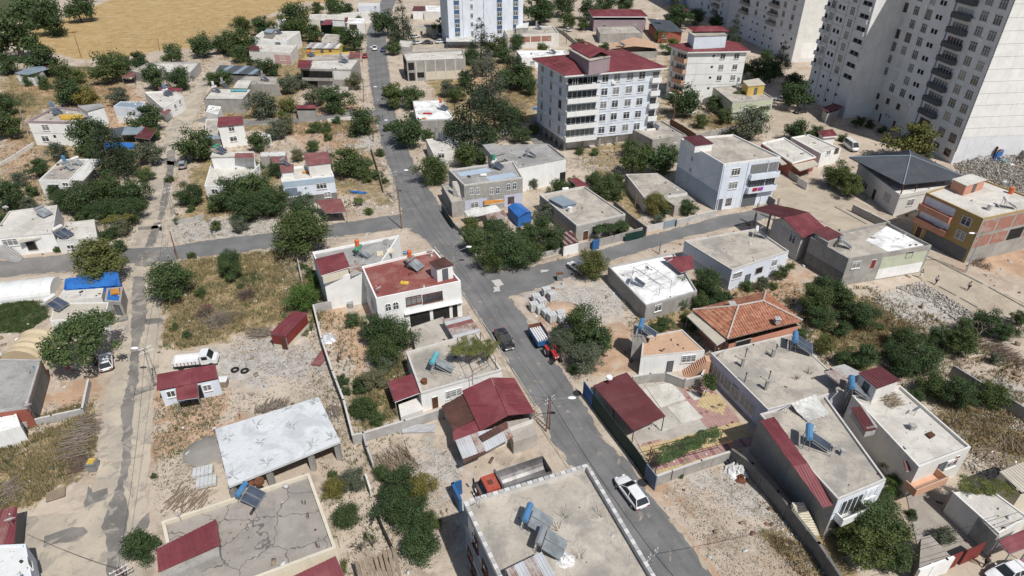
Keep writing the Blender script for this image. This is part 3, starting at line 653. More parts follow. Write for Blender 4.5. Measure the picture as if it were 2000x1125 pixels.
def hut(c, px, z, h, wall='paint_white', roofm='roof_concrete', slabt=.14, over=.15, door=None, metal=None, tilt=0.):
    """stair hut standing on the roof: px = its top corners"""
    P = [G(x, y, z + h).xy for x, y in px]
    if sum(P[i].cross(P[(i + 1) % len(P)]) for i in range(len(P))) < 0: P = P[::-1]
    w = MB().prism(P, z - .02, z + h - slabt).build('stair_hut', wall, c.root)
    O = inset(P, -over)
    if metal:
        poly = [Vector((p.x, p.y, z + h + (tilt if k in (0,3) else 0))) for k, p in enumerate(O)]
        strips(w, [poly[1], poly[2], poly[3], poly[0]], metal, sw=1.1)
        if tilt: MB().prism(inset(P, .05), z + h - slabt, z + h - .02).build('roof_frame', wall, w)
    else: MB().prism(O, z + h - slabt, z + h).build('hut_roof', roofm, w)
    if door is not None:
        cc = Ctx(); cc.P = P; cc.root = w; cc.o = c.o; a, d, n, L = edge(cc, door); win_at(cc, door, L * .5, z + .05, min(.95, L * .6), min(1.9, h - .4), 'd')
    return w
def canopy(parent, px, zs, m, posts=True, ground=0., th=.05, sw=1.05, name='awning', ribs=3, pm='metal_grey', mats=None):
    P = [G(x, y, z) for (x, y), z in zip(px, zs)]
    f = MB()
    if posts:
        cen = sum(P, Vector()) / len(P)
        for p in P:
            q = p.lerp(cen, .05); f.cyl((q.x, q.y, ground),(q.x, q.y, q.z - .04),.06, None, 6)
    for a, b in zip(P, P[1:] + P[:1]): f.cyl(a - Vector((0,0,.1)), b - Vector((0,0,.1)),.045, None, 4)
    o = f.build(name, pm, parent); strips(o, P, m, sw=sw, th=th, ribs=ribs, mats=mats); return o
def chimney(c, x, y, z, h=1.0, w=.45, m='block_grey', cap=True):
    p = G(x, y, z); mb = MB().box(p.x - w / 2, p.x + w / 2, p.y - w / 2, p.y + w / 2, z - .05, z + h)
    if cap: mb.box(p.x - w * .7, p.x + w * .7, p.y - w * .7, p.y + w * .7, z + h, z + h + .08)
    return mb.build('chimney', m, c.root)
def rebar(c, x, y, z, n=9, h=.9, spread=.5, m='rust'):
    p = G(x, y, z); mb = MB()
    for i in range(n):
        a = random.uniform(0,2 * pi); r = .12; q = Vector((p.x + r * cos(a), p.y + r * sin(a), z)); s = spread * random.uniform(.3,1.2)
        mb.cyl(q, q + Vector((s * cos(a), s * sin(a), h * random.uniform(.6,1))),.015, None, 4)
    mb.build('rebar', m, c.root)
def grid_wins(c, e, us, z0, dz, n, w, h, st='w', skip=()):
    a, d, nn, L = edge(c, e)
    for k in range(n):
        for j, u in enumerate(us):
            if (k, j) in skip: continue
            s = st if isinstance(st, str) and len(st) == 1 else st[random.randrange(len(st))]
            win_at(c, e, u * L, z0 + dz * k, w, h, s)
def lines(c, e, zs, m='metal_grey', t=.05):
    for z in zs: panel(c, e, 0., 1., z, z + t, m, 'floor_line', .018)

# ================================================================ THE TOWERS, top right
tw = []
def base2(px_a, px_b, depth, h):   # rectangle from the base line of its left front face
    a = G(*px_a); b = G(*px_b); d = (b - a).normalized(); n = Vector((-d.y, d.x, 0)); return [a.xy, b.xy, (b + n * depth).xy, (a + n * depth).xy]
def tower(short, label, a, b, depth, h, wall, roof='roof_grey'):
    P = base2(a, b, depth, h); c = Ctx(); c.P = P; c.h = h; c.z0 = 0; c.deck = h - .8; c.short = short
    cen = sum(P, Vector((0,0))) / 4; c.o = Vector((cen.x, cen.y, 0)); c.root = thing('apartment_tower', c.o, label, 'apartment block', 'tall unfinished looking apartment towers')
    q = proj(Vector((*((P[0] + P[1]) / 2),3))); WALLR.append((short, q[0], q[1]))
    w = MB(); w.v = [Vector((p.x, p.y, z)) for z in (-.5, h) for p in P]; w.f = [(i, (i + 1) % 4,4 + (i + 1) % 4,4 + i) for i in range(4)]; w.build('wall', wall, c.root)
    MB().prism(inset(P, -.3), h, h + .4).build('roof', roof, c.root)
    return c
# T4 nearest, cut by the right edge of the picture
T = tower('tallest tower at the right edge', 'nearest apartment tower with grey balconies and a bare white side wall, top right corner', (1692,224),(1857,320),26,44, 'paint_towerwhite')
a_, d_, n_, L_ = edge(T, 0)
grid_wins(T, 0,(.07,.20,.33),8.2,3.05,11,2.0,2.0, 'wwos')
grid_wins(T, 0,(.42,.455),8.8,3.05,11,.7,.9, 'v')
grid_wins(T, 0,(.07,.20,.33),5.2,3.05,1,1.3,1.3, 'o')
win_at(T, 0, L_ * .10,2.6,1.0,1.3, 'o'); win_at(T, 0, L_ * .17,.0,.95,2.3, 'B'); win_at(T, 0, L_ * .345,.0,1.1,2.4, 'B'); win_at(T, 0, L_ * .23,2.3,.5,.5, 'v'); win_at(T, 0, L_ * .27,2.3,.5,.5, 'v')
panel(T, 0,.545,.558,0,43.5, 'paint_slateblue', 'expansion_joint', .04)
panel(T, 0,.0,.44,0,7.6, 'paint_offwhite', 'wall_panel', .02)
for k in range(12):
    z = 7.4 + 3.05 * k; balcony(T, 0,.575,.735, z, 1.15,.95, 'paint_charcoal', True, True, 1.7, 'glass', 4)
    win_at(T, 0, L_ * .82, z + .55,2.2,2.0, 'w'); win_at(T, 0, L_ * .935, z + .5,2.2,2.0, 'w')
for u, w in ((.64,3.6),(.82,2.0),(.935,2.0)): win_at(T, 0, L_ * u, 4.4, w, 1.8, 'o'); 
for u, w in ((.60,1.4),(.68,1.9),(.82,1.7),(.935,2.)): win_at(T, 0, L_ * u, 1.2, w, 1.5, 'o')
panel(T, 1,0., 1., 6.2,43.9, 'paint_white', 'side_cladding', .03)
for k in range(14): panel(T, 1,0., 1., 8.2 + 2.55 * k, 8.245 + 2.55 * k, 'plaster_grey', 'floor_line', .05)
def acs(c, e, n, z0, dz, nz, seed):
    r = random.Random(seed); a, d, nn, L = edge(c, e)
    for k in range(n): u = r.uniform(.05,.95) * L; z = z0 + dz * r.randrange(nz) + .1; q = a + d * u; MB().prism([q, q + nn * .35, q + d * .85 + nn * .35, q + d * .85], z, z + .6).build('air_conditioner', 'plastic_white', c.root)
acs(T, 0,12,7.2,3.05,10,1)
mb = MB()
for k in range(140):   # toothed corner strip
    z = 3 + k * .29; q = T.P[1]; mb.box(q.x - .10, q.x + .06, q.y - .12, q.y + .05, z, z + .15)
mb.build('corner_trim', 'metal_dark', T.root)
# T3
T3 = tower('tower behind the pale side wall', 'long apartment tower with dark loggias standing between two taller towers', (1572,186),(1646,231),15,44, 'paint_towerwhite')
L3 = edge(T3,0)[3]
for k in range(12):
    z = 9.6 + 2.95 * k
    for u in (.16,.60): win_at(T3,0, L3 * u, z - .1,2.0,2.0, 'w')
    for u in (.31,.40): win_at(T3,0, L3 * u, z + .4,.8,.9, 'v')
    balcony(T3,0,.76,.97, z - .7,.5,.9, 'paint_towerwhite', True, True, 1.5, 'inside_shade', 1)  # near-black glazing panel paints the shade inside the loggias
    balcony(T3,0,.0,.09, z - .7,.6,.9, 'paint_towerwhite', True, False, 1.5, 'inside_shade', 0)
for k in range(3):
    for u in (.12,.33,.52,.72): win_at(T3,0, L3 * u, 1.6 + 2.7 * k, .6,.6, 'v')
for u in (.22,.47,.69): panel(T3,0, u, u + .01,1,43.6, 'plaster_grey', 'wall_joint', .03)
lines(T3,0,[9.0 + 2.95 * k for k in range(12)], 'plaster_grey', .07)
panel(T3,1,0., 1., 1., 43.9, 'paint_white', 'side_cladding', .03)
# link wall between T3 and T4: the flank of the middle block
# T2
T2 = tower('tower with a lit right flank', 'middle apartment tower with a sunlit cream flank full of dark openings', (1436,68),(1545,122),22,44, 'paint_towerwhite')
L2 = edge(T2,0)[3]
for k in range(12):
    z = 9.5 + 2.95 * k
    for u in (.30,.74,.88): win_at(T2,0, L2 * u, z, 1.9,1.9, 'w')
    win_at(T2,0, L2 * .45, z + .4,.7,.8, 'v')
    balcony(T2,0,.02,.17, z - .7,1., .9, 'plaster_grey', True, True, 1.6, 'glass', 1); balcony(T2,0,.52,.66, z - .7,1., .9, 'plaster_grey', True, True, 1.6, 'glass', 1)
for k in range(3):
    for u in (.1,.27,.36,.5,.62,.8,.93): win_at(T2,0, L2 * u, 1.3 + 2.7 * k, .9 if (k + int(u * 10)) % 2 else .6,.6, 'v')
lines(T2,0,[8.9 + 2.95 * k for k in range(12)], 'plaster_grey', .07)
panel(T2,1,0., 1., .5,43.9, 'paint_towerlit', 'side_cladding', .03)  # warmer lit copy of the tower white, sunlight put into the colour
for k in range(12):
    for u in (.5,.8): win_at(T2,1, edge(T2,1)[3] * u, 8.6 + 2.95 * k, 2.2,2.1, 'g')
for u in (.12,.48): panel(T2,1, u, u + .28,1.2,6.2, 'paint_white', 'wall_panel', .05)
# T1
T1 = tower('furthest shaded tower', 'furthest apartment tower, wholly in shade behind the red roofed hut at the top', (1337,10),(1418,52),14,42, 'paint_towerwhite')
L1 = edge(T1,0)[3]
for k in range(8):
    for u in (.12,.42,.58,.86): win_at(T1,0, L1 * u, 3.2 + 3.0 * k, 1.8,1.8, 'w')
    balcony(T1,0,.66,.8,2.4 + 3 * k, 1., .9, 'plaster_grey', True, False, 1.6, 'glass', 1)
T0 = tower('shaded block at the top middle', 'low grey apartment block beside the furthest tower, at the top edge', (1300,6),(1330,12),16,16, 'paint_paleblue')
for k in range(5): balcony(T0,0,.3,.8,1 + 3 * k, 1., .9, 'paint_slateblue', True, False, 1.6, 'glass', 1)

# ================================================================ APARTMENT BLOCKS
# six storeys, red hip roof
P = [G(1051,118,17.6), G(1107,148,17.6), G(1291,133,17.6), G(1214,101,17.6)]
D = B('six storey white apartment block', 'big white apartment block on open columns, with a red hip roof and stacked corner balconies',
      [(1051,118),(1107,148),(1291,133),(1214,101)],15.0, 'bluewhite', par=0, z0=2.6, name='apartment_block', cat='apartment block', deckm=False)
ld = edge(D, 0)[3]; lf = edge(D, 1)[3]
grid_wins(D, 0,(.18,.50,.82),3.5,3.0,5,1.3,1.9, 'wwo')
lines(D, 0,[2.62 + 3 * k for k in range(1,5)]); lines(D, 1,[2.62 + 3 * k for k in range(1,5)])
for k in range(5):
    z = 2.75 + 3.0 * k
    balcony(D, 1,.0,.335, z, 1.3,1.0, 'paint_white', True, True, 1.85, 'glass', 5)
    for u, w in ((.405,1.3),(.53,1.3),(.67,1.3),(.80,1.3)): win_at(D, 1, u * lf, z + .7,1.6,1.7, 'sw'[random.random() < .85])
    balcony(D, 1,.90,1.0, z, 1.0,1.0, 'paint_white', True, False, 1.8, 'glass', 0)
balcony(D, 1,.0,.335,2.75 + 12,1.32,1.0, 'paint_white', True, False, 1.9, 'inside_shade', 3)  # top balcony's shade painted as a near-black panel
mb = MB()
for i in (0,1):
    a, d, n, L = edge(D, i)
    for k in range(6): q = a + d * (.5 + (L - 1.) * k / 5) - n * .5; mb.box(q.x - .25, q.x + .25, q.y - .25, q.y + .25,-.2,2.6)
mb.build('ground_floor_columns', 'plaster_grey', D.root); MB().prism(inset(D.P, 1.6),-.3,2.6).build('ground_floor_core', 'paint_white', D.root)
def hip(parent, P2, z, rise, over=.6, m='sheet_red', rf=.5, sw=1.1, soffit='paint_white', ribs=3):
    O = inset(P2,-over); O3 = [Vector((p.x, p.y, z)) for p in O]
    MB().prism(O, z - .35, z - .02).build('eaves', soffit, parent)
    e0 = (O3[1] - O3[0]).length; e1 = (O3[2] - O3[1]).length
    if e1 >= e0: ma = (O3[0] + O3[1]) / 2; mb_ = (O3[2] + O3[3]) / 2; k = e0 * rf / (e1 + 1e-6); r0 = ma.lerp(mb_, k) + Vector((0,0, rise)); r1 = mb_.lerp(ma, k) + Vector((0,0, rise)); polys = [[O3[0], O3[1], r0],[O3[1], O3[2], r1, r0],[O3[2], O3[3], r1],[O3[3], O3[0], r0, r1]]
    else: ma = (O3[1] + O3[2]) / 2; mb_ = (O3[3] + O3[0]) / 2; k = e1 * rf / (e0 + 1e-6); r1 = ma.lerp(mb_, k) + Vector((0,0, rise)); r0 = mb_.lerp(ma, k) + Vector((0,0, rise)); polys = [[O3[0], O3[1], r1, r0],[O3[1], O3[2], r1],[O3[2], O3[3], r0, r1],[O3[3], O3[0], r0]]
    for p in polys: strips(parent, p, m, sw=sw, ribs=ribs)
    f = MB(); f.cyl(r0 + Vector((0,0,.05)), r1 + Vector((0,0,.05)),.1, None, 6)
    for p, r in ((O3[0], r0),(O3[1], r0 if e1 >= e0 else r1),(O3[2], r1),(O3[3], r1 if e1 >= e0 else r0)): f.cyl(p + Vector((0,0,.06)), r + Vector((0,0,.05)),.08, None, 6)
    f.build('ridge_cap', m, parent); return r0, r1
acs(D, 0,4,2.9,3.0,5,2); acs(D, 1,3,2.9,3.0,5,3)
hip(D.root, D.P, 17.9,2.3,1.0)
hw = hut(D, [(1112,96),(1151,118),(1192,110),(1150,90)],18.0,3.2, 'paint_mauve')
c_ = [G(x, y, 21.4) for x, y in ((1110,90),(1152,113),(1196,106),(1150,83))]
r0 = G(1130,80,22.6); r1 = G(1185,99,22.6)
for pl in ([c_[0], c_[1], r1, r0],[c_[2], c_[3], r0, r1]): strips(hw, pl, 'sheet_red', sw=1.1)
mb = MB()
for i in range(6):
    t = i / 5; a = G(1066,113,18.9).lerp(G(1108,134,18.9), t); b = G(1080,111,19.3).lerp(G(1124,132,19.3), t); mb.cyl(a, b, .04, None, 4)
mb.tube([G(1066,113,18.9), G(1108,134,18.9)],.05); mb.tube([G(1080,111,19.3), G(1124,132,19.3)],.05); mb.build('roof_rack', 'rust', D.root)
# four storeys with penthouse
E4 = B('four storey white block with peach balconies', 'narrow white block with red hip roof, roof room and peach balconies on its corner',
       [(1312,90),(1345,101),(1459,99),(1440,86)],14.2, 'white', par=0, name='apartment_block', cat='apartment block', deckm=False)
l1 = edge(E4,1)[3]
for k in range(4):
    z = 2.6 + 2.9 * k; balcony(E4,0,.38,.98, z, 1.0,1.0, 'paint_peach', True, True, 1.6, 'glass', 2); win_at(E4,0, edge(E4,0)[3] * .18, z + .6,1.0,1.5, 'w')
    if k: win_at(E4,1, l1 * .60, z + .8,1.4,1.5, 'w'); win_at(E4,1, l1 * .84, z + .8,1.4,1.5, 'w')
    win_at(E4,1, l1 * .44, z + 1.5,.5,.4, 'v')
lines(E4,1,[2.3 + 2.9 * k for k in range(1,4)])
hip(E4.root, E4.P, 14.3,1.6,.7)
hw = hut(E4,[(1345,62),(1357,70),(1420,68),(1405,58)],14.8,3.4, 'paint_bluewhite')
O = [G(x, y, 18.6) for x, y in ((1341,53),(1356,62),(1425,61),(1410,51))]; r0 = G(1366,51,19.6); r1 = G(1400,51,19.6)
for pl in ([O[0], O[1], r0],[O[1], O[2], r1, r0],[O[2], O[3], r1],[O[3], O[0], r0, r1]): strips(hw, pl, 'sheet_red')
# white and blue block, top centre
a = G(878,90); b = G(1021,80); d = (b - a).normalized(); n = Vector((-d.y, d.x, 0))
c = Ctx(); c.P = [(a + n * 14).xy, a.xy, b.xy, (b + n * 14).xy]; c.o = Vector((a.x + 12, a.y + 5,0)); c.root = thing('apartment_block', c.o, 'white apartment block with blue panels between its windows, cut off by the top edge', 'apartment block')
WALLR.append(('white and blue apartment block', 945,60)); w = MB(); w.prism(c.P, -.3,24); w.build('wall', 'paint_bluewhite', c.root); MB().prism(inset(c.P, -.4),24,24.4).build('roof', 'roof_grey', c.root)
Lc = edge(c, 1)[3]
for u in (.19,.47): panel(c, 1, u, u + .10 if u < .3 else u + .09,.5,23.9, 'paint_bluewhite', 'pilaster', .22)
for k in range(6):
    z = 3.2 + 3.05 * k
    for u in (.115,.68,.90):
        win_at(c, 1, u * Lc, z, 1.5,1.5, 'w'); panel(c, 1, u - .028, u + .028, z + 1.62, z + 2.92, 'paint_navy', 'spandrel_panel', .06); 
        panel(c, 1, u - .034, u - .029, z, z + 3, 'frame_dark', 'window_surround', .08); panel(c, 1, u + .029, u + .034, z, z + 3, 'frame_dark', 'window_surround', .08)
    win_at(c, 1,.31 * Lc, z, 1.0,1.6, 'w'); win_at(c, 1,.495 * Lc, z, 1.6,1.6, 'o')
canopy(c.root, [(872,71),(871,81),(930,81),(928,72)][::-1],[2.9,2.9,2.6,2.6], 'sheet_white')
# ================================================================ HOUSES, near to far
# --- bottom centre: corner house with block coping
A = B('house with striped block coping', 'large blue walled house at the bottom edge, its flat roof rimmed with striped blocks',
      [(905,980),(1010,1205),(1345,1235),(1148,907)],9.6, 'slateblue', 'roof_concrete', .55,.28, cop='coping')
for x, y in ((921,1030),(929,1060),(948,1112),(955,1138)): win_px(A, 0, x, y, 1.3,1.6, 's' if y < 1050 else 'o')
for x, y in ((919,1085),(926,1115),(935,1150)): win_px(A, 0, x, y, 1.3,1.5, 'o')
lines(A, 0,[3.2,6.2], 'paint_bluewhite', .12)
bmesh_a = MB().box(-.24,.24,-.15,.15,0,.2).mesh('coping_block', 'plastic_white'); 
MATS['block_a'] = mat('block_a', (.58,.58,.57),.08,1.5,.9,.2); MATS['block_b'] = mat('block_b', (.40,.40,.40),.08,1.5,.9,.2)
ms = [MB().box(-.24,.24,-.17,.17,0,.12).mesh('coping_block', k) for k in ('block_a', 'block_b')]
for e in (0,2,3):
    a, d, n, L = edge(A, e)
    for k in range(int((L - .4) / .56)):
        p = a + d * (.42 + .56 * k) - n * .14
        if proj((p.x, p.y, 9.6))[1] > 1150: continue
        inst('coping_block', ms[k % 2], A.root, (p.x - A.o.x, p.y - A.o.y, 9.6), atan2(d.y, d.x))
for x, y in ((1100,1010),(1170,1010),(1090,1035),(1132,1090)): rebar(A, x, y, A.deck, 9,.9,.6, 'branch_grey')
rl = [G(x, y, z) for x, y, z in ((988,1112,10.6),(1058,1078,10.6),(1085,1125,10.2),(1010,1165,10.2))]; f = MB()
for p in rl: f.cyl((p.x, p.y, A.deck), p, .05, None, 5)
fo = f.build('lean_to_frame', 'metal_grey', A.root); strips(fo, rl, 'sheet_rusty', sw=.8, ribs=3, mats=['sheet_rusty', 'sheet_silver'])
# --- B3 cracked roof bottom left
K = B('cracked flat roof at the bottom left', 'wide low house at the bottom left, its grey flat roof full of dark cracks',
      [(315,1018),(352,1185),(657,1070),(604,923)],3.8, 'cream', 'roof_cracked', .4,.3, cop='paint_cream')
k1 = [G(x, y, z) for (x, y), z in (((306,1072),4.6),((309,1118),4.6),((430,1064),4.9),((422,1014),4.9))]
strips(K.root, [k1[0], k1[3], k1[2], k1[1]], 'sheet_red', sw=1.1); MB().prism([G(x, y, 3.9).xy for x, y in ((311,1076),(318,1140),(432,1092),(424,1024))],3.3,4.45).build('stair_hut', 'plaster_grey', K.root)
canopy(K.root, [(520,1150),(655,1086),(675,1130),(560,1190)],[3.4,3.4,2.9,2.9], 'sheet_red')
for x, y in ((595,985),(603,1012),(622,1070)): rebar(K, x, y, K.deck, 6,.9,.1, 'rust')
# --- B2 unfinished concrete frame
P3 = [G(x, y, 3.1) for x, y in ((420,838),(447,950),(665,862),(622,775))]
c = Ctx(); c.P = [p.xy for p in P3]; c.o = Vector((*(sum(c.P, Vector((0,0))) / 4),0)); c.root = thing('unfinished_building', c.o, 'unfinished open concrete frame with a pale new slab roof and bundles of steel bars', 'unfinished building'); c.h = 3.1; c.deck = 3.1; c.short = 'unfinished concrete slab'
WALLR.append((c.short, 545,860)); MB().prism(c.P, 2.8,3.1).build('slab', 'roof_slab_white', c.root); mb = MB()
cb = MB()
for (u, v) in [(u, v) for u in (.02,.34,.72,.97) for v in (.04,.5,.94)]:
    q = c.P[0].lerp(c.P[3], u).lerp(c.P[1].lerp(c.P[2], u), v); cb = MB().box(q.x - .28, q.x + .28, q.y - .28, q.y + .28,-.2,2.8); cb.build('column', 'plaster_grey', c.root)
I = inset(c.P, .35); w = MB(); w.prism([I[0], I[1], inset(c.P, .55)[1], inset(c.P, .55)[0]],-.2,2.79); w.prism([I[3], I[0], inset(c.P, .55)[0], inset(c.P, .55)[3]],-.2,2.79); w.prism([I[2], I[3], inset(c.P, .55)[3], inset(c.P, .55)[2]],-.2,2.79); w.build('wall', 'block_grey', c.root)
for x, y in ((455,930),(432,890),(520,903),(610,868),(508,862),(570,832),(650,855),(500,830),(555,800),(615,785),(640,815),(445,855)): rebar(c, x, y, 3.1,10,.45,.85, 'metal_grey')
U = c
# --- B4 big red roof with patched sheets
R4 = B('house under the patched red metal roof', 'house under a large bent red metal roof patched with brown and silver sheets',
       [(880,775),(905,868),(1040,818),(1003,745)],2.7, 'offwhite', par=0, deckm=False)
E4_ = [(902,763),(959,738),(991,811),(938,842)]
sheetroof(R4.root, [(938,842),(902,763),(959,738),(991,811)],[3.0,3.2,4.1,4.0], 'sheet_red', sw=1.1)
sheetroof(R4.root, [(992,811),(960,738),(1004,738),(1045,806)],[4.0,4.1,3.1,2.9], 'sheet_red', sw=1.1)
sheetroof(R4.root, [(885,842),(862,793),(903,771),(927,818)],[2.6,2.7,2.95,2.9], 'sheet_brown', sw=1.1)
sheetroof(R4.root, [(886,862),(884,842),(936,816),(940,845)],[2.5,2.6,2.95,2.8], 'sheet_red', sw=1.1)
sheetroof(R4.root, [(889,860),(935,843),(992,832),(1004,856),(907,903)][::1],[2.9,3.2,3.2,2.6,2.3], 'sheet_silver', sw=.9, mats=['sheet_silver', 'sheet_silver', 'sheet_rusty', 'sheet_silver'])
sheetroof(R4.root, [(935,852),(990,822),(993,836),(944,862)],[3.3,3.6,3.4,3.2], 'sheet_brown', sw=1.2)
sheetroof(R4.root, [(906,904),(948,886),(949,880),(903,897)],[2.5,2.5,2.6,2.6], 'sheet_brown')
MB().prism([G(x, y, 2.3).xy for x, y in ((990,820),(1003,860),(1050,845),(1035,812))],-.2,2.0).build('terrace', 'concrete_floor', R4.root)
# --- B5
H5 = B('flat roof house with the vine frame', 'low white house with a teal water tank and vine covered frame on its roof',
       [(793,687),(822,768),(980,722),(930,648)],3.1, 'white', 'roof_concrete', .35,.25, cop='coping', wins=[(1,886,768,2.2,1.3, 'b'),(1,850,790,.9,1.9, 'B')])
canopy(H5.root, [(757,745),(771,785),(822,766),(808,729)],[2.5,2.5,2.7,2.7], 'sheet_red', sw=1.1)
MB().prism([G(x, y, 1).xy for x, y in ((778,790),(783,815),(826,800),(818,775))],-.2,1.0).build('low_wall', 'paint_offwhite', H5.root)
f = MB(); zf = 5.0; q = [G(x, y, zf) for x, y in ((893,660),(922,725),(968,700),(938,648))]
for a in q: f.cyl((a.x, a.y, H5.deck), a, .04, None, 5)
for t in (0,.33,.66,1): f.tube([q[0].lerp(q[1], t), q[3].lerp(q[2], t)],.035); f.tube([q[0].lerp(q[3], t), q[1].lerp(q[2], t)],.035)
f.build('vine_frame', 'rust', H5.root)
# --- B6 terrace with corrugated lean-to
T6 = B('terrace with the rusty lean-to', 'low concrete terrace with a grey and rusty corrugated lean-to, between two flat roofed houses',
       [(800,640),(812,690),(900,668),(866,618)],1.0, 'plaster_grey', 'concrete_floor', 0,.1, name='terrace', cat='terrace')
canopy(T6.root, [(864,623),(886,661),(940,648),(916,616)],[2.6,2.4,2.4,2.6], 'sheet_rusty', sw=.8, mats=['sheet_rusty', 'sheet_silver', 'sheet_faded', 'sheet_rusty'])
# --- B7 dark red painted roof
H7 = B('dark red painted roof', 'white two storey house with a dark red painted flat roof and arched windows',
       [(706,520),(734,583),(900,549),(848,487)],6.4, 'white', 'roof_red_paint', .35,.22, cop='paint_white',
       wins=[(1,758,600,.8,1.3, 'a'),(1,773,597,.8,1.3, 'a'),(1,808,586,2.3,1.4, 'o'),(1,845,580,3.0,1.5, 'o'),(0,715,565,1.2,1.4, 'w'),(0,728,592,1.2,1.4, 'w')])
a, d, n, L = edge(H7,1); panel(H7,1,.36,.60,.1,2.5, 'inside_shade', 'veranda_shade', .03); panel(H7,1,.64,.84,.1,2.6, 'inside_shade', 'veranda_shade', .03); panel(H7,1,.88,.94,.1,2.4, 'inside_shade', 'veranda_shade', .03)  # veranda shade painted as near-black panels on the solid wall
panel(H7,1,.3,1., 2.85,3.0, 'paint_white', 'ledge', .5)
hw = hut(H7,[(840,512),(853,525),(884,517),(866,503)], H7.deck, 2.3, 'paint_white', metal='sheet_brown', door=1)
# --- B8
H8 = B('flat roof with the orange water tank', 'white house with a grey roof terrace, red striped canopy and orange tank',
       [(610,492),(632,545),(735,527),(780,459)],5.6, 'white', 'roof_grey', .4,.2, cop='paint_white')
canopy(H8.root, [(616,506),(627,538),(683,521),(671,492)],[6.6,6.6,6.8,6.8], 'sheet_red', sw=1.0, posts=False); MB().prism([G(x, y, 6.4).xy for x, y in ((620,512),(630,541),(680,526),(670,500))],5.2,6.4).build('stair_hut', 'paint_cream', H8.root)
canopy(H8.root, [(680,520),(686,538),(706,530),(702,513)],[5.9,5.7,5.9,6.1], 'sheet_rusty', posts=False)
# --- B9 red hut
H9 = B('small dark red hut', 'small dark red metal hut with a sloping red roof on the waste ground', [(529,652),(557,656),(599,612),(573,610)],2.44, 'mauve', par=0, name='shed', cat='shed', deckm=False)
for e in (0,1): panel(H9, e, .02,.98,.75,2.19, 'door_red', 'metal_cladding', .04); panel(H9, e, .02,.98,0,.73, 'paint_cream', 'plinth_panel', .03)
panel(H9,0,.6,.98,0,1.95, 'door_brown', 'door', .06)
sheetroof(H9.root, [(526,652),(558,657),(601,611),(571,608)][::1],[2.5,2.5,2.5,2.5], 'sheet_red', sw=1.0)
# --- B10 container house
H10 = B('white cabin with the red metal roof', 'long white cabin with a red ribbed metal roof and dark porch beside a pole', [(308,735),(312,764),(426,741),(420,712)],2.5, 'bluewhite', par=0, name='cabin', cat='cabin', deckm=False,
        wins=[(1,334,769,1.0,1.0, 'w'),(1,405,757,1.0,1.0, 'w')])
sheetroof(H10.root, [(306,763),(425,739),(421,711),(307,731)],[2.6,2.6,2.95,2.95], 'sheet_red', sw=1.0, ribs=4)
canopy(H10.root, [(343,757),(346,782),(388,776),(385,748)],[2.5,2.3,2.3,2.5], 'sheet_red', sw=.9); panel(H10,1,.34,.68,.1,2.2, 'inside_shade', 'porch_shade', .04)  # near-black panel paints the shade under the porch
# --- B11 left edge
H11 = B('grey roofed house at the left edge', 'grey flat roofed house at the left edge, above a walled concrete yard', [(-40,700),(-60,810),(52,795),(80,702)],3.2, 'brownred', 'roof_grey', .3,.25, cop='block_grey')
panel(H11,2,.05,.95,.2,2.7, 'plaster_dark', 'wall_panel', .03)
B('white lower roof at the left edge', 'white concrete lower roof beside the grey roofed house at the left edge', [(-60,805),(-60,860),(40,832),(28,798)],2.4, 'white', 'roof_white', .15,.2)
# --- B12, B13 tents
def tunnel(a, b, w, h, m, label, name='tunnel_tent', cat='tent', n=9):
    A_ = G(*a); B_ = G(*b); d = (B_ - A_); L = d.length; d.normalize(); nn = Vector((-d.y, d.x, 0)); r = thing(name, (A_ + B_) / 2, label, cat)
    mb = MB(); seg = 14; vs = []
    for i in range(n + 1):
        hp = 1 + .04 * sin(i * 2.6)
        for j in range(seg + 1):
            t = pi * j / seg; vs.append(A_ + d * (L * i / n) + nn * (w / 2 * cos(t) * hp) + Vector((0,0, h * max(0, sin(t)) ** .8 * hp)))
    fs = [(i * (seg + 1) + j, (i + 1) * (seg + 1) + j, (i + 1) * (seg + 1) + j + 1, i * (seg + 1) + j + 1) for i in range(n) for j in range(seg)]
    fs += [tuple(range(seg, -1,-1)), tuple(n * (seg + 1) + j for j in range(seg + 1))]; mb.add(vs, fs); mb.build('cover', m, r, smooth=False)
    f = MB()
    for i in range(0, n + 1,2):
        f.tube([vs[i * (seg + 1) + j] + Vector((0,0,.03)) for j in range(seg + 1)],.03,4)
    f.build('hoop', m, r); return r
tunnel((45,715),(85,668),5.2,2.6, 'tarp_beige', 'rounded beige fabric shelter left of the wide crowned tree')
tunnel((-60,585),(112,566),5.0,2.0, 'tarp_white', 'long white plastic tunnel at the left edge above the green plot')
WALLR += [('beige fabric shelter', 60,680),('white plastic tunnel', 50,565)]
# --- B14 blue tarp cluster
S14 = B('blue tarpaulin shed', 'shed wholly covered in bright blue tarpaulin beside the left road', [(130,546),(126,566),(226,560),(229,531)],2.6, 'tarp_blue', par=0, name='tarpaulin_shed', cat='shed', deckm=False)
q = [G(x, y, z) for (x, y), z in (((127,545),2.7),((124,566),2.2),((235,558),2.2),((230,529),2.9))]; mb = MB()
for i in range(10):
    a0 = q[0].lerp(q[3], i / 10); a1 = q[0].lerp(q[3],(i + 1) / 10); b0 = q[1].lerp(q[2], i / 10); b1 = q[1].lerp(q[2],(i + 1) / 10); z = Vector((0,0,.10 * (i % 2)))
    mb.slab([a0 + z, b0 + z, b1 + Vector((0,0,.1)) - z, a1 + Vector((0,0,.1)) - z],.05)
mb.build('tarpaulin', 'tarp_blue', S14.root)
C14 = B('beige container behind the wide tree', 'pale beige roofed container between the blue tarpaulin shed and the wide crowned tree', [(123,566),(111,588),(198,580),(202,562)],2.5, 'offwhite', 'roof_pale', .05,.1, name='container', cat='container')
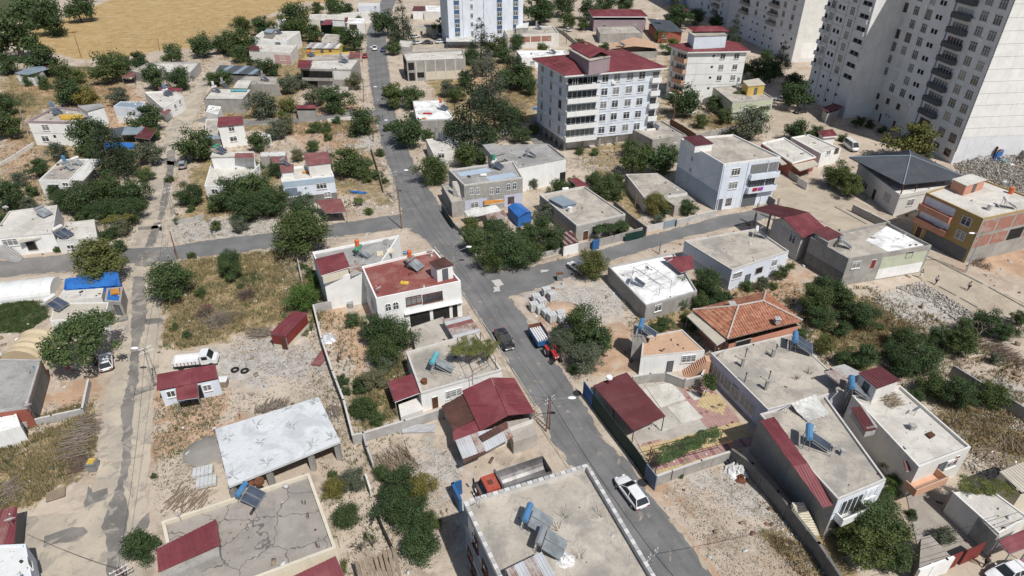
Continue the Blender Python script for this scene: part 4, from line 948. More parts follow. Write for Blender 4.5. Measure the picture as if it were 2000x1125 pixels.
C15 = B('white hut under the wide tree', 'low white hut half hidden by the wide crowned tree, with solar panels in front', [(108,592),(98,626),(205,618),(212,590)],2.5, 'white', 'sheet_cream', .1,.1, name='hut', cat='hut')
S14b = B('rumpled blue tarpaulin hut', 'small hut under a rumpled blue tarpaulin beside the worn left street', [(208,563),(204,588),(236,590),(240,560)],2.5, 'plaster_grey', 'tarp_blue', .06,.3, name='tarpaulin_shed', cat='shed', wins=[(1,232,608,.9,1.9, 'd')])
MB().prism([G(x, y, 2.8).xy for x, y in ((216,566),(216,574),(234,572),(232,563))],2.6,2.85).build('orange_sheet', 'cloth_orange', S14b.root)
# --- B15 left
H15 = B('white house with the outside stair', 'white house with a pale flat roof and outside stair at the left edge', [(18,412),(-22,467),(103,455),(112,400)],3.6, 'white', 'roof_pale', .25,.2, cop='coping', wins=[(1,20,473,2.4,1.3, 'w'),(1,62,480,1.4,1.6, 'g')])
canopy(H15.root, [(36,456),(36,474),(92,462),(96,450)],[3.2,2.9,2.9,3.2], 'sheet_cream', posts=False)
st = MB(); a = G(2,478,2.4); b = G(36,508,0)
for k in range(12):
    p = a.lerp(b, k / 11); st.box(p.x - .55, p.x + .55, p.y - .7, p.y + .7,0, max(.18,2.4 - 2.2 * k / 11))
st.build('outside_stair', 'block_grey', H15.root)
H15b = B('small flat roof between the trees', 'small low flat roof with a big solar tank left of the dark garden trees', [(128,435),(110,470),(190,464),(184,428)],2.6, 'offwhite', 'roof_pale', .25,.2, cop='coping', wins=[(1,138,482,1.2,.8, 'w')])
# --- B16
H16 = B('white house with the sheet metal lean-to', 'white house with two solar heaters and a white metal lean-to on the left', [(119,311),(75,352),(136,352),(174,310)],3.6, 'white', 'roof_concrete', .25,.2, z0=.0, cop='paint_white', wins=[(1,104,365,2.2,1.2, 'w'),(1,128,360,1.2,.8, 'w')])
canopy(H16.root, [(139,351),(163,352),(200,312),(176,310)],[3.4,3.0,3.0,3.5], 'sheet_white', sw=1.0)
# --- B17
H17 = B('white two storey house by the field', 'white two storey house with mauve rimmed roof and stair tower near the field', [(108,208),(53,236),(151,238),(186,218)],6.0, 'white', 'roof_concrete', .45,.25, cop='paint_mauve', cope=.08,
        wins=[(1,89,249,1.8,1.5, 'w'),(1,137,250,1.6,1.5, 'w'),(1,89,271,1.8,1.4, 'w'),(2,163,243,1.0,1.4, 'w'),(2,180,235,1.0,1.4, 'w'),(1,107,266,.5,.5, 'v')])
lines(H17,1,[3.0], 'metal_grey', .06)
hut(H17,[(152,207),(170,217),(202,208),(196,202)],3.2,4.2, 'paint_white', 'roof_grey')
mb = MB()
for k in range(9): p = G(117 + k * 5,225 + (k % 2), H17.deck + .35); mb.cyl(p, G(122 + k * 5,232, H17.deck + .35),.3, None, 6)
mb.build('drying_rack', 'cloth_yellow', H17.root)
# --- B18
H18 = B('pale blue cabin', 'pale blue boxy cabin with a white base left of the small terrace house', [(235,198),(221,208),(274,212),(284,199)],4.2, 'bluewhite', 'sheet_bluegrey', .15,.2, name='cabin', cat='cabin')
panel(H18,1,.0,1., -.1,1.6, 'paint_white', 'plinth_panel', .04)
H18b = B('terrace house along the worn street', 'white flat roofed house with a small red porch beside the worn left street', [(282,180),(318,211),(358,188),(338,176)],3.6, 'white', 'roof_pale', .3,.2, wins=[(1,342,208,1.1,1.3, 'w'),(1,351,199,1.1,1.3, 'w')])
canopy(H18b.root, [(308,215),(324,224),(334,215),(318,207)],[2.8,2.5,2.6,2.9], 'sheet_faded')
canopy(H18b.root, [(308,170),(312,176),(352,179),(356,172)],[3.9,3.7,3.7,3.9], 'sheet_red', posts=False)
# --- B19
S19 = thing('lean_to', G(255,262), 'row of low grey and red metal lean-tos below the terrace house', 'shed')
for px, m in (([(214,252),(216,269),(236,266),(244,247)], 'sheet_grey'),([(243,247),(236,263),(276,262),(283,248)], 'sheet_bluegrey'),([(283,248),(262,268),(292,272),(307,252)], 'sheet_maroon')): canopy(S19, px, [2.6,2.4,2.4,2.6], m)
# --- B20
H20 = B('hut at the edge of the golden field', 'small white gabled hut with grey roof and red lean-to beside the golden field', [(52,137),(33,148),(66,152),(85,138)],2.6, 'white', par=0, deckm=False, name='hut', cat='hut')
sheetroof(H20.root, [(52,147),(28,143),(72,126),(98,134)],[2.6,2.7,3.2,3.0], 'sheet_bluegrey'); sheetroof(H20.root, [(98,135),(76,127),(104,119),(108,124)],[3.0,3.1,2.9,2.7], 'sheet_maroon')
MB().prism([G(x, y, 1.4).xy for x, y in ((104,122),(100,138),(110,138),(110,120))],0,2.4).build('wall', 'inside_shade', H20.root)
# --- B21
H21 = B('low flat roofs above the hillside trees', 'low grey flat roofed house behind the dark hillside trees', [(290,122),(254,138),(290,146),(322,130)],2.8, 'plaster_grey', 'roof_concrete', .3,.2)
H21b = B('long flat roof below the golden field', 'long low flat roofed house just below the golden field, beside the worn street', [(296,121),(314,140),(372,141),(390,121)],3.0, 'block_grey', 'roof_pale', .45,.25)
canopy(H21.root, [(238,142),(238,152),(262,150),(264,141)],[2.4,2.2,2.2,2.4], 'sheet_faded')
# --- B22, B22b
H22 = B('grey house with the blue tanks', 'grey walled house with blue barrels lying on its pale flat roof', [(415,172),(397,193),(474,194),(493,173)],3.8, 'plaster_grey', 'roof_pale', .25,.2, cop='plaster_dark', wins=[(2,486,190,2.0,1.6, 'o')])
for x, wd in ((455, 'leftmost'),(462, 'second'),(470, 'third'),(478, 'rightmost')): 
    mb = MB(); p = G(x, 177, H22.deck + .35); mb.cyl(p - Vector((.6,0,0)), p + Vector((.6,0,0)),.32, None, 8); tag(mb.build('water_barrel', 'plastic_teal'), wd + ' blue barrel lying on the roof of the grey house', 'barrel', 'blue barrels on the grey house roof')
H22c = B('white shed by the worn street', 'small white flat roofed shed below the grey house with blue tanks', [(408,205),(402,218),(425,224),(432,208)],2.6, 'white', 'roof_white', .1,.15, name='shed', cat='shed')
H23 = B('flat roof with the small heater', 'low grey flat roofed house directly behind the one with blue barrels', [(480,148),(457,163),(545,165),(541,150)],3.4, 'plaster_grey', 'roof_concrete', .25,.2)
hut(H23,[(466,157),(456,171),(482,172),(490,158)],2.6,1.2, 'plaster_grey', 'roof_pale')
H24 = B('dark grey metal roofed building', 'long low building with a dark grey ribbed metal roof', [(429,130),(421,146),(503,149),(509,132)],2.8, 'plaster_dark', par=0, deckm=False)
sheetroof(H24.root, [(419,142),(503,146),(510,129),(429,127)],[3.0,3.0,3.4,3.4], 'sheet_grey', sw=1.6, mats=['sheet_grey', 'sheet_grey', 'sheet_bluegrey'])
H25 = B('upper white house with the roof hut', 'white house with a flat roof and a small roof hut near the golden field', [(512,61),(489,77),(560,79),(586,61)],5.2, 'white', 'roof_pale', .3,.2, wins=[(1,543,85,2.0,1.2, 'w')])
hut(H25,[(522,56),(515,62),(530,64),(536,57)], H25.deck, 2.2, 'plaster_grey', 'sheet_bluegrey')
H25b = B('lower white house with the pink wall', 'flat roofed white house with a pink painted wall section, below the hut roofed one', [(505,87),(486,99),(567,103),(580,88)],4.0, 'offwhite', 'roof_pale', .3,.2, wins=[(1,552,114,1.8,1.6, 'w')])
panel(H25b, 1,.6,.99,.3,3.2, 'paint_pink', 'wall_panel', .05); canopy(H25b.root, [(486,90),(486,98),(507,99),(505,90)],[4.4,4.2,4.2,4.4], 'sheet_maroon', posts=False)
H26 = B('open storey house by the main road', 'long two storey house with a dark open upper storey beside the main road', [(607,117),(586,134),(686,136),(702,115)],6.0, 'plaster_grey', 'roof_pale', .3,.25)
panel(H26,1,.04,.62,3.2,5.4, 'inside_shade', 'storey_shade', .03); panel(H26,1,.64,.98,3.0,5.5, 'paint_offwhite', 'wall_panel', .05); panel(H26,1,.02,.3,.3,2.4, 'inside_shade', 'storey_shade', .03); balcony(H26,1,.02,.62,2.9,.8,.7, 'plaster_grey', False)  # shade of the open storeys painted as near-black panels
canopy(H26.root, [(583,117),(581,133),(604,133),(610,118)],[6.9,6.6,6.6,6.9], 'sheet_red', posts=False)
H27 = B('yellow house', 'bright yellow house with a ridged grey and brown sheet roof', [(600,92),(598,97),(664,97),(670,86)],4.6, 'yellow', par=0, deckm=False, wins=[(1,612,98,.8,.9, 'w'),(1,629,100,.9,1.6, 'd'),(1,645,97,.8,.8, 'o')])
sheetroof(H27.root, [(596,94),(660,95),(667,85),(606,83)],[4.8,4.8,5.2,5.2], 'sheet_silver', sw=1.3, mats=['sheet_silver', 'sheet_rusty', 'sheet_white'])
H27b = B('cluttered yellow terrace', 'cluttered roof terrace with yellow parapets behind the long open storey house', [(600,106),(588,118),(690,120),(694,100)],4.0, 'yellow', 'roof_concrete', .5,.2)
canopy(H27b.root, [(684,101),(680,113),(704,114),(704,102)],[4.6,4.4,4.4,4.6], 'sheet_faded', posts=False)
H28 = B('white house with the green awning', 'white two storey house with red roofs and a green screened veranda', [(650,34),(649,44),(712,46),(712,36)],5.0, 'white', 'roof_white', .3,.2, wins=[(1,658,58,1.5,1.5, 'o'),(1,690,52,3.0,1.6, 'o')])
sheetroof(H28.root, [(624,49),(649,48),(649,38),(636,38)],[4.8,4.8,5.1,5.1], 'sheet_red'); MB().prism([G(x, y, 2.4).xy for x, y in ((627,58),(650,58),(650,53),(627,52))],0,4.6).build('veranda', 'metal_green', H28.root)
hut(H28,[(650,33),(649,38),(672,39),(673,33)], H28.deck, 2.4, 'paint_white', 'roof_pale'); canopy(H28.root, [(672,34),(670,43),(678,43),(680,34)],[7,6.2,6.2,7], 'sheet_red', posts=False)
H28b = B('long low house with laundry colours', 'long low pale house near the far end of the main road', [(605,28),(602,38),(640,39),(725,30),(722,23)],2.8, 'offwhite', 'roof_pale', .2,.2)
H28c = B('white container by the far road', 'white container beside the far end of the main road', [(700,6),(699,11),(741,12),(742,6)],2.6, 'bluewhite', 'sheet_white', .05,.1, name='container', cat='container', wins=[(1,733,14,1,1, 'w')])
H29 = B('white house with the red sheet roof', 'small white two storey house with a red sheet roof in the left middle', [(427,231),(426,248),(475,242),(471,229)],5.2, 'white', par=0, deckm=False, wins=[(1,452,251,1.3,1.3, 'w'),(1,456,271,1.6,1.2, 'w')])
sheetroof(H29.root, [(424,248),(476,242),(472,226),(426,229)],[5.3,5.3,5.8,5.8], 'sheet_red')
H29b = B('terrace beside the red sheet roof', 'low terrace with a blue grey awning left of the small red sheet roof', [(402,232),(400,262),(428,264),(426,232)],2.8, 'offwhite', 'roof_concrete', .3,.2, name='house'); canopy(H29b.root, [(404,263),(404,272),(433,270),(431,261)],[2.7,2.4,2.4,2.7], 'sheet_bluegrey')
H30 = B('white house with the ladder', 'white house with a flat terrace, a ladder and a faded red upper roof', [(411,322),(399,363),(462,366),(508,320)],3.6, 'white', 'roof_pale', .3,.2, wins=[(1,420,374,1.4,1.1, 'w')])
hw = hut(H30,[(416,298),(412,306),(496,304),(494,296)],3.3,2.8, 'paint_white', 'roof_pale'); canopy(H30.root, [(459,299),(458,308),(496,309),(495,299)],[6.5,6.2,6.2,6.5], 'sheet_faded', posts=False)
f = MB(); a = G(430,328,3.4); b = G(431,303,6.2); o = Vector((.4,0,0)); f.tube([a, b],.03); f.tube([a + o, b + o],.03)
for k in range(9): f.tube([a.lerp(b, k / 9), a.lerp(b, k / 9) + o],.02)
f.build('ladder', 'metal_grey', H30.root)
H31 = B('small white roofed outhouse', 'small outhouse with a white sheet roof behind the big walnut tree', [(508,297),(508,306),(558,304),(558,295)],2.8, 'plaster_grey', 'sheet_white', .05,.1, name='outhouse', cat='outhouse')
canopy(H31.root, [(527,306),(532,318),(561,316),(558,304)],[2.6,2.3,2.3,2.6], 'sheet_faded')
# --- B32
H32 = B('blue grey house above the round tree', 'pale house with a blue grey parapet band, above the big round street tree', [(547,328),(550,354),(652,343),(642,318)],5.4, 'bluewhite', 'roof_pale', .4,.25, cop='paint_white', wins=[(1,628,363,2.0,1.2, 'w'),(1,640,380,1.3,1.2, 'b')])
panel(H32,1,.0,1., 4.1,5.2, 'paint_paleblue', 'parapet_band', .06); panel(H32,1,.0,1., 0,1.8, 'plaster_dark', 'wall_panel', .03); panel(H32,1,.03,.26,2.2,3.8, 'paint_slateblue', 'roller_shutter', .1)
hw = hut(H32,[(594,304),(602,323),(645,318),(640,300)], H32.deck, 2.4, 'paint_offwhite', metal='sheet_faded', tilt=.4); hut(H32,[(547,320),(550,336),(572,334),(572,321)], H32.deck, 1.6, 'paint_white', 'sheet_faded')
canopy(H32.root, [(617,391),(635,416),(677,414),(666,388)],[2.7,2.4,2.4,2.7], 'sheet_faded', sw=1.0)
# --- B33, B34
H33 = B('flat roof with the red rug', 'low grey house with a red rug on its white roof, by the road', [(806,197),(814,235),(888,231),(864,194)],3.8, 'plaster_grey', 'roof_white', .3,.2, cop='coping', wins=[(1,872,241,.7,.6, 'w')])
H34 = B('bare concrete two storey building', 'unfinished bare concrete two storey building with roof rubble, right of the main road', [(786,102),(794,119),(909,114),(904,96)],6.2, 'plaster_grey', 'roof_pale', .5,.25, name='unfinished_building', cat='building')
for z0, z1 in ((.2,2.6),(3.4,5.6)): panel(H34,0,.1,.9, z0, z1, 'inside_shade', 'storey_shade', .03); panel(H34,1,.02,.12, z0, z1, 'inside_shade', 'storey_shade', .03)  # near-black panels paint the shade inside the unfinished floors
panel(H34,1,.16,.28,1.0,2.6, 'inside_shade', 'storey_shade', .03); panel(H34,1,.32,.98,.2,2.7, 'paint_cream', 'infill_panel', .04)
for u in (.14,.30,.47,.64,.81): panel(H34,1, u, u + .02,0,5.9, 'coping', 'column', .1)
H36 = B('brick walled house in the centre top', 'flat roofed house with a bare red brick wall, behind the pointed trees', [(982,53),(992,69),(1092,65),(1080,50)],4.6, 'offwhite', 'roof_concrete', .4,.25)
for k in range(4): panel(H36,1,.03 + .21 * k, .22 + .21 * k, 2.0,3.9, 'brick_infill', 'brick_panel', .03)
hut(H36,[(1010,47),(1008,55),(1030,54),(1032,44)], H36.deck, 1.8, 'plaster_grey', 'sheet_white')
H37 = B('white low roof behind the apartment block', 'low white flat roof between the brick walled house and the apartment block', [(1009,99),(1019,113),(1112,108),(1102,98)],3.3, 'white', 'roof_white', .35,.25, wins=[(1,1040,122,1.5,1, 'w')])
# --- right part
H41 = B('grey flat roof by the apartment block', 'low grey flat roofed house at the right foot of the six storey block', [(1225,247),(1275,273),(1340,263),(1292,235)],3.6, 'plaster_grey', 'roof_concrete', .3,.2, wins=[(1,1318,283,1,1.2, 'w')])
H40 = B('house with the yellow roof room', 'pale green house with a small yellow room and vines on its flat roof', [(1393,170),(1431,200),(1511,191),(1466,164)],5.2, 'palegreen', 'roof_concrete', .3,.25, cop='block_grey', wins=[(1,1455,215,1.4,1.4, 'w'),(1,1500,209,1.6,1.6, 'w')])
panel(H40,1,.0,1., 2.4,2.7, 'block_grey', 'floor_line', .3)
hut(H40,[(1452,158),(1462,168),(1494,165),(1481,153)], H40.deck, 2.6, 'paint_yellow', 'sheet_cream', door=1)
H42 = B('tall narrow three storey house', 'three storey house with a blank blue grey side wall and glazed street balconies', [(1330,271),(1413.5,320),(1525,306),(1432,262)],9.8, 'bluewhite', 'roof_concrete', .35,.2, cop='paint_white')
lw = edge(H42,1)[3]; panel(H42,0,0., 1., 0,3.9, 'paint_paleblue', 'wall_panel', .03)
for z in (4.3,7.1): win_at(H42,1, lw * .24, z, 1.9,1.5, 'w'); panel(H42,1,.50,.99, z - .15, z + 1.75, 'glass', 'veranda_glazing', .04)
for z in (3.3,6.1): balcony(H42,1,.49,1.0, z, .9,1.0, 'paint_bluewhite', False, True)
for z in (4.2,7.05):
    for k in range(9): panel(H42,1,.51 + .052 * k, .516 + .052 * k, z, z + 1.7, 'metal_grey', 'glazing_bar', .09)
win_at(H42,0, edge(H42,0)[3] * .33,6.8,.7,.9, 'w'); win_at(H42,0, edge(H42,0)[3] * .33,4.4,.7,.9, 'w'); win_at(H42,1, lw * .22,1.0,1.2,1.3, 'o'); win_at(H42,1, lw * .06,0,1.2,2.4, 'd'); win_at(H42,1, lw * .58,0,3.2,2.7, 'd')
for u in (.02,.44,.80): panel(H42,1, u, u + .012,0,9.4, 'paint_bluewhite', 'pilaster', .12)
hut(H42,[(1336,268),(1358,284),(1392,280),(1368,264)], H42.deck, 1.5, 'paint_white', metal='sheet_maroon')
H43 = B('white low house with the brown band', 'low white roofed house with a brown front and cream awnings', [(1487,279),(1548,318),(1594,306),(1532,268)],3.4, 'brownred', 'roof_pale', .3,.2, cop='paint_white')
canopy(H43.root, [(1548,322),(1562,334),(1600,322),(1590,312)],[2.9,2.6,2.6,2.9], 'sheet_cream', posts=False); canopy(H43.root, [(1518,308),(1526,322),(1548,318),(1540,304)],[2.9,2.6,2.6,2.9], 'sheet_cream', posts=False)
H43b = B('white painted house beside the van', 'white low house with dark window strip beside the parked van', [(1545,268),(1604,300),(1643,290),(1580,262)],3.2, 'white', 'roof_pale', .3,.2, wins=[(1,1618,298,1.3,1.1, 'w'),(1,1634,294,1.3,1.1, 'o')])
H44 = B('house under the dark hip roof', 'white house under a large dark grey hip roof raised on posts', [(1676,326),(1756,388),(1868,366),(1778,310)],3.7, 'offwhite', par=0, deckm=True, roof='roof_grey')
for x, y, w, h, s in ((1708,377,1.2,2.2, 'B'),(1733,386,2.2,1.6, 'b'),(1690,362,1.8,1.4, 'w')): win_px(H44,0, x, y, w, h, s)
win_px(H44,1,1778,395,1.6,1.4, 'b'); 
mb = MB()
for i in range(4):
    a, d, n, L = edge(H44, i)
    for k in range(5): p = a + d * (.2 + (L - .4) * k / 4) - n * .2; mb.cyl((p.x, p.y, 3.6),(p.x, p.y, 6.2),.09, None, 6)
mb.build('loft_posts', 'rust', H44.root); MB().prism(inset(H44.P, -.12),3.72,4.5).build('loft_parapet', 'paint_offwhite', H44.root)
O = [G(x, y, 6.2) for x, y in ((1658,307),(1764,361),(1891,348),(1776,293))]; ap = G(1778,304,8.3); ap2 = G(1772,307,8.3)
for i in range(4): strips(H44.root, [O[i], O[(i + 1) % 4], ap], 'sheet_grey', sw=1.2, ribs=4)
f = MB()
for p in O: f.cyl(p + Vector((0,0,.08)), ap + Vector((0,0,.08)),.1, None, 6)
f.build('ridge_cap', 'sheet_bluegrey', H44.root); MB().prism(inset([p.xy for p in O],.05),6.0,6.13).build('eaves', 'metal_dark', H44.root)
H45 = B('three storey house with salmon balconies', 'three storey house with ochre front, salmon balconies and a bare brick side', [(1809,376),(1921,427),(2052,399),(1905,345)],8.5, 'ochre', 'roof_pale', .25,.2)
l0 = edge(H45,0)[3]; l1 = edge(H45,1)[3]
panel(H45,0,0., .58,2.7,8.2, 'paint_salmon', 'wall_panel', .03)
for z in (3.1,5.7):
    panel(H45,0,.03,.56, z + .9, z + 2.3, 'paint_bluewhite', 'balcony_recess', .05); balcony(H45,0,.0,.57, z - .1,.8,.95, 'paint_salmon', False); win_at(H45,0, l0 * .40, z + .9,1.8,1.3, 'w'); win_at(H45,0, l0 * .78, z + .4,1.7,1.5, 'w')
win_at(H45,0, l0 * .12,0,1.2,2.3, 'B'); panel(H45,0,.24,.96,.1,2.4, 'door_grey', 'shop_shutter', .04)
panel(H45,1,0., 1., 0,8.2, 'plaster_grey', 'wall_panel', .03)
for z0, z1 in ((2.9,5.0),(5.6,7.9)):
    for k in range(4): panel(H45,1,.02 + .25 * k, .24 + .25 * k, z0, z1, 'brick_infill' if (k, z0) != (2,2.9) else 'inside_shade', 'brick_panel', .05)  # one bay has no brick: a near-black panel paints its shade
hw = hut(H45,[(1862,350),(1888,362),(1926,350),(1898,340)], H45.deck, 2.0, 'paint_salmon', 'roof_pale', door=1)
H46 = B('grey house with the white roof overlay', 'grey and pale green house with a white coated roof terrace in the right middle', [(1583,463),(1658,505),(1820,479),(1732,433)],5.2, 'plaster_grey', 'roof_concrete', .5,.2, cop='plaster_grey')
panel(H46,1,.42,.97,2.2,4.3, 'paint_palegreen', 'wall_panel', .03); panel(H46,1,.42,.97,.2,2.15, 'paint_white', 'wall_panel', .03); panel(H46,0,.0,1., 0., 2.4, 'plaster_dark', 'wall_panel', .03)
for x, y, w, h, s in ((1672,517,1.6,1.3, 'w'),(1705,515,1.0,1.6, 'r'),(1776,497,1.2,1.0, 'g')): win_px(H46,1, x, y, w, h, s)
Q = [G(x, y, H46.deck + .02).xy for x, y in ((1690,470),(1735,492),(1806,478),(1732,442))]; MB().prism(Q, H46.deck, H46.deck + .04).build('white_coating', 'roof_white', H46.root)
canopy(H46.root, [(1588,452),(1618,470),(1648,460),(1615,441)],[6.2,6.0,6.0,6.3], 'sheet_maroon', posts=False); MB().prism([G(x, y, 5.9).xy for x, y in ((1592,458),(1618,474),(1643,464),(1615,448))],4.7,5.9).build('stair_hut', 'plaster_grey', H46.root)
H47 = B('block house with the red gable', 'grey block house with a maroon gabled metal roof and open side shed', [(1510,428),(1566,462),(1612,447),(1580,420)],4.8, 'block_grey', par=0, deckm=False)
win_px(H47,0,1548,466,1.5,1.6, 'w')

strips(H47.root, [G(1469,408,4.7), G(1511,398,4.7), G(1581,415,6.4), G(1529,426,6.4)], 'sheet_maroon'); strips(H47.root, [G(1568,465,4.9), G(1616,448,4.9), G(1581,415,6.4), G(1529,426,6.4)], 'sheet_red')
MB().add([G(1510,428,4.8), G(1566,462,4.8), G(1531,428,6.3), G(1512,432,4.7)],[(0,1,2)]).build('gable_wall', 'block_grey', H47.root)
f = MB()
for x, y in ((1472,440),(1497,452),(1520,470),(1512,430)): p = G(x, y, 0); f.box(p.x - .15, p.x + .15, p.y - .15, p.y + .15,0,4.6)
f.build('shed_posts', 'plaster_grey', H47.root)
H48 = B('square white house by the east road', 'square white house with a bare concrete flat roof, below the east road', [(1337,470),(1430,527),(1541,490),(1476,446)],3.9, 'bluewhite', 'roof_concrete', .3,.2, cop='coping', wins=[(1,1512,513,1.2,1.3, 'w'),(1,1440,537,2.0,1.1, 'b'),(1,1462,533,1.2,1.9, 'd'),(1,1482,528,1.4,1.1, 'g')])
panel(H48,0,0., 1., 0., 1.6, 'paint_paleblue', 'wall_panel', .03)
H49 = B('white roof with the steel frames', 'low grey walled house with a bright white roof and rusty steel frames', [(1188,520),(1262,597),(1362,568),(1316,493)],2.9, 'plaster_grey', 'roof_white', .3,.22, cop='block_grey', wins=[(1,1285,601,1.3,1.2, 'w')])
canopy(H49.root, [(1296,503),(1330,532),(1356,525),(1352,499)],[3.6,3.4,3.4,3.6], 'sheet_red', posts=False)
f = MB(); q = [G(x, y, 4.6) for x, y in ((1237,522),(1290,556),(1312,548),(1262,514))]
for a in q: f.cyl((a.x, a.y, H49.deck), a, .035, None, 4)
for t in (0,.25,.5,.75,1): f.tube([q[0].lerp(q[1], t), q[3].lerp(q[2], t)],.03)
f.tube([q[0], q[1]],.035); f.tube([q[3], q[2]],.035); f.build('steel_frame', 'metal_grey', H49.root)
# --- B50 tiled
H50 = B('orange tiled roof', 'house with a weathered orange tiled hip roof and salmon walls', [(1368,617),(1424,672),(1560,636),(1495,582)],3.0, 'salmon', par=0, deckm=False, wins=[(1,1450,672,2.4,1.3, 'g')])
O = [G(x, y, 3.3) for x, y in ((1353,606),(1420,663),(1567,627),(1495,570))]; r0 = G(1442,598,5.0); r1 = G(1490,589,5.0)
for pl in ([O[0], O[1], r0],[O[1], O[2], r1, r0],[O[2], O[3], r1],[O[3], O[0], r0, r1]): tiles(H50.root, pl)
f = MB()
for a, b in ((O[1], r0),(O[2], r1),(O[0], r0),(O[3], r1),(r0, r1)):
    n_ = int((b - a).length / .45)
    for k in range(n_): f.cyl(a.lerp(b, k / n_) + Vector((0,0,.14)), a.lerp(b, (k + 1.1) / n_) + Vector((0,0,.18)),.15,.12,6)
f.build('ridge_tiles', 'mortar', H50.root)
chimney(H50,1517,630,4.0,.7,.6); chimney(H50,1429,598,4.4,.5,.7)
canopy(H50.root, [(1341,617),(1400,674),(1417,664),(1355,609)][::1],[2.6,2.6,3.1,3.1], 'sheet_cream', ribs=4)
H51 = B('beige tiled terrace roof', 'white house whose flat roof is laid with beige tiles, beside a concrete tank tower', [(1256,658),(1252,697),(1377,685),(1332,643)],3.1, 'white', 'roof_terracotta_floor', .12,.2, cop='coping', wins=[(1,1310,704,.9,1.9, 'd'),(1,1345,700,2.0,1.2, 'b')])
hut(H51,[(1240,632),(1237,655),(1264,655),(1262,634)],-.1,4.4, 'plaster_grey', 'roof_grey', over=.05)
st = MB(); a = G(1340,728,.2); b = G(1382,700,3.0)
for k in range(13): p = a.lerp(b, k / 12); st.box(p.x - .3, p.x + .3, p.y - .6, p.y + .6,-.1,.2 + 2.8 * k / 12)
st.build('outside_stair', 'paint_peach', H51.root)
H52 = B('wide concrete roof with chimneys', 'wide concrete flat roof with several chimneys over a lilac wall of barred windows', [(1388,689),(1500,800),(1660,760),(1545,652)],3.6, 'lilac', 'roof_concrete', .12,.2, cop='coping')
l0 = edge(H52,0)[3]
for u, w in ((.14,2.6),(.40,3.6),(.52,1.6),(.72,2.6)): win_at(H52,0, l0 * u, .8, w, 1.7, 'b')
for x, y, h in ((1449,716,1.3),(1508,697,1.2),(1495,761,1.4)): chimney(H52, x, y, H52.deck, h, .32, 'plaster_grey')
f = MB()
for x, y, h in ((1453,706,2.0),(1454,746,1.4),(1512,695,1.8),(1500,745,1.6)): p = G(x, y, H52.deck); f.cyl(p, p + Vector((0,0, h)),.06, None, 6); f.cyl(p + Vector((0,0, h)), p + Vector((0,0, h + .15)),.13,.05,6)
f.build('stove_pipes', 'metal_dark', H52.root)
for x, y in ((1557,740),(1580,730)): rebar(H52, x, y, H52.deck, 14,.8,.35)
H53 = B('roof with the long red stair cover', 'two storey concrete house with a long bent red sheet roof over its outer stair', [(1484,808),(1637,975),(1731,936),(1612,772)],6.0, 'plaster_grey', 'roof_concrete', .25,.2, cop='coping')
panel(H53,1,0., 1., 2.8,5.7, 'paint_bluewhite', 'wall_panel', .03); balcony(H53,1,.08,.62,2.9,1.0,.9, 'paint_white', True, True); win_px(H53,1,1700,962,1.6,1.4, 'w')

strips(H53.root, [G(1485,822,6.7), G(1512,814,6.7), G(1577,905,6.4), G(1549,911,6.4)], 'sheet_red', sw=.55, ribs=2); strips(H53.root, [G(1549,911,6.4), G(1577,905,6.4), G(1634,985,4.9), G(1608,992,4.9)], 'sheet_red', sw=.55, ribs=2)
for x, y in ((1587,848),(1643,888),(1626,880)): chimney(H53, x, y, H53.deck, .7,.35, 'block_grey')
st = MB(); a = G(1590,1040,.2); b = G(1560,985,2.6)
for k in range(12): p = a.lerp(b, k / 11); st.box(p.x - .6, p.x + .6, p.y - .25, p.y + .25,-.1,.2 + 2.4 * k / 11)
st.build('outside_stair', 'paint_cream', H53.root)
H54 = B('white coated roof on the right', 'house with a wide white coated flat roof, woodpile and balcony, on the right', [(1664,772),(1795,912),(1897,873),(1758,752)],4.6, 'offwhite', 'roof_pale', .35,.2, cop='paint_offwhite', wins=[(1,1858,905,1.6,1.2, 'w'),(1,1836,915,1.2,1.8, 'd'),(1,1868,897,.7,1.2, 'r')])
balcony(H54,1,-.15,.45,2.1,1.4,.9, 'paint_peach', False, True)
hw = hut(H54,[(1680,729),(1713,757),(1755,742),(1720,717)], H54.deck, 2.4, 'paint_offwhite', metal='sheet_maroon', door=0)
canopy(H54.root, [(1610,726),(1640,750),(1668,742),(1636,720)],[5.2,5.0,5.0,5.2], 'sheet_rusty', posts=False); MB().prism([G(x, y, 4.6).xy for x, y in ((1622,716),(1668,752),(1700,735),(1650,710))],0,4.5).build('rear_room', 'block_grey', H54.root)
strips(H54.root, [G(1661,796,5.6), G(1682,793,5.6), G(1712,839,5.0), G(1689,842,5.0)], 'sheet_maroon', sw=.6); MB().prism([G(x, y, 4.4).xy for x, y in ((1663,806),(1690,846),(1710,842),(1682,800))],3.8,5.1).build('stair_wall', 'block_grey', H54.root)
canopy(H54.root, [(1765,900),(1770,920),(1792,916),(1786,898)],[3.9,3.4,3.4,3.9], 'sheet_faded', posts=False, sw=.5)
chimney(H54,1780,838, H54.deck, .6,.5); MB().prism([G(x, y, H54.deck).xy for x, y in ((1807,850),(1816,858),(1826,852),(1817,845))], H54.deck, H54.deck + .25).build('roof_hatch', 'door_brown', H54.root)
H55 = B('pale roof beside the courtyard', 'low house with a pale slabbed flat roof beside the deep yard', [(1862,962),(1952,1042),(2010,1010),(1928,950)],3.2, 'offwhite', 'roof_pale', .15,.2)
canopy(H55.root, [(1950,1056),(1972,1082),(2014,1066),(2000,1034)],[2.7,2.4,2.4,2.7], 'sheet_red')
H55b = B('cream ribbed roof at the right edge', 'house with a cream ribbed metal roof cut off by the right edge', [(1954,922),(1994,965),(2080,940),(2020,896)],3.6, 'cream', par=0, deckm=False)
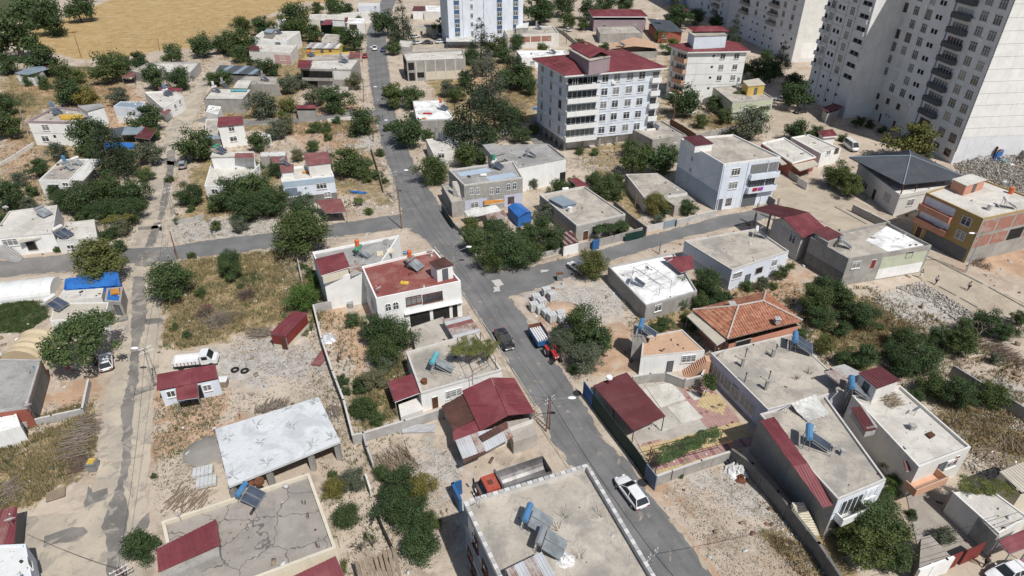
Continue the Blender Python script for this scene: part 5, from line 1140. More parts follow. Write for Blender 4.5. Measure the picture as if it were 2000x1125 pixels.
strips(H55b.root, [G(1952,921,3.9), G(2018,894,3.9), G(2075,934,3.6), G(1996,962,3.6)], 'sheet_cream')
H56 = B('shabby roof at the bottom left corner', 'shabby shed with a white torn tarpaulin roof in the bottom left corner', [(-40,1066),(-40,1150),(62,1128),(50,1062)],2.8, 'bluewhite', 'tarp_white', .1,.15, name='shed', cat='shed', wins=[(2,56,1100,1.0,1.0, 'w')])
H56b = B('old red roof at the left edge', 'low shed with a worn red metal roof at the left edge near the bottom', [(-60,1002),(-60,1060),(26,1058),(30,996)],2.4, 'plaster_dark', par=0, deckm=False, name='shed', cat='shed')
strips(H56b.root, [G(-60,1012,2.6), G(34,988,2.8), G(29,1062,2.5), G(-60,1072,2.5)], 'sheet_faded', sw=1.0, mats=['sheet_red', 'sheet_faded'])
# --- B57 arched
H57 = B('house with arched windows', 'grey two storey house with three pairs of arched windows and a silvery roof coating', [(876,331),(906,361),(1021,346),(1002,314)],6.0, 'plaster_grey', 'roof_grey', .3,.2, cop='coping',
        wins=[(1, x, y, .8,1.4, 'a') for x, y in ((921,374),(933,373),(960,373),(972,372),(993,365),(1005,363))] + [(1,927,400,1.6,1.3, 'w'),(1,998,390,1.3,1.3, 'o'),(1,950,405,1.2,2., 'g')])
panel(H57,1,0., .38,.1,2.7, 'paint_lilac', 'wall_panel', .015,.3); panel(H57,1,.68,1., .1,2.7, 'paint_lilac', 'wall_panel', .015,.3)
canopy(H57.root, [(946,392),(946,400),(985,394),(983,388)],[3.1,2.7,2.7,3.1], 'cloth_orange', posts=False)
MB().prism([G(x, y, H57.deck).xy for x, y in ((892,338),(900,345),(962,335),(950,328))], H57.deck, H57.deck + .05).build('roof_coating', 'paint_paleblue', H57.root)
MB().prism([G(x, y, H57.deck).xy for x, y in ((948,346),(956,354),(1010,345),(1000,337))], H57.deck, H57.deck + .05).build('roof_coating', 'paint_paleblue', H57.root)
H57b = B('side terrace with steps', 'low side terrace with a flight of steps left of the house with arched windows', [(862,360),(882,396),(908,391),(892,356)],3.2, 'plaster_grey', 'roof_concrete', .3,.2, name='terrace', cat='terrace')
st = MB(); a = G(901,382,3.2); b = G(888,352,6)
for k in range(12): p = a.lerp(b, k / 11); st.box(p.x - .45, p.x + .45, p.y - .2, p.y + .25,3.0,3.2 + 2.5 * k / 11)
st.build('steps', 'coping', H57b.root)
S57 = thing('lean_to', G(950,410), 'low sheet metal lean-tos in front of the house with arched windows', 'shed')
canopy(S57,[(906,412),(916,425),(980,412),(968,400)],[2.4,2.0,2.0,2.4], 'sheet_white'); canopy(S57,[(947,414),(952,430),(992,424),(984,410)],[2.0,1.8,1.8,2.0], 'sheet_rusty', sw=.8)
S57b = B('bright blue tarpaulin tent', 'bright blue tarpaulin tent in front of the house with arched windows', [(992,403),(1012,424),(1038,414),(1016,397)],2.2, 'tarp_blue', par=0, name='tarpaulin_tent', cat='tent', deckm=False)
r0 = G(1004,396,2.9); r1 = G(1027,414,2.9)
q = [p.to_3d() + Vector((0,0,2.2)) for p in S57b.P]; MB().slab([q[0], q[1], r1, r0],.05).slab([q[2], q[3], r0, r1],.05).slab([q[1], q[2], r1],.05).slab([q[3], q[0], r0],.05).build('tarpaulin', 'tarp_blue', S57b.root)
H58 = B('long white walled house', 'house with a long blank white side wall and a cluttered grey parapet roof', [(952,284),(1010,327),(1106,308),(1072,281)],5.6, 'white', 'roof_grey', .35,.2, cop='block_grey')
panel(H58,1,.88,1., .2,2.5, 'inside_shade', 'veranda_shade', .03); hut(H58,[(944,283),(962,304),(986,298),(966,280)], H58.deck - .1,1.6, 'block_grey', 'roof_grey')  # veranda shade is a near-black panel on the wall
H59 = B('grey flat roof with the metal canopy', 'low flat roofed house with a grey metal canopy on its left side', [(1054,380),(1126,440),(1222,418),(1141,363)],3.4, 'plaster_grey', 'roof_concrete', .3,.2, cop='coping', wins=[(1,1144,452,1.2,1.9, 'B'),(1,1170,447,3,1.6, 'g')])
hut(H59,[(1073,388),(1099,402),(1125,396),(1096,381)], H59.deck - .3,1.0, 'paint_slateblue', 'sheet_bluegrey', over=.1)
H60 = B('bare slab roof by the dark tree', 'low house with a plain pale slab roof beside the tall blue grey wall', [(1222,340),(1260,388),(1343,377),(1284,338)],2.9, 'offwhite', 'roof_concrete', .08,.2, cop='coping')
MB().prism([G(x, y, 2.4).xy for x, y in ((1300,390),(1318,402),(1358,392),(1340,378))],0,2.4).build('side_room', 'roof_concrete', H60.root)
H61 = B('shed with the brown striped roof', 'small white garage with a brown striped sheet roof beside the corner garden', [(1097,456),(1101,482),(1130,474),(1118,452)],2.0, 'white', par=0, deckm=False, name='garage', cat='garage')
strips(H61.root, [G(1102,481,2.1), G(1130,472,2.1), G(1116,450,2.4), G(1096,455,2.4)], 'sheet_maroon', mats=['sheet_maroon', 'sheet_rusty'], sw=.5); panel(H61,1,.05,.95,.1,1.9, 'paint_white', 'garage_door', .05)
H62 = B('pink house with the red roof', 'long pinkish house with a broad red metal roof at the top', [(1152,26),(1160,38),(1262,38),(1250,26)],4.6, 'mauve', par=0, deckm=False, wins=[(1,1180,50,1.4,1.2, 'w'),(1,1240,50,1.4,1.2, 'w')])
hip(H62.root, H62.P, 5.8,1.4,.6); MB().prism(inset(H62.P, 1),4.6,5.5).build('attic', 'inside_shade', H62.root)  # near-black attic block paints the shade under the roof
H62b = B('flat roof below the pink house', 'flat roofed grey house with clutter in front of the pink house', [(1165,52),(1172,66),(1256,64),(1240,50)],3.4, 'plaster_grey', 'roof_concrete', .3,.2)
H63 = B('rounded terracotta roof', 'building with a low rounded terracotta coloured roof at the top right', [(1195,90),(1200,102),(1284,100),(1276,86)],2.4, 'plaster_grey', par=0, deckm=False)
strips(H63.root, [G(1190,96,2.6), G(1240,90,3.3), G(1238,72,3.3), G(1190,86,2.6)], 'roof_terracotta_floor', ribs=0); strips(H63.root, [G(1240,90,3.3), G(1288,95,2.5), G(1276,82,2.5), G(1238,72,3.3)], 'roof_terracotta_floor', ribs=0)
H64 = B('brick house with the dark roof', 'small brick house with a dark sheet roof left of the penthouse block', [(1268,46),(1287,64),(1332,62),(1308,44)],3.8, 'brownred', par=0, deckm=False, wins=[(1,1298,72,1.3,1.2, 'w')])
strips(H64.root, [G(1285,62,4.0), G(1335,62,4.0), G(1310,40,4.5), G(1264,36,4.5)], 'sheet_grey')
H65 = B('small house with the pink roof', 'small house with a faded pink red roof beside dark conifers at the top', [(1306,18),(1316,26),(1344,24),(1330,14)],3.2, 'cream', par=0, deckm=False); strips(H65.root, [G(1313,27,3.3), G(1347,22,3.3), G(1327,8,3.6), G(1304,14,3.6)], 'sheet_faded')
H67 = B('long cream building by the car park', 'long low cream building behind the parked cars near the top', [(800,48),(800,54),(852,54),(852,48)],3.0, 'cream', 'roof_concrete', .2,.2, wins=[(1,823,60,1.0,1.8, 'B')])
B('white flat house at the top', 'white flat roofed house behind the car park at the top edge', [(832,10),(828,22),(876,23),(876,12)],3.4, 'offwhite', 'roof_white', .3,.2); c = B('white house with the small red roof', 'small white house with a red roof at the top edge beside the road', [(806,14),(806,22),(832,22),(832,14)],3.2, 'white', par=0, deckm=False); strips(c.root, [G(805,21,3.4), G(832,21,3.4), G(830,12,3.7), G(808,12,3.7)], 'sheet_maroon')
H68 = B('cream roof by the main road', 'low house with a cream flat roof and one window, right of the main road', [(832,272),(846,300),(906,296),(896,264)],3.2, 'offwhite', 'roof_pale', .15,.2, wins=[(1,862,304,1.4,1.2, 'w')])
H69 = B('small white roof at the street corner', 'low wall house with a white roof left of the upper road', [(506,258),(505,268),(520,272),(528,262)],2.2, 'white', 'roof_white', .1,.15, name='shed', cat='shed')
H70 = B('red roofed roadside shed', 'low shed with a red sheet strip roof and blue gate on the upper road', [(580,208),(580,216),(616,216),(616,208)],2.4, 'plaster_grey', par=0, deckm=False, name='shed', cat='shed'); strips(H70.root, [G(579,212,2.5), G(618,212,2.5), G(616,205,2.8), G(580,205,2.8)], 'sheet_red')
H71 = B('brick kiosk by the tower', 'small block kiosk with a faded red roof at the foot of the shaded tower', [(1608,214),(1616,222),(1640,214),(1630,206)],2.6, 'block_grey', par=0, deckm=False, name='kiosk', cat='kiosk'); strips(H71.root, [G(1603,210,2.7), G(1618,219,2.7), G(1648,208,2.9), G(1630,202,2.9)], 'sheet_faded')
H72 = B('hut with the small red roof', 'small white hut with a red pyramid roof beside the rubble strewn street', [(1601,257),(1610,266),(1632,264),(1624,254)],2.6, 'white', par=0, deckm=False, name='hut', cat='hut'); hip(H72.root, H72.P, 2.6,.7,.4)
H73 = B('bright blue site cabin', 'bright blue cabin with a maroon roof beside the rubble heap', [(1930,282),(1950,298),(1980,285),(1962,274)],2.8, 'tarp_blue', par=0, deckm=False, name='cabin', cat='cabin', wins=[(0,1946,294,1.0,2.0, 'B')]); strips(H73.root, [G(1928,280,2.9), G(1950,296,2.9), G(1984,282,3.1), G(1962,270,3.1)], 'sheet_maroon')
H74 = B('grey shed beside the blue cabin', 'grey metal shed beside the bright blue cabin at the right edge', [(1985,280),(2005,300),(2060,290),(2040,272)],2.6, 'plaster_grey', 'sheet_bluegrey', .05,.1, name='shed', cat='shed')

B('white hut by the golden field', 'small white flat roofed hut at the upper edge of the golden field', [(541,37),(540,43),(562,44),(562,38)],2.6, 'white', 'roof_white', .1,.15, name='hut', cat='hut', wins=[(1,550,46,.8,.9, 'w')])
c = thing('lean_to', G(232,286), 'low blue sheeted lean-to half hidden among the trees by the worn street', 'shed'); canopy(c, [(205,277),(204,290),(262,291),(262,279)],[2.5,2.3,2.3,2.5], 'tarp_blue', ribs=0)
c = thing('lean_to', G(1130,358), 'small red roofed lean-to between the white walled house and the grey flat roof', 'shed'); canopy(c, [(1112,350),(1134,369),(1151,363),(1127,347)],[2.6,2.4,2.4,2.6], 'sheet_red')
B('low stained outhouse', 'low stained outhouse beside the white house with the green awning', [(636,66),(628,78),(660,80),(664,68)],2.8, 'offwhite', 'roof_concrete', .2,.2, name='outhouse', cat='outhouse', wins=[(1,645,84,.9,.9, 'w')])
B('grey block annex', 'small grey block annex on the left of the bare concrete two storey building', [(752 + 30,78),(776,90),(800,92),(806,80)],2.6, 'block_grey', 'roof_pale', .2,.2, name='annex', cat='annex')
B('cream annex by the main road', 'cream walled annex below the open storey house on the main road', [(640,168),(636,180),(676,182),(680,170)],2.6, 'cream', 'roof_concrete', .2,.2, name='annex', cat='annex', wins=[(1,655,186,1., .9, 'w')])
# ================================================================ LARGE YARD PIECES
# tiled courtyard beside the maroon lean-to
YP = [(1225,742),(1300,730),(1340,745),(1372,735),(1392,760),(1455,830),(1480,862),(1432,888),(1286,928),(1262,892),(1228,838)]
yd = thing('courtyard', G(1350,820), 'walled courtyard paved with white concrete and pink, maroon and yellow tiles', 'courtyard'); WALLR.append(('tiled courtyard', 1350,820))
P = [G(x, y) for x, y in YP]; MB().prism([p.xy for p in P][::-1],-.3,.04).build('paving_base', 'concrete_floor', yd)
yp = np.array([(p.x, p.y) for p in P]); ux = (G(1480,862) - G(1372,735)).normalized(); uy = Vector((-ux.y, ux.x, 0)); o0 = G(1372,735)
cells = {'paving_pink': MB(), 'paving_yellow': MB(), 'paving_maroon': MB(), 'roof_white': MB()}
s = .42
ctr = G(1389,786); ctr2 = G(1341,752)
for i in range(-40,60):
    for j in range(-60,60):
        p = o0 + ux * (s * (i + .5)) + uy * (s * (j + .5))
        if not inside(np.array([(p.x, p.y)]), yp)[0]: continue
        x, y = proj(p)
        line = (x - 1313) * (1400 - 1313) - 0
        left = x < 1316 + (y - 748) * .72       # white concrete part
        band = y > 858 - (x - 1300) * .22
        q = p - ctr; d1 = abs(round(q.dot(ux) / s)) + abs(round(q.dot(uy) / s)); q2 = p - ctr2; d2 = abs(round(q2.dot(ux) / s)) + abs(round(q2.dot(uy) / s))
        if not band and left: continue
        if band: k = 'paving_yellow' if (i // 3 + 0) % 3 else ('paving_pink' if j % 5 else 'paving_maroon')
        elif d1 <= 5 or d2 <= 2: k = 'paving_yellow'
        else: k = 'paving_pink' if (i % 7 or j % 2) else 'paving_maroon'
        m = .012; cells[k].prism([p + ux * (-s / 2 + m) + uy * (-s / 2 + m), p + ux * (s / 2 - m) + uy * (-s / 2 + m), p + ux * (s / 2 - m) + uy * (s / 2 - m), p + ux * (-s / 2 + m) + uy * (s / 2 - m)],.03,.075)
for k, m in cells.items():
    if m.v: m.build('paving_tiles', k, yd)['kind'] = 'stuff'
for q in ([(1262,757),(1310,748),(1340,780),(1290,797)],[(1303,796),(1342,784),(1373,817),(1330,828)],[(1340,766),(1354,762),(1370,778),(1356,783)],[(1255,762),(1262,760),(1288,797),(1280,802)],[(1275,826),(1300,818),(1328,832),(1290,845)]):
    MB().prism([G(x, y).xy for x, y in q][::1],.0,.10).build('concrete_slab', 'roof_pale', yd)
L = thing('lean_to', G(1200,800), 'long maroon metal roof lean-to against the dark street fence', 'shed'); WALLR.append(('long maroon lean-to', 1228,785))
strips(L, [G(1237,842,3.0), G(1158,753,3.0), G(1224,727,2.7), G(1300,813,2.7)], 'sheet_maroon', sw=1.05, ribs=4)
f = MB()
for x, y in ((1225,728),(1262,770),(1297,812),(1238,838),(1200,797),(1162,756)):
    p = G(x, y, 2.6); f.cyl((p.x, p.y, 0), p, .06, None, 6)
f.build('posts', 'metal_dark', L)
t_ = thing('stove_chimney', G(1190,742,3.0), 'red pipe with a white cap standing at the corner of the long maroon lean-to', 'chimney'); p = G(1189,748,2.9)
MB().cyl(p, p + Vector((0,0,.8)),.28,.24,10).build('pipe', 'sheet_red', t_); MB().cyl(p + Vector((0,0,.8)), p + Vector((0,0,1.05)),.42,.38,12).build('cap', 'plastic_white', t_)

# ---------------------------------------------------------------- garden walls
def wall(pts, h, m, label, th=.2, z0=0., name='garden_wall', cat='wall', cop=None, z1=None):
    W3 = [G(x, y, h + z0) for x, y in pts]; o = thing(name, Vector((W3[0].x, W3[0].y, z0)), label, cat); mb = MB(); cb = MB()
    for a, b in zip(W3[:-1], W3[1:]):
        d = (b - a).xy.normalized(); n = Vector((-d.y, d.x)) * th / 2; e = d * th / 2
        q = [a.xy - n - e, b.xy - n + e * .98, b.xy + n + e * .98, a.xy + n - e]; mb.prism(q, z0 - .3, h + z0)
        if cop: n2 = n * 1.25; cb.prism([a.xy - n2 - e, b.xy - n2 + e, b.xy + n2 + e, a.xy + n2 - e], h + z0 + .003, h + z0 + .08)
        # recessed block joints as raised blocks on both sides
        L_ = (b - a).length
        if L_ > 3:
            for k in range(int(L_ / 3.2)):
                c0 = a.xy + d * (3.2 * k + 1.6); mb.prism([c0 - d * .15 - n * 1.35, c0 + d * .15 - n * 1.35, c0 + d * .15 + n * 1.35, c0 - d * .15 + n * 1.35], z0 - .3, h + z0 - .01)
    mb.build('wall', m, o)
    if cop: cb.build('coping', cop, o)
    return o
wall([(612,597),(628,662),(649,724),(671,781),(689,850)],1.5, 'plaster_grey', 'long block wall between the waste ground and the walnut garden', cop='coping')
wall([(612,595),(645,588)],1.5, 'block_grey', 'short block wall behind the long garden wall, under the white house')
wall([(689,850),(709,846),(790,822),(865,798)],1.4, 'block_grey', 'pale block wall behind the sheet metal yard of the patched red roof', cop='coping')
wall([(709,846),(716,872),(728,903)],1.4, 'block_grey', 'short block wall left of the wood pile yard')
wall([(714,926),(723,954)],1.2, 'paint_offwhite', 'small pale wall stub beside the yellow green tree')
wall([(729,982),(748,1028),(767,1068)],1.3, 'metal_dark', 'dark thin fence beside the row of garden trees at the bottom', th=.08, name='fence', cat='fence')
wall([(862,399),(872,415),(884,432)],1.7, 'metal_green', 'dark green metal fence along the main road by the terrace with steps', th=.08, name='fence', cat='fence')
wall([(884,432),(898,446),(909,458)],1.0, 'plaster_grey', 'low wall along the main road above the corner garden')
wall([(909,458),(925,490),(944,520),(960,522),(1020,505),(1098,483)],.9, 'block_grey', 'low wall round the corner garden of dark trees')
wall([(1130,476),(1165,468),(1200,460),(1262,442)],1.5, 'plaster_grey', 'plastered wall along the east road under the vine')
g = wall([(1159,470),(1169,467)],1.9, 'metal_blue', 'blue grey gate in the plastered wall under the vine', th=.3, name='gate', cat='gate')
wall([(1262,443),(1270,440),(1297,434)],1.3, 'coping', 'low wall left of the lattice gate on the east road')
wall([(1298,433),(1322,427)],1.5, 'sheet_bluegrey', 'blue grey lattice gate on the east road', th=.08, name='gate', cat='gate')
wall([(1323,430),(1360,420),(1398,411)],1.4, 'cut_stone', 'pale stone wall right of the lattice gate on the east road', cop='coping')
wall([(1200,392),(1232,420),(1263,443)],2.0, 'plaster_dark', 'dark side wall between the vine house and the bare slab roof')
wall([(1222,457),(1240,453),(1258,449)],1.6, 'metal_green', 'green grey metal gate below the dark side wall', th=.08, name='gate', cat='gate')
wall([(1492,376),(1514,390)],1.6, 'plaster_dark', 'short dark wall right of the three storey house')
wall([(1543,333),(1560,345)],1.5, 'plaster_grey', 'grey wall in front of the brown banded house'); wall([(1560,346),(1578,357)],1.7, 'paint_offwhite', 'pale lattice gate in front of the brown banded house', th=.1, name='gate', cat='gate')
wall([(1668,400),(1700,416),(1737,434)],1.5, 'plaster_grey', 'retaining wall in front of the dark hip roofed house', cop='coping')
wall([(1864,714),(1920,748),(2050,822)],1.8, 'plaster_grey', 'long wall crossing the orchard to the right edge')

wall([(1237,736),(1270,730),(1300,728),(1338,742),(1370,734),(1387,700)],1.5, 'plaster_grey', 'curved plastered wall between the beige tiled roof and the courtyard', cop='coping')
wall([(1283,930),(1310,920)],1.6, 'plaster_grey', 'left stretch of the low courtyard front wall', cop='coping'); wall([(1315,919),(1370,900),(1427,882)],1.5, 'plaster_grey', 'right stretch of the low courtyard front wall', cop='coping')
wall([(1160,770),(1200,822),(1240,873),(1263,905)],2.3, 'metal_green', 'long dark green mesh fence along the main road beside the maroon lean-to', th=.1, name='fence', cat='fence')
wall([(1264,906),(1283,930)],2.3, 'paint_slateblue', 'slate blue metal gate at the end of the green mesh fence', th=.12, name='gate', cat='gate')
wall([(1141,745),(1158,768)],2.3, 'metal_blue', 'blue metal gate at the upper end of the green fence', th=.1, name='gate', cat='gate')
wall([(1432,878),(1470,905),(1520,960),(1600,1060),(1650,1135)],2.0, 'plaster_dark', 'long dark retaining wall right of the vacant orange lot', th=.3)
wall([(40,826),(100,812),(160,799)],.9, 'block_grey', 'low block wall in front of the concrete yard at the left', cop='coping'); wall([(160,799),(172,742)],.9, 'block_grey', 'low block wall on the street side of the concrete yard at the left', cop='coping')

wall([(578,492),(588,540)],1.1, 'block_grey', 'thin block wall behind the big round street tree')
wall([(335,432),(380,424),(395,418)],.8, 'block_grey', 'low wall below the dark fig tree on the left street'); wall([(372,300),(400,296)],1.2, 'block_grey', 'block wall beside the parked pickup on the left street')
wall([(724,285),(738,330),(748,368)],1.0, 'wood', 'old wooden fence along the main road beside the rubble plot', th=.08, name='fence', cat='fence')
wall([(0,318),(30,300),(64,278)],.8, 'paint_offwhite', 'pale wall beside the track at the far left'); wall([(1310,232),(1335,246),(1360,262)],1.6, 'door_brown', 'dark brown board fence beside the wooden pole', th=.1, name='fence', cat='fence')
wall([(1360,262),(1440,244)],1.6, 'plaster_grey', 'grey yard wall below the house with the yellow roof room'); wall([(1058,45),(1100,60),(1130,85)],1.4, 'plaster_grey', 'wall beside the sandy lane at the top')
wall([(640,232),(700,226)],.9, 'paint_offwhite', 'low pale wall along the upper road by the white hut')
# deep yard right bottom
cy = thing('yard', G(1820,1030), 'deep paved yard with stained walls left of the pale slabbed roof', 'yard'); MB().prism([G(x, y).xy for x, y in ((1768,958),(1800,1108),(1930,1062),(1860,960))],-.3,.08).build('paving_base', 'paving_slab', cy)
MB().prism([G(x, y, 2.6).xy for x, y in ((1802,1045),(1798,1105),(1862,1083),(1820,1040))],0,2.2).build('flat_roof_block', 'paving_slab', cy); WALLR.append(('deep paved yard', 1830,1030))
wall([(1798,1112),(1850,1092),(1862,1088)],2.4, 'paint_white', 'white street wall of the deep paved yard', th=.25)
for a, b, t in (((1848,1092),(1880,1078), 'first'),((1890,1075),(1925,1060), 'second')): wall([a, b],2.3, 'door_red', t + ' red iron gate from the left in the white street wall of the yard', th=.12, name='gate', cat='gate')
wall([(1862,960),(1905,1000),(1948,1045)],3.0, 'plaster_grey', 'tall stained wall of the deep yard under the pale slabbed roof', th=.3)
sheet('pavement_right', [(1800,1125),(1940,1075),(2060,1030),(2060,1075),(1900,1140),(1850,1160)],.03, 'dirt_road', .1); sheet('road_corner', [(1850,1180),(1900,1132),(1980,1098),(2070,1058),(2100,1180)],.04, 'asphalt_mid', .1)
def kerb(pts, label):
    P3 = [G(x, y) for x, y in pts]; mb = MB()
    for a, b in zip(P3[:-1], P3[1:]):
        d = (b - a).normalized(); n = Vector((-d.y, d.x, 0)) * .09; k = int((b - a).length / 1.0)
        for i in range(k): p = a + d * (i * 1.0); q = p + d * .96; mb.prism([(p - n).xy, (q - n).xy, (q + n).xy, (p + n).xy],-.05,.16)
    tag(mb.build('kerb', 'plaster_grey'), label, 'kerb')
kerb([(1800,495),(1931,561),(2040,622)], 'kerb line on the far side of the dirt street past the salmon balcony house'); kerb([(1834,560),(1875,582),(1910,602)], 'kerb line on the near side of the dirt street above the rubble')
kerb([(1630,404),(1696,440)], 'kerb line below the retaining wall of the dark hip roofed house'); kerb([(902,572),(960,655),(1000,720),(1049,798)], 'kerb along the main road beside the dark red painted roof house')
kerb([(1266,446),(1320,438),(1420,420)], 'kerb along the east road below the lattice gate'); kerb([(970,528),(1010,522),(1120,492)], 'kerb round the corner garden on the east road')
# ---------------------------------------------------------------- blocks, wood piles, heaps
def block_pallet(i, x, y, nx, ny, nz, rz, label, flat=False):
    t = thing('block_pallet', G(x, y), label, 'pallet of blocks', 'pallets of grey building blocks on the sandy corner', rz); mb = MB()
    for a in range(nx):
        for b in range(ny):
            for c in range(nz):
                x0 = (a - nx / 2) * .42; y0 = (b - ny / 2) * .22; jj = random.uniform(-.008,.008); mb.box(x0 + .01 + jj, x0 + .40 + jj, y0 + .01, y0 + .21,.14 + c * .21,.14 + c * .21 + .20)
    mb.build('blocks', 'cut_stone_l', t, local=True)['kind'] = 'stuff'; w = MB()
    for k in range(3): w.box(-nx * .21, nx * .21,(k - 1) * ny * .1 - .05,(k - 1) * ny * .1 + .05,0,.12)
    w.build('pallet_base', 'wood', t, local=True)
mat('cut_stone_l', (.52,.53,.53),.10,1.5,.95,.3,8)
for i, (x, y, l) in enumerate(((1067,577, 'tall pallet of grey blocks, furthest of the group'),(1078,586, 'tall pallet of grey blocks just in front of the furthest one'),(1047,588, 'slanting pallet of grey blocks left of the two tall ones'),(1058,596, 'pallet of grey blocks in the middle of the slanting row'),
        (1043,606, 'leftmost pallet of grey blocks nearest the main road'),(1056,610, 'pallet of grey blocks right of the leftmost one'),(1068,618, 'pallet of grey blocks second from the near end of the row'),(1078,627, 'nearest pallet of grey blocks in the long row'),
        (1095,620, 'pallet of grey blocks standing apart beside the big dark tree'),(1098,630, 'low pallet of grey blocks closest to the big dark tree'))):
    block_pallet(i, x, y, 3,5,6 if i < 2 or i in (4,7) else 5, random.uniform(-.15,.15) + .4, l)
for x, y, l in ((398,925, 'flat stack of grey blocks left of the unfinished frame'),(405,945, 'flat stack of grey blocks nearer the bottom left house')): block_pallet(0, x, y, 5,6,2,.3, l)
WALLR.append(('pallets of blocks', 1065,605))
def sticks(x, y, n, L, w, h, ang, m, label, name='wood_pile', cat='wood pile', r=.035, spread=.25, z0=0.):
    mb = MB(); c = G(x, y, z0)
    for i in range(n):
        a = ang + random.gauss(0, spread); l = L * random.uniform(.5,1.1); px = random.uniform(-w, w); py = random.uniform(-w * .5, w * .5)
        p = c + Vector((px * cos(ang + pi / 2), px * sin(ang + pi / 2),0)) + Vector((py * cos(ang), py * sin(ang), random.random() ** 1.5 * h + .04)); d = Vector((cos(a), sin(a), random.gauss(0,.07))) * l / 2
        rr = r * random.uniform(.6,1.5); mb.cyl(p - d, p + d, rr, rr * .6,5)
    return tag(mb.build(name, m), label, cat)
for a in ((770,905,130,3.0,2.2,.9,2.2, 'wood', 'large pile of firewood branches in the yard behind the dark garden trees'),(650,805,50,2.4,.8,.4,1.9, 'branch_grey', 'thin strip of pale sticks against the long garden wall'),(540,795,110,1.6,1.5,.7,1.6, 'branch_grey', 'pile of short pale sticks behind the slab roof'),
          (513,800,60,1.4,.8,.6,2.0, 'branch_grey', 'darker bundle of stakes left of the pale stick pile'),(510,652,80,3.2,1.1,.4,.15, 'branch_grey', 'pile of long branches left of the small dark red hut'),(150,865,160,2.4,2.6,.4,.25, 'branch_grey', 'wide heap of dry branches on the bottom left waste ground'),
          (170,830,90,2.0,1.8,.35,.5, 'branch_grey', 'heap of dry branches beside the left street above the bin'),(155,905,70,2., 1.4,.3,.6, 'branch_brown', 'brown heap of sticks near the street bin'),(20,960,60,2.2,1.6,.4,.9, 'branch_grey', 'branches lying above the old red roof at the left edge'),
          (370,975,60,2.6,2.0,.2,1.4, 'wood', 'upright looking planks laid behind the cracked flat roof'),(640,850,60,1.6,1.2,.4,2.4, 'wood', 'scattered timber right of the unfinished slab'),(1960,690,160,2.2,3.2,.6,.3, 'branch_brown', 'brown brush heap at the right edge below the orchard tree'),
          (1970,640,90,2., 2.2,.5,.8, 'branch_brown', 'upper brown brush heap at the right edge'),(1940,900,110,1.8,2.4,.4,.5, 'wood', 'broken timber and planks between the white coated roof and the cream ribbed roof'),(1985,870,70,1.6,1.8,.3,1.2, 'wood', 'scattered boards at the right edge above the cream ribbed roof'),
          (1905,505,80,2.0,1.5,.7,.4, 'branch_brown', 'dark brush heap beside the brick sided house at the right edge'),(1915,518,60,1.6,1.4,.5,1.0, 'wood', 'broken timber at the foot of the lamp pole by the dirt street'),(1020,208,70,2.6,2.4,.5,.4, 'wood', 'heap of timber and debris behind the six storey block'),
          (190,423,24,3.2,1.4,1.8,.1, 'wood', 'rickety wooden pole frame among the left garden trees')):
    sticks(*a)
sticks(1740,782,70,1.9,1.2,.6,.2, 'wood', 'grey firewood stacked on the white coated roof', z0=H54.deck); sticks(1340,905,20,1.0,.8,.2,.4, 'branch_grey', 'dry twigs on the vacant lot by the courtyard wall')
def bush_bare(x, y, r, label, m='branch_brown', n=260):
    c = G(x, y, .2); mb = MB()
    for i in range(n):
        a = random.uniform(0,2 * pi); e = random.uniform(.05,.9); l = r * random.uniform(.5,1.15); s = c + Vector((random.gauss(0,.3 * r), random.gauss(0,.3 * r),0)); d = Vector((cos(a) * cos(e), sin(a) * cos(e), sin(e))) * l
        mb.cyl(s, s + d, .028,.008,3, False)
    return tag(mb.build('dry_bush', m), label, 'dry bush')
bush_bare(430,628,2.6, 'big bare brown bush lying in the dry grass plot', 'branch_grey'); bush_bare(480,578,1.7, 'dark dry brush heap beside the green weed patch'); bush_bare(400,612,1.5, 'small bare bush left of the big one in the dry grass')
def rocks(poly, n, s0, s1, m, label=None, name='rubble', seed=1, hmax=0, spread_line=None):
    r = np.random.default_rng(seed); P = world2(poly); lo = P.min(0); hi = P.max(0); pts = r.uniform(lo, hi, (n * 4,2)); pts = pts[inside(pts, P)]
    for rd in ROADS: pts = pts[~inside(pts, rd)]
    pts = pts[:n]; cen = P.mean(0); R = np.max(np.hypot(*(P - cen).T)); k = len(pts)
    size = r.uniform(s0, s1, k) * (.5 + r.random(k) ** 3); base = np.array([(1,0,0),(0,1,0),(-1,0,0),(0,-1,0),(0,0,1),(0,0,-.6)], float)
    V = base[None] * size[:, None, None] * r.uniform(.45,1.2,(k, 6,3)); th = r.uniform(0,6.28, k); c, s = np.cos(th)[:, None], np.sin(th)[:, None]
    X = V[..., 0] * c - V[..., 1] * s; Y = V[..., 0] * s + V[..., 1] * c; hz = np.clip(sdist(pts, P) / 4,0,1) * hmax * r.random(k)
    V = np.stack([X + pts[:, None, 0], Y + pts[:, None, 1], V[..., 2] * .7 + hz[:, None] + .02],-1)
    f = np.array([(0,1,4),(1,2,4),(2,3,4),(3,0,4),(1,0,5),(2,1,5),(3,2,5),(0,3,5)]); Fc = (f[None] + 6 * np.arange(k)[:, None, None]).reshape(-1,3)
    fast(name, V.reshape(-1,3), Fc, m)['kind'] = 'stuff'
def fast(name, V, Fc, m):
    me = bpy.data.meshes.new(name); me.vertices.add(len(V)); me.vertices.foreach_set('co', V.astype('f').ravel()); me.loops.add(Fc.size); me.loops.foreach_set('vertex_index', Fc.ravel().astype('i'))
    k = Fc.shape[1]; me.polygons.add(len(Fc)); me.polygons.foreach_set('loop_start', np.arange(0, Fc.size, k, dtype='i')); me.polygons.foreach_set('loop_total', np.full(len(Fc), k, 'i')); me.update(); me.materials.append(MATS[m])
    o = bpy.data.objects.new(name, me); COL.objects.link(o); return o
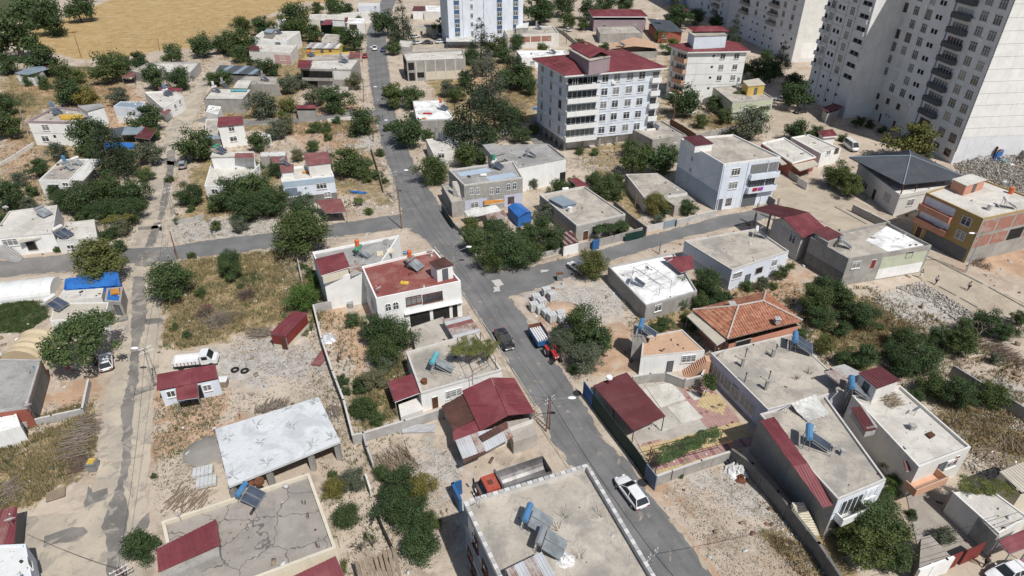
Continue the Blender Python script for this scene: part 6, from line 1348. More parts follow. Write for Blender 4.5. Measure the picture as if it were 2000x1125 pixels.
mat('stone_pale', (.44,.405,.36),.28,.9,.95,.2); mat('stone_dark', (.26,.235,.20),.3,.9,.95,.2)
rocks([(1850,290),(1920,280),(2060,330),(2060,400),(1960,372),(1870,340)],7500,.08,.32, 'stone_pale', seed=2, hmax=1.8); rocks([(1850,290),(1920,280),(2060,330),(2060,400),(1960,372),(1870,340)],4000,.08,.34, 'stone_dark', seed=22, hmax=1.8)
rocks([(1750,562),(1800,550),(1900,590),(1940,640),(1880,635),(1820,590)],3200,.06,.28, 'stone_pale', seed=3, hmax=.5); rocks([(1640,590),(1780,555),(1900,620),(1830,650),(1700,640)],900,.05,.2, 'stone_pale', seed=4)
rocks([(595,262),(745,250),(770,340),(620,338)],2200,.06,.25, 'stone_pale', seed=5); rocks([(660,340),(770,340),(790,415),(680,425)],1500,.05,.22, 'stone_pale', seed=6); rocks([(330,425),(540,425),(540,455),(330,472)],1500,.06,.25, 'stone_pale', seed=7)
rocks([(480,640),(640,690),(690,860),(660,880),(560,740),(430,700)],4200,.03,.13, 'stone_pale', seed=8); rocks([(480,640),(640,690),(690,860),(660,880),(560,760),(430,740)],1800,.03,.11, 'stone_dark', seed=9)
rocks([(300,780),(560,760),(420,840),(380,960),(296,960)],2400,.04,.15, 'stone_dark', seed=10); rocks([(760,850),(900,870),(905,1060),(860,1080),(780,920)],3500,.03,.12, 'stone_pale', seed=11)
rocks([(1290,950),(1440,900),(1560,1010),(1650,1140),(1420,1140)],2600,.03,.11, 'stone_pale', seed=12); rocks([(1290,950),(1440,900),(1560,1010),(1650,1140),(1420,1140)],1600,.03,.10, 'stone_dark', seed=13)
rocks([(1500,1000),(1560,1010),(1650,1140),(1570,1100)],900,.05,.2, 'stone_pale', seed=14); rocks([(1860,730),(2060,780),(2060,860),(1930,830)],2600,.05,.2, 'stone_pale', seed=15); rocks([(1790,800),(1900,800),(2060,900),(1960,960),(1860,900)],2600,.05,.2, 'stone_dark', seed=16)
rocks([(1120,295),(1235,295),(1215,335),(1130,335)],1200,.06,.25, 'stone_pale', seed=17); rocks([(-60,780),(190,780),(190,930),(-60,1010)],2200,.04,.16, 'stone_dark', seed=18); rocks([(0,270),(90,290),(100,400),(0,390)],1500,.08,.3, 'stone_pale', seed=19)
rocks([(1000,565),(1230,560),(1240,600),(1150,640),(1060,640)],1500,.04,.14, 'stone_dark', seed=20); rocks([(540,470),(700,465),(620,490),(600,560),(560,600)],1800,.05,.2, 'stone_pale', seed=21); rocks([(0,0),(900,120),(1400,400),(2000,640),(1500,1125),(0,1125)],7000,.03,.11, 'stone_dark', seed=30)
def tufts(poly, n, h0, h1, m, seed, name='dry_grass', nb=5):
    r = np.random.default_rng(seed); P = world2(poly); lo = P.min(0); hi = P.max(0); pts = r.uniform(lo, hi, (n * 4,2)); pts = pts[inside(pts, P)]
    for rd in ROADS: pts = pts[~inside(pts, rd)]
    d = np.sin(pts[:, 0] * .9 + 2 * np.sin(pts[:, 1] * .5)) * np.sin(pts[:, 1] * .8 + np.sin(pts[:, 0] * .6)); pts = pts[(d + r.uniform(-.8,.8, len(pts))) > -.25][:n]; k = len(pts)
    B0 = np.repeat(pts, nb, 0) + r.normal(0,.12,(k * nb, 2)); H = r.uniform(h0, h1, k * nb); a = r.uniform(0,6.28, k * nb); w = .05; lx, ly = r.normal(0,.35,(2, k * nb)) * H
    V = np.stack([np.column_stack([B0[:, 0] - w * np.cos(a), B0[:, 1] - w * np.sin(a), np.full(k * nb, -.1)]), np.column_stack([B0[:, 0] + w * np.cos(a), B0[:, 1] + w * np.sin(a), np.full(k * nb, -.1)]), np.column_stack([B0[:, 0] + lx, B0[:, 1] + ly, H])],1).reshape(-1,3)
    fast(name, V, np.arange(len(V)).reshape(-1,3), m)['kind'] = 'stuff'
tufts([(325,515),(400,503),(560,488),(600,520),(610,600),(540,640),(430,665),(320,690),(318,560)],5200,.15,.6, 'straw', 1); tufts([(325,515),(560,488),(600,600),(430,665),(320,690)],1300,.15,.6, 'weed', 2, 'weeds')
tufts([(-60,850),(185,780),(188,890),(60,990),(-60,1010)],4200,.1,.5, 'straw', 3); tufts([(-60,850),(185,780),(188,890),(60,990),(-60,1010)],1800,.1,.5, 'weed', 4, 'weeds')
tufts([(1640,610),(1700,590),(1790,640),(1740,700),(1640,700)],2200,.15,.5, 'straw', 5); tufts([(1800,810),(1900,760),(2060,850),(2060,900),(1900,880)],2200,.1,.45, 'straw', 6)
tufts([(690,740),(790,690),(800,800),(710,840)],1400,.1,.4, 'straw', 7); tufts([(690,740),(790,690),(800,800),(710,840)],900,.1,.5, 'weed', 8, 'weeds'); tufts([(1560,1060),(1640,1125),(1600,1160),(1480,1040)],800,.1,.4, 'straw', 9)
tufts([(570,225),(740,225),(760,262),(580,262)],1600,.2,.6, 'straw', 10); tufts([(20,140),(250,130),(245,210),(20,260)],4200,.2,.7, 'straw', 11); tufts([(600,520),(640,600),(600,660),(540,640)],1300,.1,.5, 'weed', 12, 'weeds')
tufts([(-60,588),(90,588),(95,620),(50,650),(-60,650)],3000,.1,.45, 'leaf_mid', 13, 'green_plot'); tufts([(445,545),(500,530),(515,545),(470,562)],900,.1,.35, 'leaf_mid', 14, 'green_plot'); tufts([(300,780),(440,760),(420,880),(300,900)],700,.1,.35, 'weed', 15, 'weeds')
tufts([(1310,225),(1460,225),(1480,262),(1350,255)],1200,.2,.6, 'straw', 16); tufts([(990,165),(1055,160),(1055,205),(985,205)],900,.2,.6, 'straw', 17); tufts([(1290,950),(1440,900),(1650,1130),(1420,1130)],700,.04,.22, 'straw', 18)

def litter(n, m, seed, s0, s1, roofs, name):
    """small loose things nobody could count: scraps, bricks, pots, boards on roofs and in the yards"""
    r = np.random.default_rng(seed); C = []
    for P, z in (DECKS if roofs else [([G(x, y).xy for x, y in ((-50,250),(700,180),(1300,220),(2050,420),(2050,1160),(-50,1160))],.0)]):
        q = np.array([(p.x, p.y) for p in P]); k = n if not roofs else max(2, int(n * len(DECKS) ** 0)); pts = r.uniform(q.min(0), q.max(0),(k, 2)); pts = pts[inside(pts, q)]
        if not roofs:
            for rd in ROADS: pts = pts[~inside(pts, rd)]
        C.append(np.column_stack([pts, np.full(len(pts), z)]))
    C = np.concatenate(C); k = len(C); b = np.array([(x, y, z) for z in (0,1) for x, y in ((-.5,-.5),(.5,-.5),(.5,.5),(-.5,.5))]); sz = r.uniform(s0, s1,(k, 1,3)) * np.array([1, r.uniform(.3,.6),.45]) * (.5 + r.random((k, 1,1)) ** 3 * 2.2)
    V = b[None] * sz; th = r.uniform(0,6.28, k)[:, None]; X = V[..., 0] * np.cos(th) - V[..., 1] * np.sin(th); Y = V[..., 0] * np.sin(th) + V[..., 1] * np.cos(th); V = np.stack([X, Y, V[..., 2]],-1) + C[:, None]
    f = np.array([(4,5,6,7),(0,1,5,4),(1,2,6,5),(2,3,7,6),(3,0,4,7)]); fast(name, V.reshape(-1,3),(f[None] + 8 * np.arange(k)[:, None, None]).reshape(-1,4), m)['kind'] = 'stuff'
for a in ((9, 'cut_stone_l', 1,.10,.3,1, 'roof_scraps'),(7, 'metal_dark', 2,.08,.3,1, 'roof_scraps'),(5, 'wood', 3,.1,.4,1, 'roof_scraps'),(3, 'sheet_maroon', 4,.08,.3,1, 'roof_scraps'),(2, 'plastic_blue', 5,.08,.25,1, 'roof_scraps'),
          (2600, 'cut_stone_l', 6,.08,.3,0, 'litter'),(1800, 'wood', 7,.1,.5,0, 'litter'),(1500, 'branch_brown', 8,.08,.4,0, 'litter'),(700, 'plastic_white', 9,.06,.25,0, 'litter'),(300, 'plastic_blue', 10,.06,.25,0, 'litter'),(400, 'sheet_faded', 11,.06,.3,0, 'litter')): litter(*a)

tufts([(0,150),(700,60),(700,420),(300,500),(0,420)],9000,.15,.6, 'straw', 40); tufts([(0,150),(700,60),(700,420),(300,500),(0,420)],5000,.1,.5, 'weed', 41, 'weeds'); tufts([(800,100),(1500,120),(1500,340),(1000,560),(850,300)],5000,.15,.6, 'straw', 42)
tufts([(1200,540),(1700,560),(2000,700),(2060,900),(1700,780),(1240,680)],6000,.1,.5, 'straw', 43); tufts([(1200,540),(1700,560),(2000,700),(2060,900),(1700,780),(1240,680)],3500,.1,.45, 'weed', 44, 'weeds'); tufts([(600,600),(800,640),(800,1125),(640,1125)],2500,.1,.4, 'weed', 45, 'weeds')

tufts([(100,110),(250,60),(600,0),(700,0),(480,60),(330,100)],3500,.08,.3, 'straw', 50); tufts([(325,515),(560,488),(600,600),(430,665),(320,690)],1600,.1,.45, 'leaf_mid', 51, 'weeds')
for q, s in (([(1290,960),(1380,930),(1560,1120),(1400,1125)],60),([(300,900),(420,900),(420,1000),(300,1010)],61)): rocks(q, 700,.03,.12, 'stone_dark', seed=s)
# ================================================================ POLES, LAMPS, WIRES
def wire(a, b, sag, label=None, r=.022, n=14):
    P = [a.lerp(b, i / n) - Vector((0,0, sag * 4 * (i / n) * (1 - i / n))) for i in range(n + 1)]
    return tag(MB().tube(P, r, 4).build('power_line', 'rubber'), label, 'wire')
TOP = {}
def pole(key, b, t, label, kind='lattice', lamp=None, m='pole_concrete', arms=True):
    B_ = G(*b); h = tall(b, t[1]); lean = 0
    # lean: move top so that it falls where the photo shows it
    T_ = B_ + Vector((0,0, h)); px = proj(T_)[0]; T_.x += (t[0] - px) / ppm(T_) * .8
    o = thing('utility_pole' if not lamp else 'street_lamp', B_, label, 'utility pole' if not lamp else 'street lamp'); mb = MB(); ax = Vector((.75,.66,0))
    if kind == 'lattice':
        w0, w1 = .30,.11
        mb.cyl(B_ - ax * w0, T_ - ax * w1,.085,.06,4); mb.cyl(B_ + ax * w0, T_ + ax * w1,.085,.06,4)
        n = int(h / .62)
        for k in range(1, n): q = B_.lerp(T_, k / n); w = w0 + (w1 - w0) * k / n; mb.cyl(q - ax * w, q + ax * w, .05,.05,4)
    else: mb.cyl(B_, T_, .16 if kind == 'round' else .13,.09,8)
    mb.build('shaft', m, o)
    if arms:
        c = MB()
        for dz in (.15,.75): q = T_ - Vector((0,0, dz)); c.cyl(q - ax * .75, q + ax * .75,.05, None, 4)
        ca = c.build('crossarm', 'metal_grey', o); ins = MB()
        for dz in (.15,.75):
            for s_ in (-.7,-.35,.35,.7): q = T_ - Vector((0,0, dz)) + ax * s_; ins.cyl(q, q + Vector((0,0,.2)),.05,.03,6)
        ins.build('insulator', 'plastic_white', ca)
    if lamp:
        zl = T_.z - .2; Lp = G(lamp[0], lamp[1], zl); a = MB(); a.tube([T_ - Vector((0,0,1.2)), T_.lerp(Lp, .5) + Vector((0,0,-.25)), Lp],.045,5); a.tube([T_ - Vector((0,0,.4)), Lp],.03,5); a.build('lamp_arm', 'metal_grey', o)
        d = (Lp - T_); d.z = 0; d.normalize(); hd = MB(); hd.ball(Lp + d * .35,(.5,.26,.13),10,6); hd.build('lamp_head', 'plastic_white', o)
    TOP[key] = T_; return o
pole('a', (340,420),(326,367), 'lattice concrete pole in the middle of the worn left street', 'lattice'); pole('b', (332,513),(321,478), 'short pale lattice pole at the left street crossing', 'lattice', arms=False); pole('c', (347,505),(332,452), 'thin dark wooden pole beside the left street crossing', 'thin', m='wood_pole', arms=False)
pole('d', (305,750),(284,678), 'leaning lattice pole with white lamp beside the white cabin', 'lattice', lamp=(268,680)); pole('e', (774,392),(768,336), 'lattice pole with a double white lamp where the left road meets the main road', 'lattice', lamp=(790,333)); pole('f', (785,447),(776,364), 'tall thin wooden pole right at the mouth of the left road', 'thin', m='wood_pole', arms=False)
pole('g', (886,530),(885,489), 'street lamp on a lattice pole behind the dark red painted roof', 'lattice', lamp=(912,483), arms=False); pole('h', (1070,841),(1074,776), 'rusty lattice pole with many insulators beside the patched red roof', 'lattice', lamp=(1111,777), m='rust'); pole('i', (1262,1135),(1276,1078), 'pole with white crossarms rising behind the striped coping at the bottom', 'lattice', m='metal_grey')
pole('j', (729,276),(728,236), 'street lamp on a wooden pole beside the main road under the dark tree', 'thin', lamp=(751,235), m='wood_pole', arms=False); pole('k', (707,121),(707,92), 'wooden pole by the red car on the main road', 'thin', lamp=(722,92), m='wood_pole', arms=False); pole('l', (710,200),(710,162), 'street lamp by the open storey house on the main road', 'thin', lamp=(731,169), m='wood_pole')
pole('m', (1315,235),(1320,180), 'brown wooden pole with a lamp beside the dark brown board fence', 'thin', lamp=(1312,181), m='wood_pole', arms=False); pole('n', (1106,86),(1107,50), 'thin pole beside the sandy lane at the top', 'thin', m='wood_pole', arms=False)
pole('o', (159,113),(146,70), 'lone leaning wooden pole at the edge of the golden field', 'thin', m='wood_pole', arms=False); pole('p', (312,100),(308,75), 'short wooden pole above the long flat roof by the golden field', 'thin', m='wood_pole', arms=False); pole('q', (57,266),(37,211), 'leaning grey pole at the left corner of the two storey house', 'round', arms=False)
pole('r', (1287,496),(1292,469), 'short metal post behind the white roof with steel frames', 'thin', m='metal_grey', arms=False); pole('s', (1886,531),(1921,452), 'lamp pole leaning in front of the ochre and brick house', 'lattice', lamp=(1902,455), arms=False); pole('t', (243,1150),(232,1110), 'rusty pole top with crossarm at the bottom edge left', 'lattice', m='rust'); pole('u', (1240,405),(1243,367), 'thin pole beside the bare slab roof', 'thin', m='wood_pole', arms=False)
V_ = Vector
for a, b, s_, l in (('h', 'i', .6, 'black cable over the main road between the rusty pole and the bottom pole'),('h', 'g', .9, 'thin cable from the rusty pole up the main road to the corner lamp'),('g', 'e', .9, 'thin cable along the main road from the corner lamp to the double lamp pole'),('e', 'j', .9, 'thin cable from the double lamp pole to the lamp under the dark tree'),
                    ('j', 'l', .8, 'thin cable along the upper main road between two lamps'),('l', 'k', .6, 'thin cable beside the open storey house'),('a', 'd', 1.0, 'thin cable over the worn left street'),('d', 't', .9, 'thin cable over the patched left street towards the bottom edge')):
    wire(TOP[a] - V_((0,0,.1)), TOP[b] - V_((0,0,.1)), s_, l, .03 if a == 'h' and b == 'i' else .018)
wire(TOP['i'], TOP['i'] + V_((13,-22,-.5)),.2, 'black cable leaving the bottom pole towards the bottom edge', .03); wire(TOP['s'], G(1822,484,5),.5, 'pale cable from the leaning lamp pole to the grey and green house', .02); wire(TOP['h'], G(1140,700,3),.6, 'thin cable from the rusty pole into the big dark roadside tree', .018)
wire(G(1640,1090,5), G(1990,1000,5),.4, 'upper of three pale wires across the deep yard', .02); wire(G(1650,1110,5), G(2010,1010,5),.4, 'middle of three pale wires across the deep yard', .02); wire(G(1700,1125,5), G(2020,1030,5),.4, 'lowest of three pale wires across the deep yard', .02); wire(G(52,1043,4), TOP['t'],.4, 'sagging wire at the bottom left corner', .02)

for k, x, y, z, l in (('h', 905,790,3.6, 'service wire from the rusty pole to the patched red roof'),('h', 830,700,3.6, 'service wire from the rusty pole to the vine frame house'),('e', 650,345,5.2, 'service wire from the double lamp pole to the blue grey house'),('e', 905,345,6, 'service wire across the main road to the house with arched windows'),('g', 900,520,6, 'short service wire to the dark red painted roof'),
        ('g', 1054,392,4, 'service wire above the corner garden trees'),('a', 400,360,4, 'service wire to the white house with the ladder'),('a', 200,330,4, 'service wire to the hillside house lean-to'),('d', 90,720,3.5, 'service wire over the left street to the grey roof'),('j', 815,210,4, 'service wire across the main road to the red rug roof'),('m', 1180,150,14, 'service wire up to the six storey block'),
        ('u', 1415,335,8, 'service wire to the tall narrow house'),('r', 1440,470,4, 'service wire over the square white house'),('i', 1640,1000,5, 'long wire from the bottom pole across the vacant lot')): wire(TOP[k] - V_((0,0,.3)), G(x, y, z),.5, l, .016)
# ================================================================ SOLAR HEATERS, DISHES, TANKS
HT = {}
def heater_proto(tank, panelm, vertical=None, pair=True):
    k = (tank, panelm, vertical, pair)
    if k in HT: return HT[k]
    me = {}
    m = MB(); m.cyl((0,-.85,1.55),(0,.85,1.55),.30, None, 12); m.cyl((0,-.9,1.55),(0,-.85,1.55),.2,.30,12); m.cyl((0,.85,1.55),(0,.9,1.55),.30,.2,12); me['hot_tank'] = m.mesh('hot_tank', tank)
    f = MB()
    for y in (-.7,.7): f.cyl((-.25, y, 0),(-.1, y, 1.5),.03, None, 4); f.cyl((.35, y, 0),(.1, y, 1.5),.03, None, 4); f.cyl((.35, y, 1.1),(2.0, y, .25),.025, None, 4); f.cyl((2.0, y, 0),(2.0, y, .3),.03, None, 4)
    f.cyl((-.25,-.7,.5),(-.25,.7,.5),.025, None, 4); me['stand'] = f.mesh('stand', 'metal_grey')
    def pan(y0, y1):
        c = MB(); M_ = Matrix.Translation((1.15,(y0 + y1) / 2,.78)) @ Matrix.Rotation(radians(27),4, 'Y'); w = (y1 - y0) / 2; c.box(-.95,.95,-w, w, -.05,.03, M_); g_ = MB(); g_.box(-.89,.89,-w + .05, w - .05,.03,.045, M_)
        return c.mesh('collector', 'metal_grey'), g_.mesh('collector_glass', panelm)
    me['cols'] = [pan(-.98,-.03), pan(.03,.98)] if pair else [pan(-.5,.5)]
    if vertical:
        v = MB(); v.cyl((-.1,0,1.95),(-.1,0,3.0),.36,.36,12); v.cyl((-.1,0,3.0),(-.1,0,3.12),.36,.15,12); me['cold_tank'] = v.mesh('cold_tank', vertical)
        s_ = MB()
        for a in (-.3,.3):
            for b in (-.3,.3): s_.cyl((a - .1, b, 0),(a - .1, b, 1.95),.03, None, 4)
        s_.box(-.45,.25,-.35,.35,1.9,1.95); me['tank_stand'] = s_.mesh('tank_stand', 'metal_grey')
    HT[k] = me; return me
def heater(x, y, z, label, tank='tank_white', panelm='collector', vertical=None, rz=-18, pair=True, s_=1.0):
    me = heater_proto(tank, panelm, vertical, pair); o = thing('solar_water_heater', G(x, y, z), label, 'solar water heater', 'rooftop solar water heaters', radians(rz)); o.scale = (s_ * (1.22 if y > 600 else .95),) * 3
    inst('hot_tank', me['hot_tank'], o); inst('stand', me['stand'], o)
    for c_, g_ in me['cols']: q = inst('collector', c_, o); inst('collector_glass', g_, q)
    if vertical: inst('cold_tank', me['cold_tank'], o); inst('tank_stand', me['tank_stand'], o)
    return o
heater(1030,1024, A.deck, 'rusty blue tanked solar heater, upper of two on the striped coping roof', 'plastic_blue', 'collector_pale', rz=-18, s_=.85); heater(1056,1068, A.deck, 'solar heater with a steel tank, the lower of two on the striped coping roof', 'tank_steel', 'collector_pale', rz=-18, s_=.85)
heater(478,975, K.deck, 'solar heater with two dark panels framed in copper on the cracked roof', 'plastic_blue', 'collector', rz=-12, s_=.8); heater(850,722, H5.deck, 'solar heater with a teal tank on the vine frame roof', 'plastic_teal', 'collector_pale', rz=-12, pair=False)
heater(803,522, H7.deck, 'solar heater with two pale panels on the dark red painted roof', 'tank_steel', 'collector_pale', 'plastic_orange', rz=-30); heater(702,500, H8.deck, 'solar heater under an orange tank on the grey roof terrace', 'plastic_green', 'collector_pale', 'plastic_orange', rz=-22, pair=False)
heater(1250,652,4.3, 'blue tank with a tilted panel on the concrete tower of the beige tiled roof', 'plastic_blue', 'collector', rz=-20, pair=False, s_=.9); heater(1547,680, H52.deck, 'solar heater with a bright blue tank on the wide concrete roof', 'plastic_blue', 'collector', rz=-22)
heater(1572,868, H53.deck, 'solar heater with a blue tank beside the long red stair cover', 'plastic_blue', 'collector', rz=-22, pair=False); heater(1655,770, H54.deck, 'solar heater with a weathered blue tank on the white coated roof', 'plastic_blue', 'collector_pale', rz=-22, pair=False)
heater(1475,462, H48.deck, 'solar heater with a brown and white tank on the square white house', 'tank_white', 'collector', rz=-22, pair=False); heater(1235,555, H49.deck, 'solar heater with a white tank at the left of the steel framed white roof', 'tank_white', 'collector', rz=-25, pair=False)
heater(1638,482, H46.deck, 'solar heater with a steel tank on the grey and green house', 'tank_steel', 'collector', rz=-25, pair=False); heater(965,328, H57.deck, 'solar heater with a white tank below a green tank on the house with arched windows', 'tank_white', 'collector', 'plastic_green', rz=-25)
heater(133,330, H16.deck, 'upper left of two solar heaters on the hillside house', 'tank_steel', 'collector_pale', 'plastic_blue', rz=-30, pair=False); heater(150,322, H16.deck, 'right one of two solar heaters on the hillside house', 'tank_white', 'collector_pale', rz=-30, pair=False)
heater(82,420, H15.deck, 'solar heater with wide panels on the house with the outside stair', 'tank_steel', 'collector_pale', rz=-25); heater(118,462, H15b.deck, 'solar heater with a big white drum on the small flat roof between the trees', 'tank_white', 'collector', rz=-18, s_=1.15)
heater(108,222, H17.deck, 'solar heater with a blue tank on the white house by the field', 'tank_steel', 'collector', 'plastic_blue', rz=-25); heater(325,186, H18b.deck, 'solar heater with a blue tank on the terrace house of the worn street', 'tank_white', 'collector', 'plastic_blue', rz=-25)
heater(420,180, H22.deck, 'left solar heater with a white tank on the grey house', 'tank_white', 'collector', 'tank_white', rz=-25, pair=False); heater(437,172, H22.deck, 'right solar heater with a steel tank on the grey house', 'tank_steel', 'collector', 'tank_steel', rz=-25, pair=False)
heater(515,158, H23.deck, 'solar heater on the flat roof behind the grey tank house', 'tank_steel', 'collector', 'tank_steel', rz=-25, pair=False); heater(541,66, H25.deck, 'solar heater on the upper white house with the roof hut', 'tank_steel', 'collector', 'tank_steel', rz=-25); heater(604,110, H27b.deck, 'solar heater with an orange tank on the cluttered yellow terrace', 'plastic_orange', 'collector', rz=-25)
heater(668,122, H26.deck, 'solar heater with two dark panels on the long open storey house', 'tank_steel', 'collector', 'tank_steel', rz=-25); heater(630,74,1.5, 'solar heater beside the white house with the green awning', 'tank_steel', 'collector', rz=-25); heater(425,298,6.2, 'solar heater with a red panel on the white house with the ladder', 'plastic_green', 'collector', rz=-15)
heater(553,322, H32.deck + 1.6, 'solar heater tank on the small hut of the blue grey house', 'tank_steel', 'collector', rz=-20, pair=False, s_=.8); heater(855,272,3.2, 'solar heater on the cream roof by the main road', 'tank_steel', 'collector', 'tank_steel', rz=-25); heater(862,214, H33.deck, 'solar heater with an orange tank on the roof with the red rug', 'tank_white', 'collector', 'plastic_orange', rz=-25)
heater(1048,57, H36.deck, 'solar heater on the brick walled house in the centre top', 'tank_steel', 'collector', 'tank_steel', rz=-25); heater(1075,104, H37.deck, 'solar heater with white tank on the white low roof behind the apartment block', 'tank_white', 'collector', 'tank_white', rz=-25)
heater(1272,250, H41.deck, 'solar heater on the grey flat roof at the foot of the apartment block', 'tank_steel', 'collector', 'tank_steel', rz=-25); heater(1440,172, H40.deck, 'solar heater with white tank on the house with the yellow room', 'tank_white', 'collector', 'tank_steel', rz=-25); heater(1283,45,4.4, 'solar heater on the brick house with the dark roof', 'tank_white', 'collector', rz=-25)
heater(1210,90,3.2, 'solar heater behind the six storey apartment block beside the terracotta roof', 'tank_steel', 'collector', rz=-25); heater(1958,405, H45.deck, 'solar heater frame on the roof of the salmon balcony house', 'tank_white', 'collector', rz=-20, pair=False)
heater(104,600,2.5, 'blue panel solar heater on the low white hut under the wide tree', 'tank_white', 'collector', rz=-15, s_=1.1); heater(1030,306, H58.deck, 'solar heater with grey tank on the long white walled house', 'tank_steel', 'collector', rz=-20, pair=False)
def dish(x, y, z, label, r=.55, az=-150):
    o = thing('satellite_dish', G(x, y, z), label, 'satellite dish', 'satellite dishes on roofs', radians(az)); m = MB(); vs = [V_((0,0,0))]; n = 14
    for j, rr in ((1,.5),(2,1.)):
        for i in range(n): vs.append(V_((rr * r * cos(2 * pi * i / n), rr * r * .9 * sin(2 * pi * i / n),.18 * rr * rr * r)))
    fs = [(0,1 + i, 1 + (i + 1) % n) for i in range(n)] + [(1 + i, 1 + n + i, 1 + n + (i + 1) % n, 1 + (i + 1) % n) for i in range(n)]
    k = len(vs); vs2 = [v + V_((0,0,-.03)) for v in vs]; M_ = Matrix.Translation((0,0,1.0)) @ Matrix.Rotation(radians(55),4, 'X'); m.add([M_ @ v for v in vs + vs2], fs + [tuple(a + k for a in reversed(f_)) for f_ in fs]); m.build('reflector', 'plastic_white', o, local=True)
    p = MB(); p.cyl((0,0,0),(0,0,1.0),.03, None, 6); p.cyl((0,0,1.), M_ @ V_((0,-.3,.75 * r + .2)),.015, None, 4); p.build('mast', 'metal_grey', o, local=True); q = MB(); q.ball(M_ @ V_((0,-.3,.75 * r + .25)),.07,6,4); q.build('receiver', 'plastic_white', o, local=True)
for a in ((937,993, A.deck, 'white dish in the top left corner of the striped coping roof', .7),(354,1018, K.deck, 'small steel dish on the left edge of the cracked roof', .3),(60,805, H11.deck, 'white dish on the right edge of the grey roof at the left edge', .5),(92,606,2.5, 'white dish in front of the low white hut under the wide tree', .6),(27,1028,2.7, 'white dish on the worn red roof at the left bottom', .5),
          (15,415, H15.deck, 'white dish at the back corner of the white house with the outside stair', .5),(107,350, H16.deck, 'white dish near the front edge of the hillside house roof', .5),(755,480, H8.deck, 'white dish on the right side of the grey roof terrace', .5),(741,575, H7.deck, 'white dish on the front left edge of the dark red painted roof', .5),(840,503, H7.deck, 'white dish behind the hut on the dark red painted roof', .5),
          (1307,520, H49.deck, 'round white dish between the steel frames and the small red roof', .6),(1410,700, H52.deck, 'white dish on the far left corner of the wide concrete roof', .6),(1535,808, H53.deck, 'dark dish near the plastic sheet on the roof with the stair cover', .6),(1785,812, H54.deck, 'white dish on the white coated roof below the firewood', .6),(1762,470, H46.deck, 'white dish on the front edge of the grey and green house', .5),
          (1485,455, H48.deck, 'small white dish beside the heater of the square white house', .5)):
    dish(a[0], a[1], a[2], a[3], a[4], random.choice((-150,-160,-140)))
def tub(x, y, z, r, h, m, label, name='barrel', cat='barrel', axis='z'):
    p = G(x, y, z); mb = MB()
    if axis == 'z': mb.cyl(p, p + V_((0,0, h)), r, r * .95,12); mb.cyl(p + V_((0,0, h)), p + V_((0,0, h + .05)), r * 1.05, r * 1.05,12)
    else: mb.cyl(p + V_((0,0, r)), p + V_((h, h * .2, r)), r, r, 12)
    return tag(mb.build(name, m), label, cat)
tub(829,748, H5.deck, .38,.5, 'rust', 'small rusty brown drum on the near corner of the vine frame roof'); tub(507,943, K.deck, .5,.3, 'rust', 'round rusty basin on the cracked roof by the unfinished slab', 'basin', 'basin'); tub(493,950, K.deck, .3,.5, 'rust', 'small rusty can left of the round basin'); tub(787,497, H8.deck, .28,1.2, 'plastic_blue', 'blue barrel lying on the wall between the two flat roofs', axis='x')
tub(1932,410, H45.deck, .5,1.0, 'tank_white', 'white steel drum on the roof of the salmon balcony house'); tub(1973,378, H45.deck, .4,1.1, 'plastic_orange', 'orange barrel on the roof of the salmon balcony house'); tub(938,345, H57.deck, .3,1.2, 'tank_white', 'white cylinder lying on the roof edge above the arched windows', axis='x'); tub(1098,372, H59.deck, .3,1.2, 'tank_white', 'white cylinder lying on the grey flat roof with the metal canopy', axis='x')
tub(1113,413, H59.deck, .45,.8, 'tank_white', 'white air conditioner like drum below the metal canopy', 'water_tank', 'water tank'); tub(685,600,0,.45,.8, 'tank_steel', 'steel drum against the white house in the brown yard'); tub(692,622,0,.35,.05, 'tank_steel', 'round metal lid leaning in the brown yard', 'lid', 'lid')
for x, y, l in ((1205,943, 'round iron manhole cover beside the white wagon'),(1127,768, 'round iron manhole cover by the blue gate')):
    p = G(x + (50 if x == 1205 else 0), y, .03)
    tag(MB().cyl(p, p + V_((0,0,.04)),.55,.55,16).build('manhole_cover', 'metal_dark'), l, 'manhole cover')
for x, y, l in ((459,722, 'old tyre lying left of the other on the waste ground'),(478,724, 'old tyre with blue inside, right of the other on the waste ground')):
    p = G(x, y, .12); t = thing('tyre', p, l, 'tyre', 'old tyres on the waste ground'); m = MB(); n = 16
    for i in range(n):
        a0 = 2 * pi * i / n; a1 = 2 * pi * (i + 1) / n; m.cyl(V_((.42 * cos(a0),.42 * sin(a0),0)), V_((.42 * cos(a1),.42 * sin(a1),0)),.15,.15,7)
    m.build('tread', 'rubber', t, local=True)
def boxy(x, y, z, w, d, h, m, label, name, cat, rz=0., parts=()):
    t = thing(name, G(x, y, z), label, cat, None, rz); mb = MB(); mb.add([V_((sx * w / 2 * k, sy * d / 2 * k, zz)) for zz, k in ((0,.88),(h, 1.)) for sx, sy in ((-1,-1),(1,-1),(1,1),(-1,1))],[(0,3,2,1),(4,5,6,7),(0,1,5,4),(1,2,6,5),(2,3,7,6),(3,0,4,7)]); mb.build('body', m, t, local=True)
    for nm, mm, b in parts: MB().box(*b).build(nm, mm, t, local=True)
    return t
boxy(184,915,0,.95,1.2,1.1, 'metal_grey', 'grey metal rubbish bin with rubbish on top, beside the worn left street', 'rubbish_bin', 'bin', .1,(('rubbish', 'cloth_yellow', (-.3,.35,-.35,.45,1.1,1.22)),('rim', 'plastic_bin', (-.5,.5,-.65,-.55,1.05,1.15))))
boxy(1093,547,0,1.0,.8,1.1, 'metal_grey', 'grey rubbish bin with a rusty lid at the road junction', 'rubbish_bin', 'bin', .1,(('lid', 'rust', (-.55,.55,-.1,.45,1.1,1.25)),('foot', 'metal_dark', (-.45,-.35,-.4,.4,-.02,.12))))
